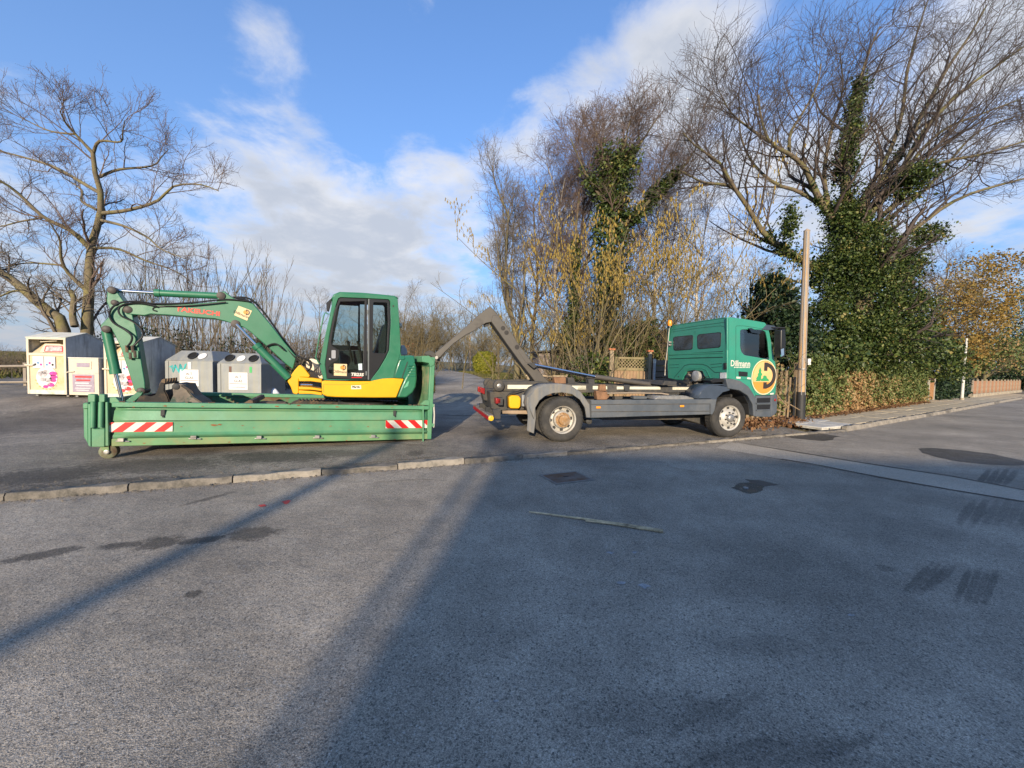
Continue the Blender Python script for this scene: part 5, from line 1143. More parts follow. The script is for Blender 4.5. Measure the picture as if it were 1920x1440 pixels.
# driver's cab inside, deflector, visor, mirrors, beacon
TB().bb((day_l[0][0] + .25, .35, 1.3), (day_l[0][0] + .75, .85, 1.5)).build('driver_seat', MATS['seat_vinyl'], bevel=.04); TB().bb((day_l[0][0] + .15, .35, 1.45), (day_l[0][0] + .32, .85, 2.2)).build('seat_back', MATS['seat_vinyl'], bevel=.05)
TB().bb((day_l[11][0] - .5, .1, 1.25), (day_l[11][0] - .12, TW - .1, 1.62)).build('dashboard', M_XBLK, bevel=.05)
TB().prism(Tt(c7((1050, 285), (1075, 282), (1165, 325), (1160, 342), (1075, 328)), VC - .04), VC - .04, VC + .0).build('wind_deflector', glassmat('smoked_plastic', (.05, .06, .07), .1), bevel=.004)
vz = Tt(c7((1180, 295), (1225, 250), (1300, 262), (1335, 290), (1300, 298), (1225, 305)), VC - .02)
TB().prism(vz, VC - .02, VD + .02).build('sun_visor', MATS['blue_black_plastic'], bevel=.01)
for v in (VC - .30, VD + .1):
    P = Tt(c7((1240, 275), (1330, 290)), VC); TB().tube([(P[0][0], VC + .05 if v < 1 else VD - .05, P[0][1]), (P[1][0], v + .1, P[1][1])], .02, 8).build('mirror_arm', M_XBLK)
    o = TB().prism(rounded(Tt(c7((1325, 300), (1368, 296), (1374, 420), (1366, 560), (1332, 575), (1322, 470)), VC - .2), .04), v, v + .2).build('mirror', M_XBLK, bevel=.03, seg=3)
    TB().prism(Tt(c7((1322, 490), (1350, 480), (1352, 545), (1326, 560)), VC - .2), v - .004, v + .02).build('mirror_glass', mat('mirror_face', (.8, .82, .85), .05, metal=1), parent=o)  # polished face of the mirror itself
v_, w = Tu(c7((287, 262)), UR - .08)[0]; hb_ = abs(Tu(c7((287, 190)), UR - .08)[0][1] - w); u = UR - .08
bc = TB().lathe([(.02, 0), (.05, .0), (.058, hb_ * .12), (.058, hb_ * .6), (.045, hb_ * .74), (.02, hb_ * .78)], (u, v_, w), 'W', 18).build('beacon', M_AMBER, smooth=40)
TB().lathe([(.05, -.05), (.05, .0)], (u, v_, w), 'W', 14).build('beacon_base', M_XBLK, parent=bc)
P = Tu(c7((282, 285), (262, 500), (244, 640), (240, 740)), UR - .08); TB().tube([(UR - .08, a_, b2_) for a_, b2_ in P], .015, 8).build('beacon_mast', M_STEEL, smooth=40)
P = Tu(c7((320, 255), (360, 200)), UR + .1); TB().tube([(UR + .1, a_, b2_) for a_, b2_ in P], .01, 6).build('aerial', M_BLACK)
for y in (420, 445): v_, w = Tu(c7((285, y)), UR - .06)[0]; TB().box((UR - .05, v_, w), (.08, .06, .05)).build('mast_clamp', M_STEEL, bevel=.006)
# ------------------------------------------------------------------ plants: bare branches, leaves, ivy
def unit(a): return a / np.maximum(np.linalg.norm(a, axis=-1, keepdims=True), 1e-9)
def tubes(P, R, sides):
    N, K, _ = P.shape
    T = np.empty_like(P); T[:, 1:-1] = P[:, 2:] - P[:, :-2]; T[:, 0] = P[:, 1] - P[:, 0]; T[:, -1] = P[:, -1] - P[:, -2]; T = unit(T)
    ref = np.where(np.abs(T[:, :1, 2:3]) > .85, np.array([1., 0, 0]), np.array([0, 0, 1.])); A = unit(np.cross(T, np.broadcast_to(ref, T.shape))); B = np.cross(T, A)
    th = np.arange(sides) * 2 * np.pi / sides
    V = P[:, :, None] + R[:, :, None, None] * (A[:, :, None] * np.cos(th)[:, None] + B[:, :, None] * np.sin(th)[:, None])
    i = (np.arange(N)[:, None, None] * K + np.arange(K - 1)[None, :, None]) * sides; j = np.arange(sides)[None, None]; j2 = (j + 1) % sides
    Q = np.stack([i + j, i + j2, i + sides + j2, i + sides + j], -1).reshape(-1, 4)
    return V.reshape(-1, 3), Q
class Branches:
    def __init__(self): self.V = []; self.Q = []; self.n = 0
    def add(self, P, R, sides):
        V, Q = tubes(np.asarray(P, float), np.asarray(R, float), sides); self.V.append(V); self.Q.append(Q + self.n); self.n += len(V); return self
    def build(self, name, m, parent, origin):
        return npmesh(name, np.concatenate(self.V) - np.array(origin), np.concatenate(self.Q), m, parent, smooth=True)
def grow(P, R, m, length, ang=(35, 65), t0=.25, k=5, wig=.18, up=.05, droop=0.0, rr=.6, rmin=.004, tip=.35, wind=(0, 0, 0), tip_bias=1.0, rs=None):
    """m side branches on every parent branch: returns their paths and radii"""
    r = rs or rng; N, K, _ = P.shape
    idx = np.repeat(np.arange(N), m); M = len(idx)
    t = t0 + (1 - t0) * ((np.tile(np.arange(m), N) + r.random(M)) / m) ** tip_bias; t = np.clip(t, 0, .995)
    f = t * (K - 1); i0 = f.astype(int); fr = (f - i0)[:, None]
    p = P[idx, i0] * (1 - fr) + P[idx, i0 + 1] * fr; rp = R[idx, i0] * (1 - fr[:, 0]) + R[idx, i0 + 1] * fr[:, 0]
    T = unit(P[idx, i0 + 1] - P[idx, i0])
    q = unit(np.cross(T, unit(r.normal(size=(M, 3))))); a = np.radians(ang[0] + (ang[1] - ang[0]) * r.random(M))[:, None]
    d = unit(T * np.cos(a) + q * np.sin(a) + np.array([0, 0, up * 3]))
    L = length * (1.15 - .6 * t) * (.6 + .8 * r.random(M)); step = (L / (k - 1))[:, None]
    out = np.empty((M, k, 3)); out[:, 0] = p; w = np.array(wind, float)
    for j in range(1, k):
        d = unit(d + wig * r.normal(size=(M, 3)) + np.array([0, 0, up - droop * j / k]) + w * .25)
        out[:, j] = out[:, j - 1] + d * step
    r0 = np.maximum(rp * rr * (.7 + .3 * r.random(M)), rmin); rad_ = r0[:, None] * np.linspace(1, tip, k)[None]; rad_ = np.maximum(rad_, rmin * .7)
    return out, rad_
def smooth_path(pts, n):
    P = np.array(pts, float); s = np.concatenate([[0], np.cumsum(np.linalg.norm(np.diff(P, axis=0), axis=1))]); s /= s[-1]
    # Catmull-Rom through the traced points, evenly resampled
    ext = np.vstack([2 * P[0] - P[1], P, 2 * P[-1] - P[-2]]); dense = []
    for i in range(len(P) - 1):
        p0, p1, p2, p3 = ext[i:i + 4]
        for u in np.linspace(0, 1, 8, endpoint=False): dense.append(.5 * ((2 * p1) + (p2 - p0) * u + (2 * p0 - 5 * p1 + 4 * p2 - p3) * u * u + (3 * p1 - p0 - 3 * p2 + p3) * u ** 3))
    dense.append(P[-1]); D = np.array(dense); s = np.concatenate([[0], np.cumsum(np.linalg.norm(np.diff(D, axis=0), axis=1))]); tt = np.linspace(0, s[-1], n)
    return np.stack([np.interp(tt, s, D[:, c]) for c in range(3)], -1)
def traced(pts, Y0, dY, n=14):               # limb outline on the photo, leaning dY metres away from or towards us
    m = len(pts); return smooth_path([at(x, y, Y0 + dY * (i / (m - 1)) ** 1.2) for i, (x, y) in enumerate(pts)], n)

def leaves(C, size, r=None, normal=None, nspread=1.0, aspect=1.35, fold=.25):
    """one folded diamond-shaped leaf at every point of C"""
    r = r or rng; N = len(C)
    nv = r.normal(size=(N, 3)) * nspread + (0 if normal is None else normal); nv = unit(nv)
    a = unit(np.cross(nv, unit(r.normal(size=(N, 3))))); b = np.cross(nv, a)
    s = (size * (.6 + .8 * r.random(N)))[:, None] if np.isscalar(size) else (size * (.6 + .8 * r.random(N)))[:, None]
    V = np.stack([C - a * s * aspect * .5, C + b * s * .5 + nv * s * fold, C + a * s * aspect * .5, C - b * s * .5 + nv * s * fold], 1)
    base = np.arange(N)[:, None] * 4
    Q = np.concatenate([base + np.array([[0, 1, 2]]), base + np.array([[0, 2, 3]])], 0)
    return V.reshape(-1, 3), Q
def leaf_object(name, C, size, m, parent, origin, var=None, normal=None, nspread=1.0, aspect=1.35, fold=.25):
    V, Q = leaves(C, size, None, normal, nspread, aspect, fold)
    v = rng.random(len(C)) if var is None else var
    return npmesh(name, V - np.array(origin), Q, m, parent, var=np.repeat(v, 4))
def clumps(C, s=1.0, keep=.0, amp=1.0):
    """leave gaps between lumps of foliage and give each lump its own tone"""
    x, y, z = (C * s).T; q = np.sin(2.1 * x + 1.3 * np.sin(1.7 * z)) * np.sin(2.6 * z + 1.1 * np.sin(2.3 * y + x)) + .6 * np.sin(5.1 * x + 2 * y) * np.sin(4.7 * z - 1.4 * y)
    k = q + .35 * rng.normal(size=len(C)) > -.62 + keep; C = C[k]; q = q[k]; return C, np.clip(.45 + .16 * amp * q + .24 * rng.normal(size=len(C)), 0, 1)
def around(P, rad0, rad1, n, r=None, flat=1.0):
    """n points scattered round a path, thickest at its start"""
    r = r or rng; K = len(P); f = r.random(n) * (K - 1); i = f.astype(int); fr = (f - i)[:, None]; c = P[i] * (1 - fr) + P[np.minimum(i + 1, K - 1)] * fr
    ra = (rad0 + (rad1 - rad0) * f / (K - 1)); d = unit(r.normal(size=(n, 3))); d[:, 2] *= flat
    q = np.sqrt(.25 + .75 * r.random(n)); lump = 1 + .35 * np.sin(f * 2.3 + d[:, 0] * 3) * np.cos(d[:, 1] * 4 + f)
    return c + d * (ra * q * lump)[:, None], d
M_BARK = mat('bark_brown', (.125, .095, .062), .9, var=.35, scale=6, bump=.5, bscale=20, stain=(.13, .135, .045), stain_amt=.4, stain_scale=3)
M_BARK_MOSS = mat('bark_mossy', (.135, .108, .066), .9, var=.35, scale=6, bump=.5, bscale=20, stain=(.165, .145, .05), stain_amt=.4, stain_scale=2)
M_BIRCH = mat('bark_birch', (.48, .43, .36), .85, var=.2, scale=3, bump=.3, stain=(.12, .09, .07), stain_amt=.35, stain_scale=5)
M_TWIG = mat('twig_purple_brown', (.125, .085, .066), .8, var=.3)
M_TWIG_D = mat('twig_dark', (.065, .048, .040), .8, var=.3)
M_TWIG_Y = mat('twig_olive', (.15, .115, .055), .8, var=.3)
M_TWIG_G = mat('twig_grey', (.14, .112, .082), .8, var=.3)
L_IVY = leafmat('ivy_leaf', [(0, (.014, .026, .008)), (.35, (.036, .062, .015)), (.7, (.088, .118, .028)), (.92, (.17, .185, .05)), (1, (.27, .22, .075))], .45, .3, .2)
L_HEDGE = leafmat('hedge_leaf', [(0, (.045, .07, .022)), (.4, (.11, .15, .045)), (.66, (.20, .22, .075)), (.78, (.29, .20, .095)), (1, (.40, .25, .115))], .5, .3, .2)
L_BROWN = leafmat('beech_brown_leaf', [(0, (.16, .10, .03)), (.4, (.30, .185, .05)), (.75, (.38, .26, .08)), (1, (.22, .21, .06))], .6, .2, .35)
L_CATKIN = leafmat('catkin', [(0, (.34, .23, .05)), (.6, (.50, .36, .10)), (1, (.58, .45, .15))], .7, .1, .4)
L_EVER = leafmat('evergreen_leaf', [(0, (.008, .018, .010)), (.5, (.018, .038, .016)), (1, (.045, .07, .025))], .5, .3, .1)
L_BOX = leafmat('golden_bush_leaf', [(0, (.10, .12, .015)), (.5, (.19, .20, .022)), (1, (.28, .25, .035))], .6, .2, .3)
L_DEAD = leafmat('fallen_leaf', [(0, (.10, .05, .025)), (.5, (.20, .10, .05)), (1, (.30, .19, .10))], .8, .2, .2)
L_GRASS = leafmat('grass_blade', [(0, (.07, .085, .02)), (.5, (.13, .13, .035)), (1, (.24, .19, .08))], .7, .2, .3)

def bare_tree(name, label, base, limbs, levels, trunk_mat, twig_mat, group=None, cat='tree', extra=None):
    """limbs: list of (path, base radius, tip radius); levels: list of grow() settings"""
    root = thing(name, label, cat, base, group=group); K = 14
    P = np.stack([l[0] for l in limbs]); R = np.stack([np.linspace(l[1] ** .8, l[2] ** .8, K) ** 1.25 for l in limbs])
    tr = Branches().add(P, R, 9); cr = Branches(); cur = (P, R); keep = [cur]
    for i, lv in enumerate(levels):
        lv = dict(lv); src = lv.pop('src', -1); sides = lv.pop('sides', 3 if i else 5); dest = lv.pop('dest', 'crown'); m = lv.pop('m')
        Pp, Rp = keep[src]; c = grow(Pp, Rp, m, **lv); keep.append(c); (tr if dest == 'trunk' else cr).add(c[0], c[1], sides)
    tr.build('trunk', trunk_mat, root, base); cr.build('crown', twig_mat, root, base)
    return root, keep
def ground_at(px, Y): p = at(px, 690, Y); return Vector((p.x, Y, gz(p.x, Y) - .05))

# ---- the spreading tree behind the clothing bins
Y1 = 17.5; b1 = ground_at(160, Y1)
def lim(pts, r0, r1, dY): return (traced(pts, Y1, dY), r0 * .72, r1 * .7)
t1 = bare_tree('bare_tree', 'large spreading bare tree with yellowish bark behind the clothing bins', b1, [
    (smooth_path([b1, at(163, 613, Y1), at(167, 544, Y1), at(170, 467, Y1), at(187, 408, Y1), at(189, 363, Y1 - .2), at(179, 328, Y1 - .3), at(174, 287, Y1 - .5)], 14), .25, .075),
    lim([(174, 287), (142, 252), (124, 232), (112, 208)], .10, .025, -1), lim([(174, 290), (186, 265), (226, 266), (230, 246), (234, 226)], .09, .02, -1.4),
    lim([(170, 467), (132, 432), (83, 408), (35, 363), (0, 339), (-50, 318)], .15, .04, -2.2), lim([(189, 363), (153, 342), (104, 314), (52, 297), (0, 283), (-40, 270)], .11, .03, 1.5),
    lim([(183, 394), (153, 377), (153, 356), (118, 332)], .09, .03, 2.2), lim([(190, 400), (240, 394), (295, 377), (326, 349), (375, 346), (410, 358)], .12, .025, -1.2),
    lim([(186, 332), (222, 318), (285, 311), (302, 295), (316, 280)], .09, .02, 1.8), lim([(190, 413), (236, 425), (278, 446), (302, 467), (347, 485)], .09, .02, -2.0),
    lim([(175, 465), (222, 467), (271, 488), (330, 509), (365, 535)], .09, .02, 1.5), lim([(166, 548), (128, 512), (115, 485), (112, 450), (95, 420)], .13, .03, -1.5), lim([(115, 497), (52, 493), (0, 502), (-40, 498)], .06, .02, -1),
    lim([(142, 252), (95, 246), (50, 226), (10, 206)], .06, .015, .5), lim([(83, 408), (40, 415), (0, 425), (-40, 430)], .06, .02, -.8)],
    [dict(m=9, length=2.0, ang=(30, 60), t0=.2, k=6, wig=.2, up=.07, rr=.5, rmin=.014, sides=4), dict(m=8, length=.95, ang=(30, 65), k=5, wig=.25, up=.06, rr=.55, rmin=.008), dict(m=6, length=.42, ang=(30, 70), k=4, wig=.28, up=.08, rr=.6, rmin=.005)],
    M_BARK_MOSS, M_TWIG)
b2 = ground_at(118, 17.0)
bare_tree('bare_tree', 'thick bare trunk leaning over the clothing bins towards the field', b2, [
    (smooth_path([b2, at(118, 610, 17), at(80, 575, 16.9), at(38, 537, 16.8), at(10, 516, 16.7), at(-30, 490, 16.5), at(-90, 440, 16)], 14), .26, .10),
    (traced([(140, 612), (136, 590), (138, 560), (133, 545)], 17, .3), .13, .08), (traced([(60, 555), (30, 545), (-10, 560), (-40, 570)], 17, -1), .05, .02)],
    [dict(m=10, length=1.7, ang=(40, 75), t0=.15, k=6, wig=.22, up=.06, rr=.4, rmin=.012, sides=4), dict(m=9, length=.85, k=5, wig=.25, up=.04, rmin=.008), dict(m=6, length=.4, k=4, wig=.28, rmin=.006)], M_BARK_MOSS, M_TWIG_G)

# ---- upright coppice shrubs along the field edge
def coppice(px, Y, h, n, label, m1=M_BARK, m2=M_TWIG_G, spread=.16, width=.9, lv=None, group='bare coppice shrubs behind the bins', name='bare_shrub', r0=.035, tw=5, up=.16):
    b = ground_at(px, Y); L = []
    for i in range(n):
        q = np.array([b.x + random.gauss(0, width * .4), b.y + random.gauss(0, width * .3), b.z]); d = np.array([random.gauss(0, spread), random.gauss(0, spread * .7), 1.0]); hh = h * random.uniform(.6, 1.05)
        pts = [q + d * hh * t + np.array([random.gauss(0, .05), random.gauss(0, .05), 0]) * (t > 0) + np.array([d[0] * .5, d[1] * .5, 0]) * hh * t * t for t in (0, .25, .5, .75, 1)]
        L.append((smooth_path(pts, 14), r0 * random.uniform(.6, 1.2), .008))
    return bare_tree(name, label, b, L, lv or [dict(m=tw, length=h * .28, ang=(18, 40), t0=.2, k=5, wig=.10, up=up, rr=.5, rmin=.008), dict(m=5, length=h * .12, ang=(20, 45), k=4, wig=.15, up=up, rmin=.006)], m1, m2, group=group, cat='shrub')
for px, Y, h, n, lb in ((215, 19, 5.6, 12, 'tall thin bare shrub standing beside the trunk of the spreading tree'), (262, 20, 6.4, 14, 'tall bare shrub behind the second clothing bin'), (318, 19.5, 6.0, 14, 'bare upright shrub behind the gap between clothing and glass bins'),
                        (375, 20.5, 6.4, 14, 'bare upright shrub behind the glass bin with turquoise graffiti'), (432, 20, 5.6, 13, 'bare upright shrub under the excavator boom lettering'), (505, 18.5, 5.4, 16, 'fan-shaped bare shrub with upright shoots beside the excavator boom bend')):
    coppice(px, Y, h, n, lb)
# dark scrub at their feet
def scrub(name, label, px0, px1, Y, h, n, m, size=.07, depth=1.0, cat='hedge', group=None, var=None, twigs=260, twm=None, tl=.9, base_dz=0):
    a, c = ground_at(px0, Y), ground_at(px1, Y if not isinstance(Y, tuple) else Y[1]); root = thing(name, label, cat, (a + c) / 2, group=group); o = (a + c) / 2
    t = rng.random(n); lump = .65 + .35 * np.sin(t * 23 + 1.3) * np.sin(t * 9.1) + .15 * np.sin(t * 51)
    X = a.x + (c.x - a.x) * t + rng.normal(0, .12, n); Yp = a.y + (c.y - a.y) * t + rng.normal(0, depth * .35, n); Z = g(X, Yp) + base_dz + h * lump * np.sqrt(rng.random(n)) * 1.0
    leaf_object('foliage', np.stack([X, Yp, Z], -1), size, m, root, o, var=None if var is None else np.clip(var + .28 * rng.normal(size=n), 0, 1))
    if twigs:
        s = np.stack([a.x + (c.x - a.x) * rng.random(twigs), a.y + (c.y - a.y) * rng.random(twigs) * 1 + rng.normal(0, depth * .3, twigs), np.zeros(twigs)], -1); s[:, 2] = g(s[:, 0], s[:, 1])
        d = unit(np.stack([rng.normal(0, .35, twigs), rng.normal(0, .3, twigs), np.ones(twigs)], -1)); L = h * (.6 + .6 * rng.random(twigs)); P = s[:, None] + d[:, None] * (L[:, None] * np.linspace(0, 1, 5)[None])[:, :, None] + np.cumsum(rng.normal(0, .03, (twigs, 5, 3)), 1)
        B = Branches().add(P, np.linspace(.014, .006, 5)[None].repeat(twigs, 0), 3); c2_ = grow(P, np.linspace(.014, .006, 5)[None].repeat(twigs, 0), 5, tl, k=4, rmin=.005); B.add(*c2_, 3); B.build('branches', twm or M_TWIG_G, root, o)
    return root
scrub('scrub_hedge', 'dark overgrown scrub hedge with ivy behind the recycling bins', 190, 560, 18.2, 2.5, 5200, L_EVER, .085, 1.0, twigs=420, tl=.9)
scrub('bramble_scrub', 'low brown bramble scrub beside the first clothing bin at the field edge', -60, 52, 19.5, .9, 200, L_DEAD, .05, .8, cat='scrub', twigs=110, tl=1.0)
scrub('bramble_scrub', 'brown bramble scrub behind the excavator cab at the mouth of the lane', 540, 800, 21.5, 2.6, 3500, L_DEAD, .06, 1.4, cat='scrub', twigs=420, twm=M_TWIG_Y, tl=1.0)

# ---- trees left and right of the far lane
def simple_tree(px, Y, h, label, trunk_m, twig_m, r=.16, spread=.55, lean=0.0, group=None, name='bare_tree', n_limb=9, droop=0.0, dens=1.0, top=None, up=.06, birch=False, split=.25, wig=.16):
    b = ground_at(px, Y); q = np.array(b); tp = q + np.array([lean * h, random.gauss(0, .4), h])
    main = smooth_path([q, q * .7 + tp * .3 + np.array([random.gauss(0, .12), 0, 0]), q * .4 + tp * .6 + np.array([random.gauss(0, .2), random.gauss(0, .2), 0]), tp], 14)
    L = [(main, r, .02)]; rs = np.random.default_rng(int(px * 7 + Y * 13))
    P0 = main[None]; R0 = np.linspace(r, .03, 14)[None]
    limb, lr = grow(P0, R0, n_limb, h * spread * .72, ang=(28, 58), t0=split, k=14, wig=.06, up=up, droop=droop * .4, rr=.6, rmin=.03, rs=rs)
    for i in range(n_limb): L.append((limb[i], lr[i][0], .015))
    return bare_tree(name, label, b, L, [dict(m=int(8 * dens), length=h * .19, ang=(28, 62), t0=.12, k=6, wig=wig, up=up, droop=droop, rr=.5, rmin=.012, sides=4), dict(m=int(8 * dens), length=h * .09, ang=(25, 65), k=5, wig=wig + .04, up=up * .6, droop=droop * 1.4, rmin=.007), dict(m=int(5 * dens), length=h * .05, k=4, wig=.22, up=0, droop=droop * 2, rmin=.0045)], trunk_m, twig_m, group=group)
far_specs = [(600, 60, 9, 'small bare tree on the skyline left of the excavator cab', .14), (762, 62, 10, 'bare tree just right of the excavator cab, across the lane', .2), (790, 70, 10.5, 'pale bare tree standing behind the reddish lane bush', .2), (818, 52, 7.0, 'reddish-brown twiggy bush at the bend of the lane', .12),
             (846, 85, 10.5, 'grey bare tree at the end of the lane under the hook arm', .2), (872, 95, 11.5, 'bare tree behind the wooden lane post', .2), (905, 60, 9, 'olive bare tree behind the clipped golden bush', .16), (935, 48, 9, 'dense olive bare tree above the clipped golden bush', .15), (965, 44, 9, 'olive bare tree seen through the hook arm', .15)]
for px, Y, h, lb, r in far_specs:
    simple_tree(px, Y, h, lb, M_BARK, M_TWIG_Y if px in (818, 905, 935, 965) else M_TWIG_G, r, .75, 0, 'trees along the far lane', n_limb=9, dens=.75, split=.12)
for px, Y, h, w, lb in ((800, 46, 6.6, 6.5, 'rounded brown bush left of the lane behind the container'), (760, 42, 5.4, 6.0, 'brown twiggy bush beside the excavator cab, left of the lane'), (925, 56, 6.5, 8, 'olive brown bush beyond the clipped golden bush'), (868, 66, 6, 8, 'brown bush at the far end of the lane')):
    coppice(px, Y, h, 60, lb, M_BARK, M_TWIG_Y, .38, w * .55, group='bushes along the far lane', name='brown_bush', r0=.03, tw=8, up=.05, lv=[dict(m=8, length=h * .3, ang=(25, 60), t0=.15, k=5, wig=.16, up=.05, rr=.5, rmin=.012), dict(m=8, length=h * .14, k=4, wig=.2, rmin=.01)])

# ---- trees behind the truck
simple_tree(968, 19, 8.6, 'bare ash tree leaning over the hook arm at the lane corner', M_BARK_MOSS, M_TWIG_G, .17, .62, -.06, n_limb=11, split=.2, up=.10)
simple_tree(1000, 21, 9.6, 'slender bare tree between the ash and the birch behind the truck', M_BARK, M_TWIG, .14, .5, -.02, n_limb=10)
simple_tree(1035, 20, 10.2, 'bare birch with drooping purple twigs left of the ivy-clad tree', M_BIRCH, M_TWIG, .15, .5, .02, n_limb=15, droop=.16, dens=1.3)
simple_tree(1078, 22, 12.6, 'tall white-stemmed birch directly behind the ivy-clad tree', M_BIRCH, M_TWIG, .16, .48, .03, n_limb=16, droop=.14, dens=1.3)
simple_tree(1225, 23, 11.6, 'tall birch with fine drooping twigs right of the ivy-clad tree', M_BIRCH, M_TWIG, .15, .5, .0, n_limb=15, droop=.14, dens=1.3)
simple_tree(1300, 22, 9.2, 'bare birch behind the truck cab roof', M_BIRCH, M_TWIG, .13, .5, .02, n_limb=12, droop=.12, dens=.95)
# ivy-clad tree
Yi = 18.0; bi = ground_at(1140, Yi)
il = lambda pts, r0, r1, dY: (traced(pts, Yi, dY), r0, r1)
ivy_main = smooth_path([bi, at(1140, 600, Yi), at(1145, 500, Yi), at(1148, 420, Yi), at(1150, 350, Yi), at(1158, 290, Yi)], 14)
ivl = [(ivy_main, .26, .10), il([(1150, 340), (1168, 280), (1178, 240), (1185, 215)], .09, .02, -.5), il([(1148, 360), (1132, 300), (1122, 262), (1112, 235)], .09, .02, .8), il([(1148, 425), (1182, 412), (1240, 353), (1282, 312), (1310, 270)], .11, .02, -.8),
       il([(1146, 400), (1110, 345), (1090, 308), (1070, 260)], .08, .02, -.4), il([(1150, 330), (1200, 270), (1225, 232), (1240, 212)], .08, .02, .8), il([(1146, 440), (1200, 395), (1225, 350), (1262, 300)], .07, .02, 1.2)]
ti, keep = bare_tree('ivy_clad_tree', 'tall tree wrapped in dark green ivy behind the truck, bare twigs above', bi, ivl, [dict(m=11, length=1.7, ang=(25, 55), t0=.35, k=6, wig=.16, up=.08, rr=.5, rmin=.012, sides=4), dict(m=9, length=1.1, k=5, wig=.2, up=.05, rmin=.008), dict(m=7, length=.6, k=4, wig=.22, up=.02, droop=.1, rmin=.006)], M_BARK, M_TWIG)
C = [around(ivy_main[5:], .75, 1.0, 9500)[0], around(ivy_main[:8], .5, .7, 4500)[0], around(ivl[1][0][:8], .5, .25, 1500)[0], around(ivl[2][0][:8], .5, .25, 1500)[0], around(ivl[3][0][:11], .5, .22, 2600)[0], around(ivl[4][0][:9], .42, .3, 1300)[0], around(ivl[5][0][:6], .45, .25, 700)[0], around(ivl[6][0][:9], .4, .2, 1100)[0]]
C, vv_ = clumps(np.concatenate(C), 1.4, .1); leaf_object('ivy', C, .09 * (.6 + .8 * rng.random(len(C))), L_IVY, ti, bi, var=vv_)
bi2 = ground_at(1077, 18.6); m2 = smooth_path([bi2, at(1075, 600, 18.6), at(1078, 500, 18.6), at(1080, 430, 18.6), at(1086, 360, 18.6)], 14)
t2, _ = bare_tree('ivy_clad_tree', 'slim ivy-wrapped trunk left of the big ivy-clad tree', bi2, [(m2, .14, .05)], [dict(m=14, length=1.6, ang=(25, 55), t0=.5, k=6, wig=.16, up=.08, rr=.5, rmin=.01), dict(m=8, length=.8, k=5, wig=.2, rmin=.007), dict(m=6, length=.4, k=4, wig=.2, rmin=.005)], M_BARK, M_TWIG)
leaf_object('ivy', np.concatenate([around(m2[:11], .36, .24, 2600)[0], around(m2[:6], .7, .4, 1400)[0]]), .10, L_IVY, t2, bi2)

# ---- hazels with hanging yellow catkins
def hazel(px, Y, h, n, label, catk, spread=.3, width=.7):
    b = ground_at(px, Y); L = []
    for i in range(n):
        q = np.array([b.x + random.gauss(0, width * .35), b.y + random.gauss(0, width * .25), b.z]); d = np.array([random.gauss(0, spread), random.gauss(0, spread * .8), 1.0]); hh = h * random.uniform(.65, 1.05)
        L.append((smooth_path([q + d * hh * t + np.array([d[0], d[1], 0]) * hh * .35 * t * t + rng.normal(0, .04, 3) * (t > 0) for t in (0, .3, .6, .85, 1)], 14), random.uniform(.025, .05), .008))
    root, keep = bare_tree('hazel_shrub', label, b, L, [dict(m=7, length=h * .26, ang=(20, 50), t0=.3, k=5, wig=.14, up=.06, rr=.5, rmin=.009), dict(m=6, length=h * .12, ang=(25, 60), k=4, wig=.18, up=.02, rmin=.006)], M_BARK_MOSS, M_TWIG_Y, group='hazels behind the truck', cat='shrub')
    P = np.concatenate([keep[1][0].reshape(-1, 3), keep[2][0].reshape(-1, 3)]); P = P[P[:, 2] > b.z + h * .68]; P = P[rng.integers(0, len(P), catk)]
    l = .06 + .07 * rng.random(catk); Q = np.stack([P, P + np.stack([rng.normal(0, .006, catk), rng.normal(0, .006, catk), -l * .55], -1), P + np.stack([rng.normal(0, .012, catk), rng.normal(0, .012, catk), -l], -1)], 1)
    V, F4 = tubes(Q, np.tile(np.array([.008, .0125, .007]), (catk, 1)), 4)
    tag(npmesh('catkins', V - np.array(b), F4, L_CATKIN, root, var=np.repeat(rng.random(catk), 12), smooth=True), kind='stuff')
hazel(1100, 14.6, 6.0, 11, 'hazel shrub full of yellow catkins in front of the ivy-clad tree', 4600)
hazel(1165, 15.6, 7.2, 12, 'tall hazel with yellow catkins behind the wooden gate', 5200)
hazel(1245, 15.8, 6.9, 11, 'hazel with yellow catkins beside the truck cab', 1800, .22)
hazel(1320, 16.4, 6.2, 7, 'thin hazel with few catkins behind the truck cab roof', 900, .17)
hazel(1045, 15.2, 3.6, 14, 'low hazel thicket behind the hook arm foot', 700, .34)
scrub('laurel_bush', 'dark glossy laurel bush behind the lift cylinder', 1085, 1135, 13.9, 2.2, 2600, L_IVY, .10, .7, cat='bush', twigs=40)
scrub('undergrowth', 'brown leafy undergrowth behind the hook arm and chassis', 960, 1150, 14.6, 1.1, 3800, L_DEAD, .06, 1.0, cat='undergrowth', twigs=300, twm=M_TWIG_Y, tl=.6)
for px, Y, h, n, lb in ((985, 22, 4.6, 34, 'olive thicket at the lane corner behind the ash tree'), (1110, 20.5, 5.2, 40, 'dense olive thicket behind the hazels and the shed'), (1215, 21.5, 5.4, 40, 'dense thicket between the lattice gate and the bungalow roof'), (1330, 20, 5.0, 34, 'brown thicket behind the roof of the truck cab')):
    coppice(px, Y, h, n, lb, M_BARK_MOSS, M_TWIG_Y, .30, 3.4, group='thickets behind the truck', name='thicket', r0=.03, tw=8, up=.06, lv=[dict(m=8, length=h * .26, ang=(25, 55), t0=.1, k=5, wig=.16, up=.05, rr=.5, rmin=.010), dict(m=6, length=h * .12, k=4, wig=.2, rmin=.007)])
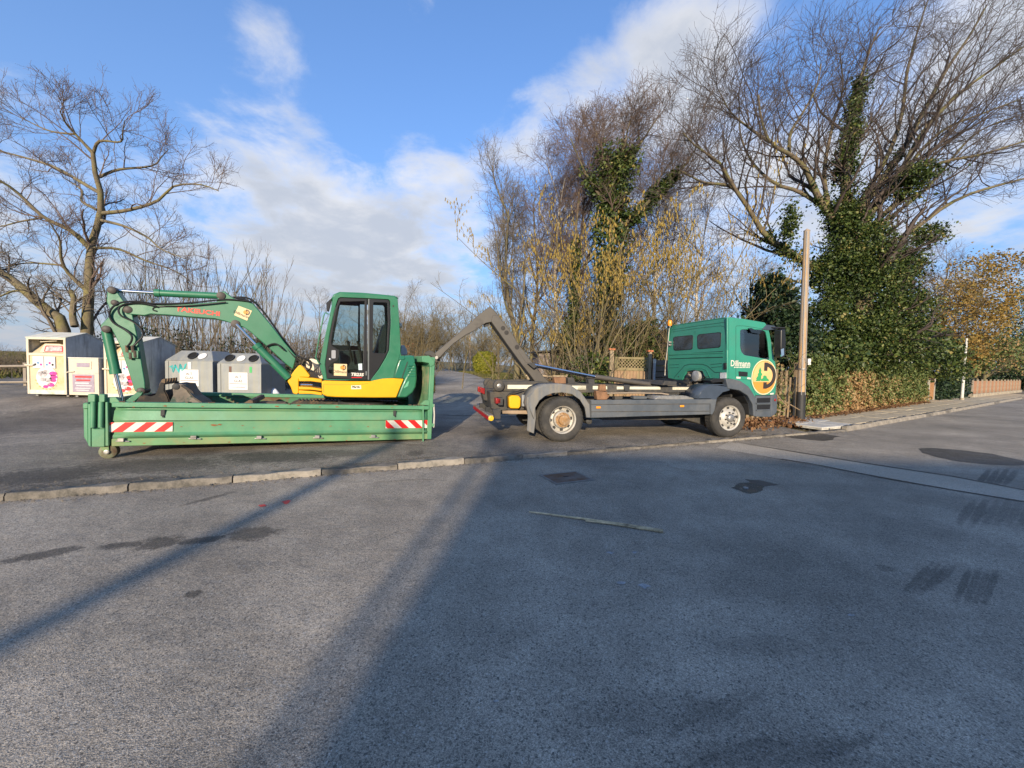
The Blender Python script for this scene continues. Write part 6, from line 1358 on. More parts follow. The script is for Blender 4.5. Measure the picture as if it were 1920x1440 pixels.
scrub('ivy_undergrowth', 'ivy and evergreen undergrowth at the foot of the ivy-clad tree', 1050, 1240, 16.6, 3.9, 13000, L_IVY, .085, 1.2, cat='undergrowth', twigs=160, twm=M_TWIG_Y)
# clipped golden bush by the lane
bb_ = ground_at(908, 36); n = 9000; d = unit(rng.normal(size=(n, 3))); rr_ = (.86 + .14 * rng.random(n)) * (1 + .06 * np.sin(d[:, 0] * 6 + d[:, 2] * 5)); C = np.stack([d[:, 0] * 1.05 * rr_, d[:, 1] * 1.05 * rr_, np.sign(d[:, 2]) * np.abs(d[:, 2]) ** .75 * 1.12 * rr_ + 1.0], -1); C = C[C[:, 2] > 0]
bush = thing('clipped_bush', 'clipped dome-shaped golden green bush beside the lane', 'bush', bb_); leaf_object('foliage', C, .10, L_BOX, bush, (0, 0, 0), normal=unit(C - np.array([0, 0, 1.0])), nspread=.5)
MB().tube([(0, 0, 0), (0, 0, 1.2)], [.09, .04], 8).build('stem', M_BARK, bush)

# ---- the huge ivy-grown tree on the right
Yr = 18.4; br = ground_at(1615, Yr); br.z = 0
rl = lambda pts, r0, r1, dY: (traced(pts, Yr, dY), r0, r1)
main = smooth_path([br, at(1618, 620, Yr), at(1612, 520, Yr), at(1600, 440, Yr), at(1585, 370, Yr), at(1590, 300, Yr)], 14)
RL = [(main, .55, .16), rl([(1540, 505), (1507, 489), (1462, 462), (1431, 436), (1404, 391), (1373, 347), (1351, 307), (1307, 276), (1280, 249)], .17, .025, -2), rl([(1404, 391), (1373, 351), (1320, 342), (1276, 320)], .10, .02, -2.6),
      rl([(1590, 440), (1547, 391), (1524, 347), (1507, 311), (1480, 289), (1444, 267), (1427, 222), (1422, 178)], .19, .03, -1.2), rl([(1480, 289), (1482, 250), (1505, 212), (1530, 165), (1540, 120)], .08, .02, .6),
      rl([(1582, 330), (1590, 280), (1600, 230), (1607, 180), (1616, 140), (1630, 95), (1650, 50)], .16, .025, .6), rl([(1595, 410), (1640, 360), (1667, 320), (1702, 267), (1724, 222), (1742, 191), (1773, 133), (1818, 67), (1850, 10)], .17, .03, 1.0),
      rl([(1605, 430), (1650, 380), (1684, 333), (1729, 249), (1796, 178), (1860, 130), (1930, 80)], .15, .03, -1.5), rl([(1612, 445), (1680, 380), (1751, 311), (1840, 290), (1920, 265)], .13, .03, -2.2),
      rl([(1620, 470), (1700, 440), (1760, 395), (1818, 364), (1920, 335), (1990, 320)], .11, .03, 1.2), rl([(1600, 400), (1660, 300), (1690, 220), (1700, 140), (1720, 60), (1740, 0)], .12, .025, 2.2), rl([(1560, 410), (1545, 330), (1560, 240), (1580, 170), (1575, 100)], .11, .02, 2.0),
      rl([(1547, 391), (1500, 360), (1455, 345), (1415, 310), (1390, 260), (1385, 200)], .10, .02, 1.5), rl([(1680, 340), (1760, 250), (1850, 210), (1930, 180)], .08, .02, .5), rl([(1444, 267), (1405, 240), (1370, 210), (1345, 165)], .07, .015, -1), rl([(1640, 430), (1740, 350), (1830, 250), (1930, 210)], .09, .02, 2.5)]
tb, keep = bare_tree('ivy_grown_tree', 'huge windswept bare tree with its trunk smothered in dark ivy, behind the utility pole', br, RL,
    [dict(m=15, length=3.3, ang=(28, 64), t0=.12, k=8, wig=.17, up=.07, rr=.62, rmin=.017, tip=.25, sides=4, wind=(.14, 0, .08)), dict(m=8, length=1.8, ang=(28, 60), k=6, wig=.17, up=.03, rr=.6, rmin=.009, wind=(.22, 0, .08)), dict(m=6, length=.95, ang=(25, 55), k=5, wig=.17, rmin=.006, wind=(.3, 0, .06))], M_BARK, M_TWIG_D)
def blob(px, py, Y, rx, ry, rz, n):
    c = np.array(at(px, py, Y)); d = unit(rng.normal(size=(n, 3))); q = (.55 + .45 * rng.random(n) + .22 * np.maximum(rng.normal(size=n), 0) * (rng.random(n) < .25)) * (1 + .22 * np.sin(d[:, 0] * 5 + px) * np.cos(d[:, 2] * 6 + py) + .12 * np.sin(d[:, 1] * 11 + d[:, 2] * 9)); return c + d * q[:, None] * np.array([rx, ry, rz])
C = [blob(1625, 560, Yr - .3, 2.0, 1.5, 2.0, 9500), blob(1610, 470, Yr - .3, 1.55, 1.2, 1.4, 6500), blob(1680, 500, Yr, 1.0, 1.0, 1.4, 4000), blob(1560, 520, Yr - .2, .9, .9, 1.1, 3200), blob(1590, 415, Yr, .85, .8, .8, 2600), blob(1690, 590, Yr - .3, 1.4, 1.1, 1.2, 4600), blob(1545, 610, Yr - 1, 1.3, 1.0, 1.2, 4200),
     blob(1640, 640, Yr - .8, 2.2, 1.2, 1.2, 6000), around(main[8:], .9, .55, 2600)[0], around(RL[5][0][:9], .52, .24, 3400)[0], around(RL[1][0][:6], .36, .26, 1700)[0], around(RL[3][0][:6], .32, .15, 900)[0], around(RL[6][0][2:6], .25, .15, 500)[0], blob(1480, 420, Yr - 1.2, .28, .3, .85, 800), blob(1725, 325, Yr - 1.2, .75, .6, .35, 900), blob(1745, 440, Yr, .6, .6, .45, 900), blob(1700, 355, Yr - .8, .7, .6, .4, 800)]
C = np.concatenate(C); C = np.concatenate([C, C + rng.normal(0, .16, C.shape)]); C, vv_ = clumps(C, 1.0, .16); leaf_object('ivy', C, .072 * (.6 + .8 * rng.random(len(C))), L_IVY, tb, br, var=vv_)
# dark evergreen left of it, above the truck cab
be = ground_at(1452, 16); be.z = 0; ev = thing('evergreen_bush', 'dark evergreen bush rising behind the truck cab', 'bush', be)
MB().tube([(0, 0, 0), (0, 0, 2.2)], [.12, .05], 8).build('stem', M_BARK, ev)
leaf_object('foliage', np.concatenate([blob(1452, 600, 16, 1.15, 1.0, 1.5, 6000), blob(1480, 650, 15.6, 1.1, .9, 1.3, 4200), blob(1450, 545, 16.2, .7, .7, .7, 2000), blob(1410, 640, 16.4, 1.0, .8, 1.0, 2600)]), .10, L_EVER, ev, be)
simple_tree(1390, 17.5, 5.6, 'small bare tree with pale twigs behind the truck cab', M_BARK_MOSS, M_TWIG_Y, .07, .6, .02, n_limb=9, dens=.8)
# ------------------------------------------------------------------ right-hand hedge, fences, posts
HA, HB = Vector((10.15, 13.55)), Vector((24.4, 23.35))
hroot = thing('ivy_hedge', 'two metre high ivy hedge with patches of dead brown leaves along the pavement', 'hedge', ((HA + HB) / 2).to_3d())
o = np.array([*((HA + HB) / 2), 0]); n = 62000; t = rng.random(n) ** 1.25; dirn = (HB - HA).normalized(); nr = Vector((-dirn.y, dirn.x))
z = rng.random(n) * (2.05 + .15 * np.sin(t * 31)); off = (rng.random(n) ** 2) * .7 + .10 * np.sin(t * 60 + z * 5) + .06 * np.sin(t * 133 - z * 9) + .05
top = rng.random(n) < .14; z = np.where(top, 2.05 + rng.normal(0, .08, n), z)
X = HA.x + (HB.x - HA.x) * t + nr.x * off; Yv = HA.y + (HB.y - HA.y) * t + nr.y * off
dead = .42 + .5 * np.exp(-((t - .30) / .11) ** 2) * (z < 1.7) + .30 * np.exp(-((z - .1) / .35) ** 2) + .2 * np.exp(-((t - .55) / .12) ** 2) * (z < 1.5) - .15 * (z > 1.6)
leaf_object('foliage', np.stack([X, Yv, z], -1), .066, L_HEDGE, hroot, o, var=np.clip(dead + .22 * rng.normal(size=n), 0, 1), normal=np.array([-nr.x, -nr.y, .3]), nspread=.7)
tw = 500; tt = rng.random(tw); S = np.stack([HA.x + (HB.x - HA.x) * tt + nr.x * .45, HA.y + (HB.y - HA.y) * tt + nr.y * .45, np.zeros(tw)], -1)
P = S[:, None] + np.linspace(0, 1, 6)[None, :, None] * np.array([0, 0, 2.0]) + np.cumsum(rng.normal(0, .05, (tw, 6, 3)), 1); B = Branches().add(P, np.linspace(.02, .008, 6)[None].repeat(tw, 0), 4); B.add(*grow(P, np.linspace(.02, .008, 6)[None].repeat(tw, 0), 4, .5, rmin=.005, k=4), 3); B.build('stems', M_TWIG_Y, hroot, o)
# overhanging shrub above the hedge
ov = thing('holly_shrub', 'bushy green shrub spilling over the top of the ivy hedge', 'shrub', (17.2, 19.6, 0)); 
CC = np.concatenate([blob(1690, 640, 19.5, 2.2, 1.3, 1.1, 5200), blob(1620, 655, 17.6, 1.6, 1.0, .9, 4000), blob(1745, 660, 21.5, 1.7, 1.2, .9, 3600), blob(1560, 665, 15.6, 1.1, .8, .7, 2600), blob(1770, 690, 23.5, 1.5, 1.0, .8, 2400)])
CC, vv_ = clumps(CC, 1.2, .05); leaf_object('foliage', CC, .10 * (.6 + .8 * rng.random(len(CC))), L_IVY, ov, (17.2, 19.6, 0), var=vv_); q = Branches(); tq = rng.normal(0, 1.6, 24); S = np.stack([dirn.x * tq + nr.x * .5, dirn.y * tq + nr.y * .5, np.zeros(24)], -1); P = S[:, None] + np.linspace(0, 1, 6)[None, :, None] * np.array([0, 0, 3.0]) + np.cumsum(rng.normal(0, .06, (24, 6, 3)), 1); q.add(P, np.linspace(.04, .012, 6)[None].repeat(24, 0), 5); q.build('stems', M_BARK, ov, (0, 0, 0))
# brown-leaved trees and evergreens further along the street
def leafy_tree(px, Y, h, label, m, blobs, size, n_limb=10, twm=M_TWIG_Y, name='brown_leaved_tree'):
    b = ground_at(px, Y); b.z = 0; q = np.array(b); main = smooth_path([q, q + np.array([.1, 0, h * .35]), q + np.array([-.1, .1, h * .7]), q + np.array([.05, 0, h])], 14); L = [(main, .16, .03)]
    lb, lr = grow(main[None], np.linspace(.16, .03, 14)[None], n_limb, h * .42, ang=(35, 65), t0=.2, k=14, wig=.07, up=.05, rr=.5, rmin=.02)
    L += [(lb[i], lr[i][0], .012) for i in range(n_limb)]
    root, _ = bare_tree(name, label, b, L, [dict(m=9, length=h * .16, k=5, wig=.16, up=.06, rmin=.01), dict(m=8, length=h * .09, k=4, wig=.2, rmin=.007)], M_BARK, twm)
    leaf_object('foliage', np.concatenate([blob(*bl) for bl in blobs]), size, m, root, b); return root
leafy_tree(1790, 32, 8.4, 'tall hedge tree with orange-brown dead leaves behind the pale post', L_BROWN, [(1815, 600, 32, 3.0, 2.0, 2.5, 4200), (1855, 560, 33, 2.3, 1.7, 2.5, 3000), (1800, 660, 31, 1.9, 1.4, 1.3, 1800), (1885, 495, 33, 2.2, 1.5, 1.0, 1100), (1765, 640, 31, 1.9, 1.4, 1.2, 1000), (1830, 510, 32, 2.2, 1.6, 1.5, 900), (1780, 560, 32, 2.0, 1.5, 1.6, 700)], .12, 16)
leafy_tree(1845, 35, 4.6, 'olive green shrub hanging over the low board fence', L_HEDGE, [(1850, 655, 35, 2.5, 1.7, 1.6, 3600), (1905, 665, 38, 2.8, 1.8, 1.6, 3400), (1815, 685, 31.5, 1.5, 1.2, 1.0, 1800)], .13, name='green_shrub')
leafy_tree(1925, 46, 9.6, 'dark green conifer at the end of the board fence', L_IVY, [(1915, 600, 46, 2.0, 1.6, 4.6, 4500), (1940, 650, 46, 2.4, 1.8, 2.6, 2500)], .14, name='conifer')
leafy_tree(1765, 33, 11, 'bare street tree with reddish twigs left of the orange-brown hedge tree', L_BROWN, [(1765, 560, 30, 2.4, 1.6, 2.0, 500)], .1, 14, M_TWIG)
sx = ground_at(1790, 26); hd = thing('clipped_hedge', 'dark clipped low hedge between the brown gate and the pale post', 'hedge', (26.6, 25.3, 0)); n = 5000
a_, c_ = Vector((26.0, 24.9)), Vector((32.2, 28.7)); t = rng.random(n); leaf_object('foliage', np.stack([a_.x + (c_.x - a_.x) * t + rng.normal(0, .25, n), a_.y + (c_.y - a_.y) * t + rng.normal(0, .25, n), rng.random(n) * 1.75], -1), .12, L_EVER, hd, (26.6, 25.3, 0))
MB().tube([(0, 0, 0), (0, 0, 1.3)], [.06, .03], 6).build('stem', M_BARK, hd)
# brown gate beside the hedge
M_GATE = mat('gate_brown', (.34, .17, .065), .6, var=.15, scale=5, streak=True, stain=(.22, .11, .045), stain_amt=.3)
gd = Vector((24.75, 23.75)); gdir = math.atan2(dirn.y, dirn.x); gate = thing('garden_gate', 'plain brown wooden gate at the end of the ivy hedge', 'gate', (gd.x, gd.y, .03), gdir)
for i in range(8): MB().box((.02 + .16 * i + .08, 0, .92), (.150, .03, 1.66)).build('board', M_GATE, gate, bevel=.005)
for z_ in (.3, 1.5): MB().box((.66, .04, z_), (1.28, .04, .1)).build('cross_rail', M_GATE, gate)
for x in (-.06, 1.38): MB().box((x, 0, .9), (.1, .1, 1.8)).build('gate_post', mat('concrete_post', (.36, .34, .30), .9, var=.2), gate, bevel=.008)
# low board fence
M_FB = mat('fence_board_red', (.30, .14, .07), .75, var=.25, scale=4, streak=True, stain=(.36, .24, .15), stain_amt=.4)
f0, f1 = Vector((33.2, 28.9)), Vector((52, 40.9)); fd = (f1 - f0); L_ = fd.length; ang = math.atan2(fd.y, fd.x); fen = thing('board_fence', 'low reddish wooden board fence on a stone footing along the pavement', 'fence', (f0.x, f0.y, .05), ang)
nb = int(L_ / .16); pr = None
for i in range(nb):
    if pr is None: pr = MB().box((0, 0, .72), (.145, .025, .92)).build('board', M_FB, fen); ob = pr
    else: ob = pr.copy(); link(ob, fen)
    ob.location = (i * .16 + .08, random.uniform(-.006, .006), random.uniform(-.015, .015)); ob.rotation_euler = (0, random.uniform(-.012, .012), 0)
pp = None
for i in range(int(L_ / 1.6) + 1):
    if pp is None: pp = MB().box((0, -.05, .66), (.09, .09, 1.28)).build('post', mat('fence_post_grey', (.30, .25, .19), .85, var=.2), fen); ob = pp
    else: ob = pp.copy(); link(ob, fen)
    ob.location = (i * 1.6, 0, 0)
MB().bb((-.1, -.12, 0), (L_, .12, .24)).build('footing', mat('stone_footing', (.32, .27, .20), .9, var=.35, scale=3, bump=.5, bscale=6), fen)
# pale post, utility pole, lane post
pb_ = hit(1803, 750, .06); pole = thing('pale_post', 'slim pale grey street post rising into the orange-brown foliage', 'post', pb_)
top = at(1812, 640, pb_.y) - pb_; MB().tube([(0, 0, 0), top * .3, top * 1.05], [.085, .075, .055], 12).build('shaft', mat('pale_post_paint', (.55, .54, .50), .6, var=.2, scale=4, stain=(.3, .28, .22), stain_amt=.4), pole, smooth=60); MB().lathe([(.11, -.02), (.11, .03), (.09, .12), (.088, .14)], (0, 0, 0), 'W', 14).build('foot_collar', MATS['stone_footing'], pole)
pb_ = hit(1500, 789, .02); up = thing('utility_pole', 'tall weathered wooden utility pole with black foot and small white box', 'utility pole', pb_); top = at(1513, 432, pb_.y) - pb_
M_POLE = mat('pole_wood', (.42, .26, .12), .8, var=.2, scale=5, bump=.2, streak=True, stain=(.30, .26, .22), stain_amt=.5, stain_scale=2)
MB().tube([(0, 0, 0), top * .16, top * .5, top], [.125, .118, .105, .088], 16).build('shaft', M_POLE, up, smooth=60)
MB().tube([(0, 0, -.02), top * .155], [.135, .130], 16).build('tarred_foot', mat('tar_black', (.02, .02, .022), .6, var=.3), up, smooth=60)
for dx, dy, wd in ((-.075, -.10, .016), (.03, -.125, .012)):
    MB().tube([Vector((dx, dy, .85)), top * .5 + Vector((dx * .85, dy * .85, 0)), top + Vector((dx * .65, dy * .7, -.05))], wd, 6).build('cable', mat('grey_cable', (.33, .32, .31), .6), up, smooth=60)
MB().box(top * .315 + Vector((.2, -.02, 0)), (.09, .08, .20)).build('junction_box', mat('white_box', (.72, .72, .70), .5, var=.08), up, bevel=.01)
MB().lathe([(.118, -.03), (.122, 0), (.118, .03)], tuple(top * .275), 'W', 16).build('strap', M_STEEL, up); MB().lathe([(.095, -.02), (.02, .05)], tuple(top), 'W', 12).build('pole_cap', M_POLE, up)
lp = ground_at(882, 62); lpt = thing('lane_post', 'thin wooden pole standing beside the far lane', 'pole', lp); MB().tube([(0, 0, 0), at(881, 629, 62) - lp], [.11, .08], 8).build('shaft', mat('pale_pole', (.40, .29, .20), .8, var=.15), lpt, smooth=60); MB().lathe([(.13, 0), (.12, .25)], (0, 0, 0), 'W', 10).build('pole_foot', M_STEEL, lpt)

# ---- old wooden fence left of the utility pole, boards loose and overgrown
M_OLDW = mat('old_fence_wood', (.27, .19, .11), .85, var=.3, scale=5, bump=.2, streak=True, stain=(.14, .11, .075), stain_amt=.45)
fo = Vector((6.9, 12.35)); fe = Vector((9.85, 13.6)); fdv = fe - fo; fang = math.atan2(fdv.y, fdv.x); of = thing('old_fence', 'overgrown old wooden picket fence between the truck front and the utility pole', 'fence', (fo.x, fo.y, .02), fang)
nb = 13
for i in range(nb):
    x = (i + .5) * fdv.length / nb; h = random.uniform(1.35, 1.75); ob = MB().box((0, 0, h / 2), (.115, .028, h)).build('board', M_OLDW, of, bevel=.005); ob.location = (x, random.uniform(-.02, .02), 0); ob.rotation_euler = (random.uniform(-.04, .04), random.uniform(-.05, .05), 0)
for x in (.4, fdv.length - .2): MB().box((x, .07, .95), (.12, .12, 1.9)).build('post', M_OLDW, of, bevel=.01)
for z_ in (.4, 1.3): MB().box((fdv.length / 2, .05, z_), (fdv.length, .04, .09)).build('rail', M_OLDW, of)
for i, (x0, x1) in enumerate(((1455, 1478), (1470, 1500), (1448, 1470))):
    a_, b2_ = at(x0, 738 + 14 * i, 11.9), at(x1, 765 + 4 * i, 11.9); a_.z = max(a_.z, .1); b2_.z = max(b2_.z, .05)
    s_ = MB().tube([a_ - a_, (b2_ - a_)], [.018, .012], 6).build('loose_stick', M_OLDW); s_.location = a_
    tag(s_, ('dark stick leaning against the old picket fence', 'pale stick lying low across the foot of the old picket fence', 'short twig propped behind the truck bumper at the old fence')[i], 'stick')
scrub('ivy_scrub', 'ivy scrub climbing over the old picket fence beside the truck front', 1380, 1462, 13.3, 2.1, 4200, L_HEDGE, .075, .4, twigs=60, twm=M_TWIG_Y, tl=.7, var=.45)
# leaf litter by the truck's front wheel
n = 1100; t = rng.random(n); C = np.stack([5.8 + 3.6 * t + rng.normal(0, .2, n), 11.2 + 1.5 * t + rng.normal(0, .35, n), np.zeros(n)], -1); C[:, 2] = .02 + .16 * rng.random(n) * np.exp(-((C[:, 1] - 11.1 - 2.0 * t) / .5) ** 2); keepm = C[:, 1] > (9.9 + (C[:, 0] - 7.07) * .455 + .35); C = C[keepm]
lit = leaf_object('leaf_litter', C, .075, L_DEAD, None, (0, 0, 0)); tag(lit, 'brown fallen leaves heaped beside the truck front wheel and old fence', 'leaves', kind='stuff')
n = 1500; t = rng.random(n); C = np.stack([9.9 + 13 * t + rng.normal(0, .1, n), 13.1 + 8.9 * t + rng.normal(0, .12, n), np.full(n, .112)], -1); C[:, 2] += rng.random(n) * .03
tag(leaf_object('leaf_litter', C, .06, L_DEAD, None, (0, 0, 0), normal=np.array([0, 0, 1.]), nspread=.5), 'scattered fallen leaves along the foot of the ivy hedge', 'leaves', kind='stuff')

scrub('dark_hedge', 'dark evergreen hedge behind the low board fence', 1830, 1990, 47, 4.2, 6000, L_EVER, .2, 1.6, twigs=60)
# ---- wooden gate with lattice, and concrete-look panel fence behind the truck
M_GW = mat('gate_wood', (.28, .175, .10), .8, var=.25, scale=5, bump=.15, streak=True, stain=(.24, .19, .10), stain_amt=.4)
M_GW2 = mat('lattice_wood', (.23, .18, .095), .85, var=.25, stain=(.15, .135, .06), stain_amt=.4)
c11 = crop(1120, 560, 9.0); YG = 14.3
fg_ = Frame(Vector((at(1155, 690, YG).x, YG, 0)), rad(4)); gx = thing('lattice_gate', 'wooden garden gate of upright boards with a diamond lattice top, behind the truck', 'gate', matrix=fg_.matrix)
G = fg_.trs; b_u0 = G(c11((290, 1180)))[0][0]; b_u1 = G(c11((870, 1180)))[0][0]; w_bt = G(c11((500, 1215)))[0][1]; w_lt = G(c11((500, 1020)))[0][1]; w_lb = G(c11((500, 1165)))[0][1]; w_tp = G(c11((500, 985)))[0][1]
nb = 11
for i in range(nb):
    a_ = b_u0 + (b_u1 - b_u0) * i / nb; MB().bb((a_ + .004, .0, .1), (a_ + (b_u1 - b_u0) / nb - .004, .022, w_bt)).build('board', M_GW, gx, bevel=.004)
for wa, wb in ((w_bt + .003, w_lb), (w_lt, w_tp), (.35, .45)): MB().bb((b_u0, -.02, wa), (b_u1, .03, wb)).build('frame_rail', M_GW2 if wa > w_bt - .1 else M_GW, gx, bevel=.005)
lu0, lu1 = G(c11((345, 1100)))[0][0], G(c11((825, 1100)))[0][0]
MB().bb((b_u0, -.02, w_bt), (lu0, .03, w_lt)).build('frame_stile', M_GW2, gx, bevel=.004); MB().bb((lu1, -.02, w_bt), (b_u1, .03, w_lt)).build('frame_stile', M_GW2, gx, bevel=.004)
hh = w_lt - w_lb; step_ = hh / 2.6
for sgn in (1, -1):
    k_ = -6
    while True:
        x0 = lu0 + k_ * step_; pts = [(x0, w_lb if sgn > 0 else w_lt), (x0 + hh, w_lt if sgn > 0 else w_lb)]; k_ += 1
        if x0 > lu1: break
        pa_, pb2 = pts; 
        if pb2[0] < lu0: continue
        if pa_[0] < lu0: f_ = (lu0 - pa_[0]) / hh; pa_ = (lu0, pa_[1] + (pb2[1] - pa_[1]) * f_)
        if pb2[0] > lu1: f_ = (lu1 - pts[0][0]) / hh; pb2 = (lu1, pts[0][1] + (pts[1][1] - pts[0][1]) * f_)
        if pb2[0] - pa_[0] < .01: continue
        d_ = Vector((pb2[0] - pa_[0], 0, pb2[1] - pa_[1])); L2 = d_.length; R_ = Matrix.Rotation(-math.atan2(d_.z, d_.x), 3, 'Y'); MB().box(((pa_[0] + pb2[0]) / 2, .002 if sgn > 0 else .012, (pa_[1] + pb2[1]) / 2), (L2, .009, .022), R_).build('lattice_slat', M_GW2, gx)
M_POST = mat('gate_post_wood', (.33, .25, .16), .85, var=.25, bump=.15, streak=True, stain=(.2, .17, .11), stain_amt=.4)
for x0, x1, y0 in ((220, 285, 870), (875, 925, 900)):
    a_, b2_ = G(c11((x0, y0), (x1, y0)), -.04); MB().bb((a_[0], -.04, 0), (b2_[0], .09, a_[1])).build('gate_post', M_POST, gx, bevel=.008)
    MB().bb((a_[0] - .04, -.07, a_[1] + .002), (b2_[0] + .04, .12, a_[1] + .07)).build('post_cap', mat('terracotta_cap', (.38, .13, .055), .8, var=.25), gx, bevel=.01)
a_, b2_ = G(c11((930, 1050), (975, 1050)), -.05)
mp = thing('marker_post', 'thin grey metal post with white top beside the lattice gate', 'post', tuple(fg_.matrix @ Vector(((a_[0] + b2_[0]) / 2, -.12, 0)))); MB().tube([(0, 0, 0), (0, 0, a_[1] - .08)], .05, 10).build('shaft', mat('galvanised', (.36, .38, .40), .5, metal=.4, var=.2), mp); MB().tube([(0, 0, a_[1] - .08), (0, 0, a_[1] + .06)], .052, 10).build('white_top', M_WHITE, mp)
pf = thing('panel_fence', 'grey-brown horizontal plank fence between the lattice gate and the truck cab', 'fence', matrix=fg_.matrix); u0_ = G(c11((985, 1200)))[0][0]; wtop = G(c11((1050, 1030)))[0][1]
M_PL = mat('grey_planks', (.17, .125, .09), .9, var=.3, scale=5, bump=.25, streak=False, stain=(.10, .085, .07), stain_amt=.4)
for i in range(9):
    hh_ = wtop / 9; ob = MB().bb((u0_, .05 + random.uniform(0, .02), i * hh_ + .012), (u0_ + 3.4, .085, (i + 1) * hh_ - .012)).build('plank', M_PL, pf, bevel=.006)
for x in (u0_ - .03, u0_ + 1.7, u0_ + 3.4): MB().bb((x - .05, .09, 0), (x + .05, .18, wtop + .05)).build('post', M_PL, pf)
lf = thing('wire_fence', 'overgrown wire fence with wooden rail left of the lattice gate', 'fence', matrix=fg_.matrix); uL = G(c11((215, 1000)))[0][0]
for x in (uL - .1, uL - 1.5, uL - 2.9): MB().bb((x - .04, .05, 0), (x + .04, .13, 1.35)).build('post', M_POST, lf)
for z_ in (.5, .9, 1.25): MB().bb((uL - 3.0, .04, z_), (uL, .05, z_ + (.05 if z_ > 1.2 else .012))).build('rail', M_POST, lf)
# tall narrow shed door behind the hazels
p_ = ground_at(1042, 17.2); sh = thing('garden_shed', 'narrow weathered grey plank shed half hidden behind the hazels', 'shed', p_, rad(6)); M_SHED = mat('shed_planks', (.17, .13, .11), .85, var=.25, scale=4, streak=True, stain=(.26, .25, .26), stain_amt=.35)
for i in range(6): MB().bb((-.75 + .25 * i + .006, 0, 0), (-.75 + .25 * (i + 1) - .006, .03, 2.15)).build('plank', M_SHED, sh, bevel=.004)
MB().bb((-.75, .031, 0), (.75, 1.6, 2.1)).build('shed_body', M_SHED, sh); MB().prism([(-.95, 2.12), (.95, 2.24), (.95, 2.30), (-.95, 2.18)], -.2, 1.8).build('roof', mat('felt_roof', (.06, .055, .05), .9, var=.3), sh)
# house behind the truck: low pitched dark roof
hp = ground_at(1290, 27); bung = thing('bungalow', 'low bungalow with dark pitched roof hidden by the trees behind the truck', 'house', hp, rad(8)); M_WALL = mat('render_wall', (.45, .36, .27), .9, var=.15, stain=(.33, .25, .18), stain_amt=.3); M_ROOF = mat('dark_roof', (.065, .055, .048), .85, var=.3, scale=8, bump=.4, bscale=25)
MB().bb((-4, 0, 0), (5, 7, 2.6)).build('wall', M_WALL, bung)
rf = MB(); rf.add([(-4.5, -.5, 2.5), (5.5, -.5, 2.5), (5.5, 3.5, 4.4), (-4.5, 3.5, 4.4), (5.5, 7.5, 2.5), (-4.5, 7.5, 2.5)], [(0, 1, 2, 3), (3, 2, 4, 5), (0, 3, 5), (1, 4, 2)]); rfo = rf.build('roof', M_ROOF, bung, solid=.12); MB().bb((1.6, 2.6, 3.7), (2.3, 3.2, 5.0)).build('chimney', mat('brick_red', (.33, .13, .08), .9, var=.3), rfo)
for x in (-2.6, .2, 2.8):
    w_ = MB().bb((x, -.03, 1.0), (x + 1.2, .03, 2.1)).build('window', M_WHITE, bung); MB().bb((x + .08, -.045, 1.08), (x + 1.12, -.032, 2.02)).build('pane', mat('house_pane', (.03, .035, .04), .08), w_)
hp = ground_at(1740, 55); hp.z = 0; wh = thing('white_house', 'white rendered house glimpsed between the hedge trees on the right', 'house', hp, rad(33)); M_WH = mat('white_render', (.72, .70, .65), .8, var=.06)
MB().bb((-5, 0, 0), (6, 8, 5.4)).build('wall', M_WH, wh); rf = MB(); rf.add([(-5.4, -.5, 5.3), (6.4, -.5, 5.3), (6.4, 4, 8.4), (-5.4, 4, 8.4), (6.4, 8.5, 5.3), (-5.4, 8.5, 5.3)], [(0, 1, 2, 3), (3, 2, 4, 5), (0, 3, 5), (1, 4, 2)]); rf.build('roof', mat('red_roof', (.22, .085, .05), .85, var=.25, scale=6), wh, solid=.15)
for x in (-3.8, -1, 1.8, 4.2):
    for z_ in (1.0, 3.6):
        w_ = MB().bb((x, -.04, z_), (x + 1.1, .03, z_ + 1.25)).build('window', M_WHITE, wh); MB().bb((x + .1, -.055, z_ + .1), (x + 1.0, -.042, z_ + 1.15)).build('pane', MATS['house_pane'], w_)

# ---- clothing bins
M_CRM = mat('bin_cream', (.50, .42, .28), .55, var=.10, scale=3, stain=(.58, .36, .12), stain_amt=.3, stain_scale=2, stain_soft=.15)
M_CRM2 = mat('bin_cream_pale', (.54, .48, .37), .55, var=.08, scale=3, stain=(.5, .4, .25), stain_amt=.2)
M_GALV = mat('bin_galvanised', (.46, .46, .45), .5, metal=.35, var=.15, scale=3, stain=(.30, .29, .27), stain_amt=.35, stain_scale=1.6, streak=True)
M_LID = mat('bin_lid_pale', (.55, .53, .47), .7, var=.15, stain=(.36, .38, .25), stain_amt=.3)
M_PAPER = mat('notice_paper', (.58, .57, .56), .6, var=.06); M_MAG = mat('print_magenta', (.5, .05, .25), .5, var=.5, scale=14); M_PGREY = mat('print_grey', (.40, .36, .36), .5, var=.5, scale=12); M_PRED = mat('print_red', (.55, .05, .05), .5, var=.4, scale=12); M_PLIL = mat('panel_lilac', (.30, .25, .30), .5, var=.2, scale=10); M_PBLUE = mat('print_blue', (.12, .25, .42), .5)
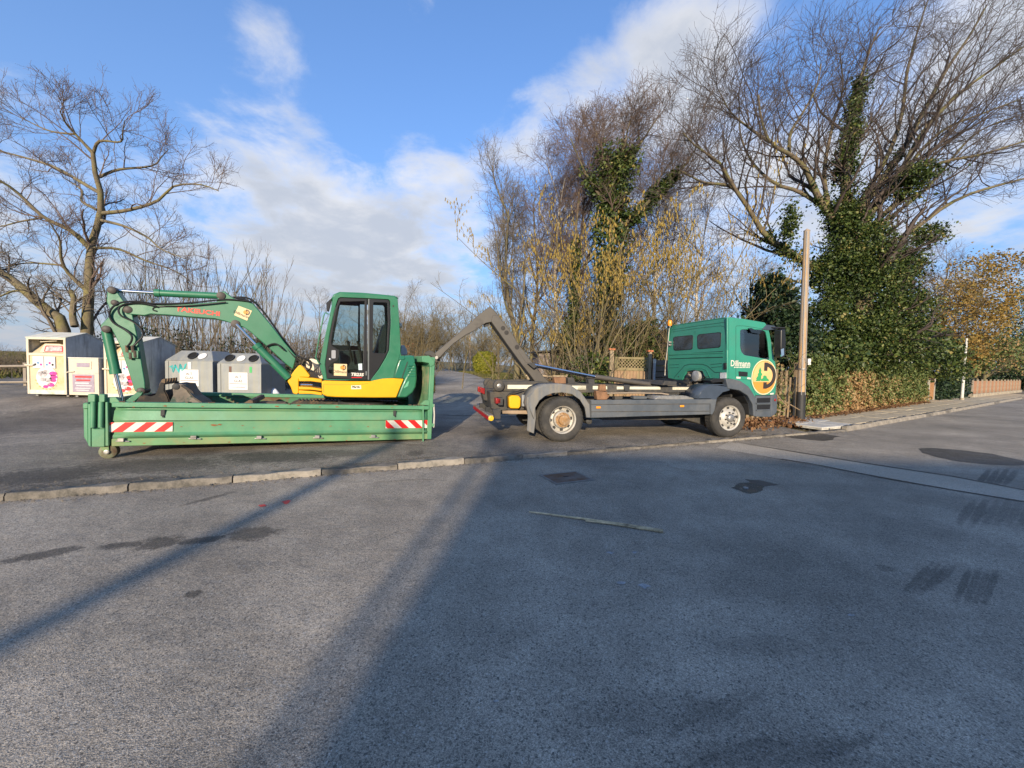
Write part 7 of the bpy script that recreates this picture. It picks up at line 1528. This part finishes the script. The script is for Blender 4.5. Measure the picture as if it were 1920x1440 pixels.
def clothing_bin(px, py, Y, label, red=False):
    c = at(px, py, Y); r_ = thing('clothing_bin', label, 'clothing bin', (c.x, c.y, gz(c.x, c.y)), rad(-1), group='clothing bins at the field edge'); W_, D_, H_ = 1.22, 1.12, 1.98
    z0 = .07
    MB().prism([(0, z0), (D_, z0), (D_, H_ - .2), (D_ * .5, H_), (.0, H_ - .17)], 0, 1).v
    def side(x0, x1, name, m):                      # pentagon across the depth
        b = MB(); poly = [(0, z0), (D_, z0), (D_, H_ - .22), (D_ * .5, H_ - .015), (0, H_ - .18)]; n = 5
        b.add([(x0, y, z) for y, z in poly] + [(x1, y, z) for y, z in poly], [(0, 1, 2, 3, 4), (9, 8, 7, 6, 5)] + [(i, (i + 1) % 5, 5 + (i + 1) % 5, 5 + i) for i in range(5)]); return b.build(name, m, r_)
    side(-.03, 0, 'side_wall', M_GALV); side(-W_, -W_ + .03, 'side_wall', M_GALV)
    MB().bb((-W_ + .03, D_ - .03, z0), (-.03, D_, H_ - .22)).build('back_wall', M_GALV, r_)
    b = MB(); b.add([(x, y, z) for x in (-W_ - .02, .02) for y, z in ((-.03, H_ - .19), (D_ * .5, H_), (D_ + .03, H_ - .24))], [(0, 3, 4, 1), (1, 4, 5, 2)]); b.build('lid', M_LID, r_, solid=.02)
    MB().bb((-W_ + .03, .0, z0), (-.03, .02, 1.26)).build('front_door', M_CRM, r_, bevel=.006)
    for a_, b2_ in (((-W_, -.025, z0), (-W_ + .07, -.001, H_ - .18)), ((-.07, -.025, z0), (0, -.001, H_ - .18)), ((-W_ + .07, -.022, 1.24), (-.07, -.001, 1.32)), ((-W_ + .07, -.022, H_ - .25), (-.07, -.001, H_ - .19)), ((-W_ + .07, -.022, z0), (-.07, -.001, z0 + .13))):
        MB().bb(a_, b2_).build('front_frame', M_CRM2 if a_[2] > z0 + .01 or a_[0] in (-W_, -.07) else M_LID, r_, bevel=.006)
    # chute inside the opening: sloping cream flap with red-edged notice
    b = MB(); b.add([(-W_ + .03, .02, 1.27), (-.03, .02, 1.27), (-.03, .5, 1.72), (-W_ + .03, .5, 1.72)], [(0, 1, 2, 3)]); b.build('chute_flap', M_CRM, r_, solid=.02)
    fl = MB().prism(rounded([(-W_ + .36, 1.34), (-.1, 1.34), (-.1, 1.56), (-.2, 1.60), (-W_ + .52, 1.60)], .06), .018, .028).build('chute_notice', M_CRM2, r_); MB().prism(rounded([(-W_ + .50, 1.36), (-.12, 1.36), (-.12, 1.55), (-W_ + .56, 1.55)], .04), .012, .016).build('notice_border', M_PRED, fl); MB().prism(rounded([(-W_ + .54, 1.38), (-.15, 1.38), (-.15, 1.53), (-W_ + .60, 1.53)], .03), .008, .011).build('notice_face', M_PGREY, fl)
    MB().tube([(-W_ + .3, .1, 1.66), (-.4, .1, 1.70)], .014, 6).build('chute_handle', M_CRM2, r_)
    # posters
    for x, m_ in ((-.86, 0), (-.50, 1)):
        p_ = MB().bb((x - .17, -.026, .86), (x + .17, -.022, 1.22)).build('poster', M_PAPER, r_)
        for k in range(3): MB().prism(disc((x - .09 + .09 * k, .97 + .05 * (k % 2)), .035), -.029, -.0265).build('poster_print', (M_INK, M_PBLUE, M_MAG)[(k + m_) % 3], p_)
    for k in range(2): pass
    em_ = MB().prism(disc((-.62, .58), .33, 32), -.012, -.004).build('round_picture', M_PAPER, r_); mm = M_PRED if red else M_MAG
    for (x, z, q, m2_) in ((-.76, .68, .13, M_PGREY), (-.66, .74, .10, M_PGREY), (-.74, .52, .09, M_PGREY), (-.56, .50, .10, M_PGREY), (-.64, .40, .10, M_PAPER), (-.42, .70, .10, mm), (-.40, .60, .09, M_MAG), (-.42, .50, .08, mm), (-.50, .36, .09, mm), (-.66, .30, .07, mm), (-.47, .64, .03, M_INK), (-.50, .56, .035, M_INK)): MB().prism(disc((x, z), q * .7, 14, q * 1.2), -.016, -.0125).build('picture_print', m2_, em_)
    for k in range(9):
        t = math.pi + math.pi * (k + .8) / 10.2; MB().box((-.62 + .37 * math.cos(t), -.006, .58 + .37 * math.sin(t)), (.045, .004, .03)).build('picture_caption', mat('caption_green', (.35, .36, .12), .6), em_)
    MB().box((-W_ + .12, -.05, .95), (.26, .06, .05)).build('door_latch', M_CRM2, r_, bevel=.012)
    for x in (-W_ + .1, -.15): MB().bb((x, .1, 0), (x + .08, .2, z0)).build('foot', M_STEEL, r_); MB().bb((x, D_ - .2, 0), (x + .08, D_ - .1, z0)).build('foot', M_STEEL, r_)
clothing_bin(127, 740, 12.15, 'cream clothing bin with open chute nearest the field, pink and purple picture on the door')
clothing_bin(271, 742, 12.2, 'cream clothing bin partly hidden by the excavator arm, red picture on the door', True)
c = at(130, 740, 12.12); sbn = thing('small_textile_bin', 'smaller cream collection box with a lilac notice standing between the two clothing bins', 'collection box', (c.x, c.y, gz(c.x, c.y)), rad(-1)); wS = at(187, 740, 12.12).x - c.x
MB().bb((0, .02, .07), (wS, .95, 1.18)).build('body', M_GALV, sbn, bevel=.012); MB().bb((.0, -.005, .07), (wS, .018, 1.18)).build('front', M_CRM2, sbn, bevel=.008); MB().bb((-.01, -.01, 1.182), (wS + .01, .96, 1.215)).build('lid', M_LID, sbn, bevel=.008)
wf = MB().bb((wS * .24, -.02, .86), (wS * .78, -.006, 1.10)).build('window_frame', M_CRM2, sbn, bevel=.006); MB().bb((wS * .30, -.026, .92), (wS * .73, -.021, 1.05)).build('window', M_PLIL, wf)
MB().bb((0.02, -.012, .73), (wS - .02, -.006, .745)).build('door_gap', M_PGREY, sbn)
nt_ = MB().bb((wS * .13, -.012, .16), (wS * .86, -.006, .70)).build('notice', M_PLIL, sbn)
for k, (z, h_) in enumerate(((.60, .055), (.50, .045), (.42, .03), (.35, .018), (.27, .018), (.21, .018))): MB().bb((wS * (.22 + .04 * (k % 2)), -.0155, z), (wS * (.78 - .05 * (k % 3)), -.0125, z + h_)).build('notice_line', M_PRED if k < 2 else M_PAPER, nt_)
MB().tube([(-.06, -.03, .74), (.05, -.04, .77), (.2, -.03, .78)], .016, 6).build('latch', M_CRM2, sbn, smooth=60)
for x in (.08, wS - .16): MB().bb((x, .1, 0), (x + .08, .8, .07)).build('foot', M_STEEL, sbn)
# ---- glass containers
M_GLB = mat('glass_bin_grey', (.235, .245, .245), .5, metal=.25, var=.14, scale=2.5, stain=(.30, .29, .235), stain_amt=.35, stain_scale=1.8, stain_soft=.2, streak=True)
M_GLS = mat('glass_bin_side', (.12, .135, .16), .6, metal=.2, var=.15); M_TURQ = mat('graffiti_turquoise', (.07, .50, .48), .5, var=.15)
def glass_bin(px0, px1, pyt, Y, label, holes, graffiti):
    a_ = at(px0, pyt, Y); c_ = at(px1, pyt, Y); W_ = c_.x - a_.x; z0 = gz(c_.x, Y); H_ = a_.z - z0; r_ = thing('glass_container', label, 'glass container', (a_.x, Y, z0), rad(0), group='glass recycling containers'); hs = H_ - .33
    MB().bb((0, 0, .08), (W_, 1.35, hs)).build('body', M_GLB, r_, bevel=.015)
    b = MB(); b.add([(-.01, -.01, hs), (W_ + .01, -.01, hs), (W_ + .01, 1.36, hs), (-.01, 1.36, hs), (.26, .30, H_), (W_ - .26, .30, H_), (W_ - .26, 1.05, H_), (.26, 1.05, H_)], [(0, 1, 5, 4), (1, 2, 6, 5), (2, 3, 7, 6), (3, 0, 4, 7), (4, 5, 6, 7), (3, 2, 1, 0)]); rf_ = b.build('roof', M_GLB, r_, bevel=.015)
    for x0, x1 in ((.0, .10), (W_ - .10, W_)): MB().bb((x0, -.02, .08), (x1, -.001, hs - .02)).build('corner_strip', M_GLB, r_)
    sl = math.atan2(.33, .31); R_ = Matrix.Rotation(-(math.pi / 2 - sl), 3, 'X')
    for fx_, kind in holes:
        x = W_ * fx_; cy, cz = .13, hs + .16
        b = MB().lathe([(.06, .0), (.145, -.004), (.145, -.03), (.118, -.03), (.118, -.005)] if kind else [(.02, -.002), (.13, -.004), (.13, .0)], (0, 0, 0), 'V', 22); b.v = [tuple(R_ @ Vector(p) + Vector((x, cy - .015, cz))) for p in b.v]
        o_ = b.build('inlet' if kind else 'round_badge', M_BLACK if kind else M_PAPER, r_, smooth=40)
        if kind:
            b = MB().lathe([(.01, -.006), (.116, -.006), (.116, .0)], (0, 0, 0), 'V', 22); b.v = [tuple(R_ @ Vector(p) + Vector((x, cy - .02, cz))) for p in b.v]; b.build('inlet_mouth', mat('void_black', (.004, .004, .004), .95), o_)
        else:
            b = MB().lathe([(.115, -.007), (.115, -.005), (.10, -.005), (.10, -.007)], (0, 0, 0), 'V', 22, close=True); b.v = [tuple(R_ @ Vector(p) + Vector((x, cy, cz))) for p in b.v]; b.build('badge_ring', M_PRED, o_)
    nx = W_ * (.5 if graffiti else .47); nt_ = MB().bb((nx - .30, -.012, hs * .42), (nx + .30, -.002, hs * .80)).build('notice', M_PAPER, r_)
    text_mesh('lettering', 'ALT', .115, M_INK, nt_, (nx, -.0135, hs * .70)); text_mesh('lettering', 'GLAS', .115, M_INK, nt_, (nx, -.0135, hs * .61)); MB().bb((nx - .28, -.0145, hs * .545), (nx + .28, -.0125, hs * .555)).build('notice_rule', M_INK, nt_)
    for k in range(7): MB().bb((nx - .26 + .077 * k, -.0145, hs * .775), (nx - .21 + .077 * k, -.0125, hs * .785)).build('notice_print', M_PGREY, nt_)
    MB().bb((nx - .22, -.0145, hs * .46), (nx + .22, -.0125, hs * .49)).build('notice_print', M_PGREY, nt_)
    for x in (.5, W_ - .5):
        pts = [(x + .1 * math.cos(t_ / 8 * 2 * math.pi), .68, H_ + .09 + .1 * math.sin(t_ / 8 * 2 * math.pi)) for t_ in range(9)]; MB().tube(pts, .013, 6).build('lifting_eye', M_STEEL, r_, smooth=60)
    for x in (.12, W_ - .24): MB().bb((x, .1, 0), (x + .12, 1.25, .08)).build('foot', M_STEEL, r_)
    if graffiti:
        for gx0, gz0, gw, n_ in ((.13, hs * .82, .5, 9), (.15, hs * .28, .85, 13)):
            pts = [(gx0 + gw * i / n_ , -.006, gz0 + .11 * math.sin(i * 2.3) + .05 * math.cos(i * 4.1)) for i in range(n_ + 1)]
            for i_ in range(2): MB().tube([(x + .03 * i_, y, z + .05 * i_ * math.sin(j_)) for j_, (x, y, z) in enumerate(pts)], .017, 4).build('graffiti', M_TURQ, r_)
        MB().bb((.15, -.004, hs * .19), (.9, -.001, hs * .23)).build('graffiti', M_TURQ, r_)
        MB().bb((nx - .04, -.012, hs * .81), (nx + .06, -.002, hs * .97)).build('drip_label', M_PAPER, r_)
    else:
        MB().bb((.36, -.006, hs * .80), (.44, -.002, hs * .93)).build('bottle_mark', mat('brown_mark', (.12, .06, .04), .6), r_); MB().bb((W_ - .38, -.006, hs * .80), (W_ - .30, -.002, hs * .93)).build('bottle_mark', mat('green_mark', (.05, .35, .10), .6), r_)
glass_bin(310, 399, 656, 12.7, 'grey glass container with turquoise graffiti on its front', ((.52, 1), (.72, 0)), True)
glass_bin(408, 490, 661, 12.75, 'grey glass container with two black inlets and green bottle mark', ((.22, 1), (.48, 0), (.77, 1)), False)
pk = at(506, 733, 13.4); bag = thing('rubbish_bag', 'crumpled white plastic bag with dark letters lying beside the glass containers', 'bag', (pk.x, pk.y, gz(pk.x, pk.y)))
hz_ = max(pk.z - gz(pk.x, pk.y), 0) + .12; V = []; n = 14; m_ = 7
for i in range(m_ + 1):
    for j in range(n):
        f = math.pi * i / m_; a_ = 2 * math.pi * j / n; q = 1 + .12 * math.sin(3 * a_ + i) + .08 * math.cos(5 * a_ - i * 2); V.append((.36 * math.cos(f) * 1.0, .2 * math.sin(f) * math.cos(a_) * q, hz_ * .5 + hz_ * .5 * math.sin(f) * math.sin(a_) * q))
MB().add(V, [(i * n + j, i * n + (j + 1) % n, (i + 1) * n + (j + 1) % n, (i + 1) * n + j) for i in range(m_) for j in range(n)]).build('sack', mat('white_plastic', (.66, .66, .68), .4, var=.1), bag, smooth=50)
text_mesh('lettering', 'TIP', .13, M_INK, bag, (-.12, -.225, hz_ * .55)); MB().tube([(.34, 0, hz_ * .5), (.44, -.01, hz_ * .55)], [.07, .03], 8).build('sack_neck', M_PRED, bag)
# ---- field fence with two rails
ff = thing('field_fence', 'weathered two-rail wooden fence between the bins and the field', 'fence', at(-60, 700, 15.4)); fz = ff.location.copy()
ra, rb = at(-140, 690, 15.4), at(60, 686, 15.4); M_RAIL = mat('rail_grey', (.24, .20, .16), .85, var=.25)
for y in (686, 716):
    a_, b2_ = at(-200, y + 3, 15.2), at(56, y, 15.2); MB().tube([a_ - fz, b2_ - fz], .045, 8).build('rail', M_RAIL, ff, smooth=60)
for x in (-160, -60, 45):
    t_ = at(x, 680, 15.28); MB().bb((t_.x - fz.x - .06, t_.y - fz.y, gz(t_.x, t_.y) - fz.z - .1), (t_.x - fz.x + .06, t_.y - fz.y + .1, t_.z - fz.z)).build('post', M_RAIL, ff, bevel=.008)

# ---- grass verges
def verge(name, label, pts, n, h=.12):
    T_ = rng.random(n); i = (T_ * (len(pts) - 1)).astype(int); f = T_ * (len(pts) - 1) - i; A = np.array([p[0] for p in pts]); Bq = np.array([p[1] for p in pts]); s_ = rng.random(n)[:, None]
    l = A[i] * (1 - f[:, None]) + A[np.minimum(i + 1, len(A) - 1)] * f[:, None]; r_ = Bq[i] * (1 - f[:, None]) + Bq[np.minimum(i + 1, len(A) - 1)] * f[:, None]; c = l * (1 - s_) + r_ * s_; z = g(c[:, 0], c[:, 1]) - .03
    base = np.stack([c[:, 0], c[:, 1], z], -1); d = np.stack([rng.normal(0, .35, n), rng.normal(0, .35, n), np.ones(n)], -1); L2 = h * (.5 + rng.random(n)); w = rng.normal(size=(n, 3)); w[:, 2] = 0; w = unit(w) * (.012 + .01 * rng.random(n))[:, None] * (h / .12)
    V = np.stack([base - w, base + w, base + d * L2[:, None]], 1).reshape(-1, 3); o_ = npmesh(name, V, np.arange(3 * n).reshape(-1, 3), L_GRASS, None, var=np.repeat(rng.random(n), 3)); return tag(o_, label, 'grass', kind='stuff')
verge('grass_verge', 'rough grass verge along the left edge of the lane', [((-5.4, 13.5), (-3.5, 13.2)), ((-5.8, 20), (-3.8, 19.5)), ((-8.5, 29), (-5.6, 29)), ((-14, 47), (-10, 47))], 16000, .16)
verge('grass_verge', 'mossy grass verge along the right edge of the lane', [((2.6, 13.2), (4.5, 13.6)), ((.4, 18.2), (3.2, 19)), ((-2.0, 29), (1.5, 30)), ((-6.4, 47), (-2.0, 48))], 16000, .14)
verge('field_grass', 'dry straw-coloured grass of the field behind the rail fence', [((-40, 20), (-24, 15.8)), ((-60, 45), (-20, 26)), ((-90, 70), (-28, 45))], 22000, .3)
# ---- behind the camera: poles known by their shadows, houses and tree added for shade
M_BR = mat('house_brick', (.36, .17, .10), .9, var=.2, scale=5); HX = -3.2; HY = -25.5
ho = thing('shade_house', 'unseen brick house with pitched tile roof, added across the street to cast shade', 'house', (HX, HY - 8, 0))  # unseen house, sized so that its shade reaches the kerb
MB().bb((0, 0, 0), (17, 8, 5.6)).build('wall', M_BR, ho); rf = MB(); rf.add([(-.3, -.4, 5.5), (17.3, -.4, 5.5), (17.3, 4, 9.9), (-.3, 4, 9.9), (17.3, 8.4, 5.5), (-.3, 8.4, 5.5)], [(0, 1, 2, 3), (3, 2, 4, 5), (0, 3, 5), (1, 4, 2)]); rf.build('roof', MATS['red_roof'], ho, solid=.15)
for x in (1.5, 5, 8.5, 12, 14.8):
    for z_ in (1.0, 3.5):
        w_ = MB().bb((x, 7.98, z_), (x + 1.2, 8.05, z_ + 1.3)).build('window', M_WHITE, ho); MB().bb((x + .1, 8.052, z_ + .1), (x + 1.1, 8.06, z_ + 1.2)).build('pane', MATS['house_pane'], w_)
h2 = thing('shade_terrace', 'unseen brick terrace house added across the street to shade the road', 'house', (HX + 18.0, HY - 8, 0), rad(-3)); MB().bb((0, 0, 0), (30, 8, 5.8)).build('wall', M_BR, h2); rf = MB(); rf.add([(-.3, -.4, 5.7), (30.3, -.4, 5.7), (30.3, 4, 9.4), (-.3, 4, 9.4), (30.3, 8.4, 5.7), (-.3, 8.4, 5.7)], [(0, 1, 2, 3), (3, 2, 4, 5), (0, 3, 5), (1, 4, 2)]); rf.build('roof', MATS['red_roof'], h2, solid=.15)  # unseen, turned and sized to shade the right of the road
tx = math.tan(SUN_AZ)
pl = thing('street_pole', 'wooden telegraph pole beside the added brick house across the street', 'utility pole', (-2.72 - tx * (4 + 24), -24, 0)); MB().tube([(0, 0, 0), (0, 0, 9.0)], [.15, .11], 12).build('shaft', M_POLE, pl, smooth=60); MB().lathe([(.115, -.02), (.03, .06)], (0, 0, 9.0), 'W', 12).build('pole_cap', M_POLE, pl)
pl2 = thing('street_lamp', 'slim steel street lamp in front of the added brick house across the street', 'street lamp', (-.78 - tx * (4 + 21), -21, 0)); MB().tube([(0, 0, 0), (0, 0, 7.9)], [.075, .05], 10).build('shaft', M_STEEL, pl2, smooth=60); MB().lathe([(.05, 0), (.22, .06), (.16, .2), (.04, .26)], (0, 0, 7.9), 'W', 14).build('lamp_head', M_WHITE, pl2)
b_ = Vector((-2.5, -20.5, 0)); m_ = smooth_path([b_, b_ + Vector((.1, 0, 2)), b_ + Vector((-.1, .1, 4)), b_ + Vector((.1, 0, 7.4))], 14)
lb_, lr_ = grow(m_[None], np.linspace(.13, .03, 14)[None], 11, 2.4, ang=(30, 60), t0=.2, k=14, wig=.07, up=.05, rr=.5, rmin=.02)
bare_tree('bare_tree', 'unseen small bare street tree added at the corner of the brick house to soften its shade', b_, [(m_, .13, .03)] + [(lb_[i], lr_[i][0], .012) for i in range(11)], [dict(m=9, length=1.1, k=6, wig=.16, up=.05, rmin=.010), dict(m=8, length=.6, k=5, wig=.2, rmin=.007)], M_BARK, M_TWIG_G)  # unseen tree, put in to soften the edge of the house shade
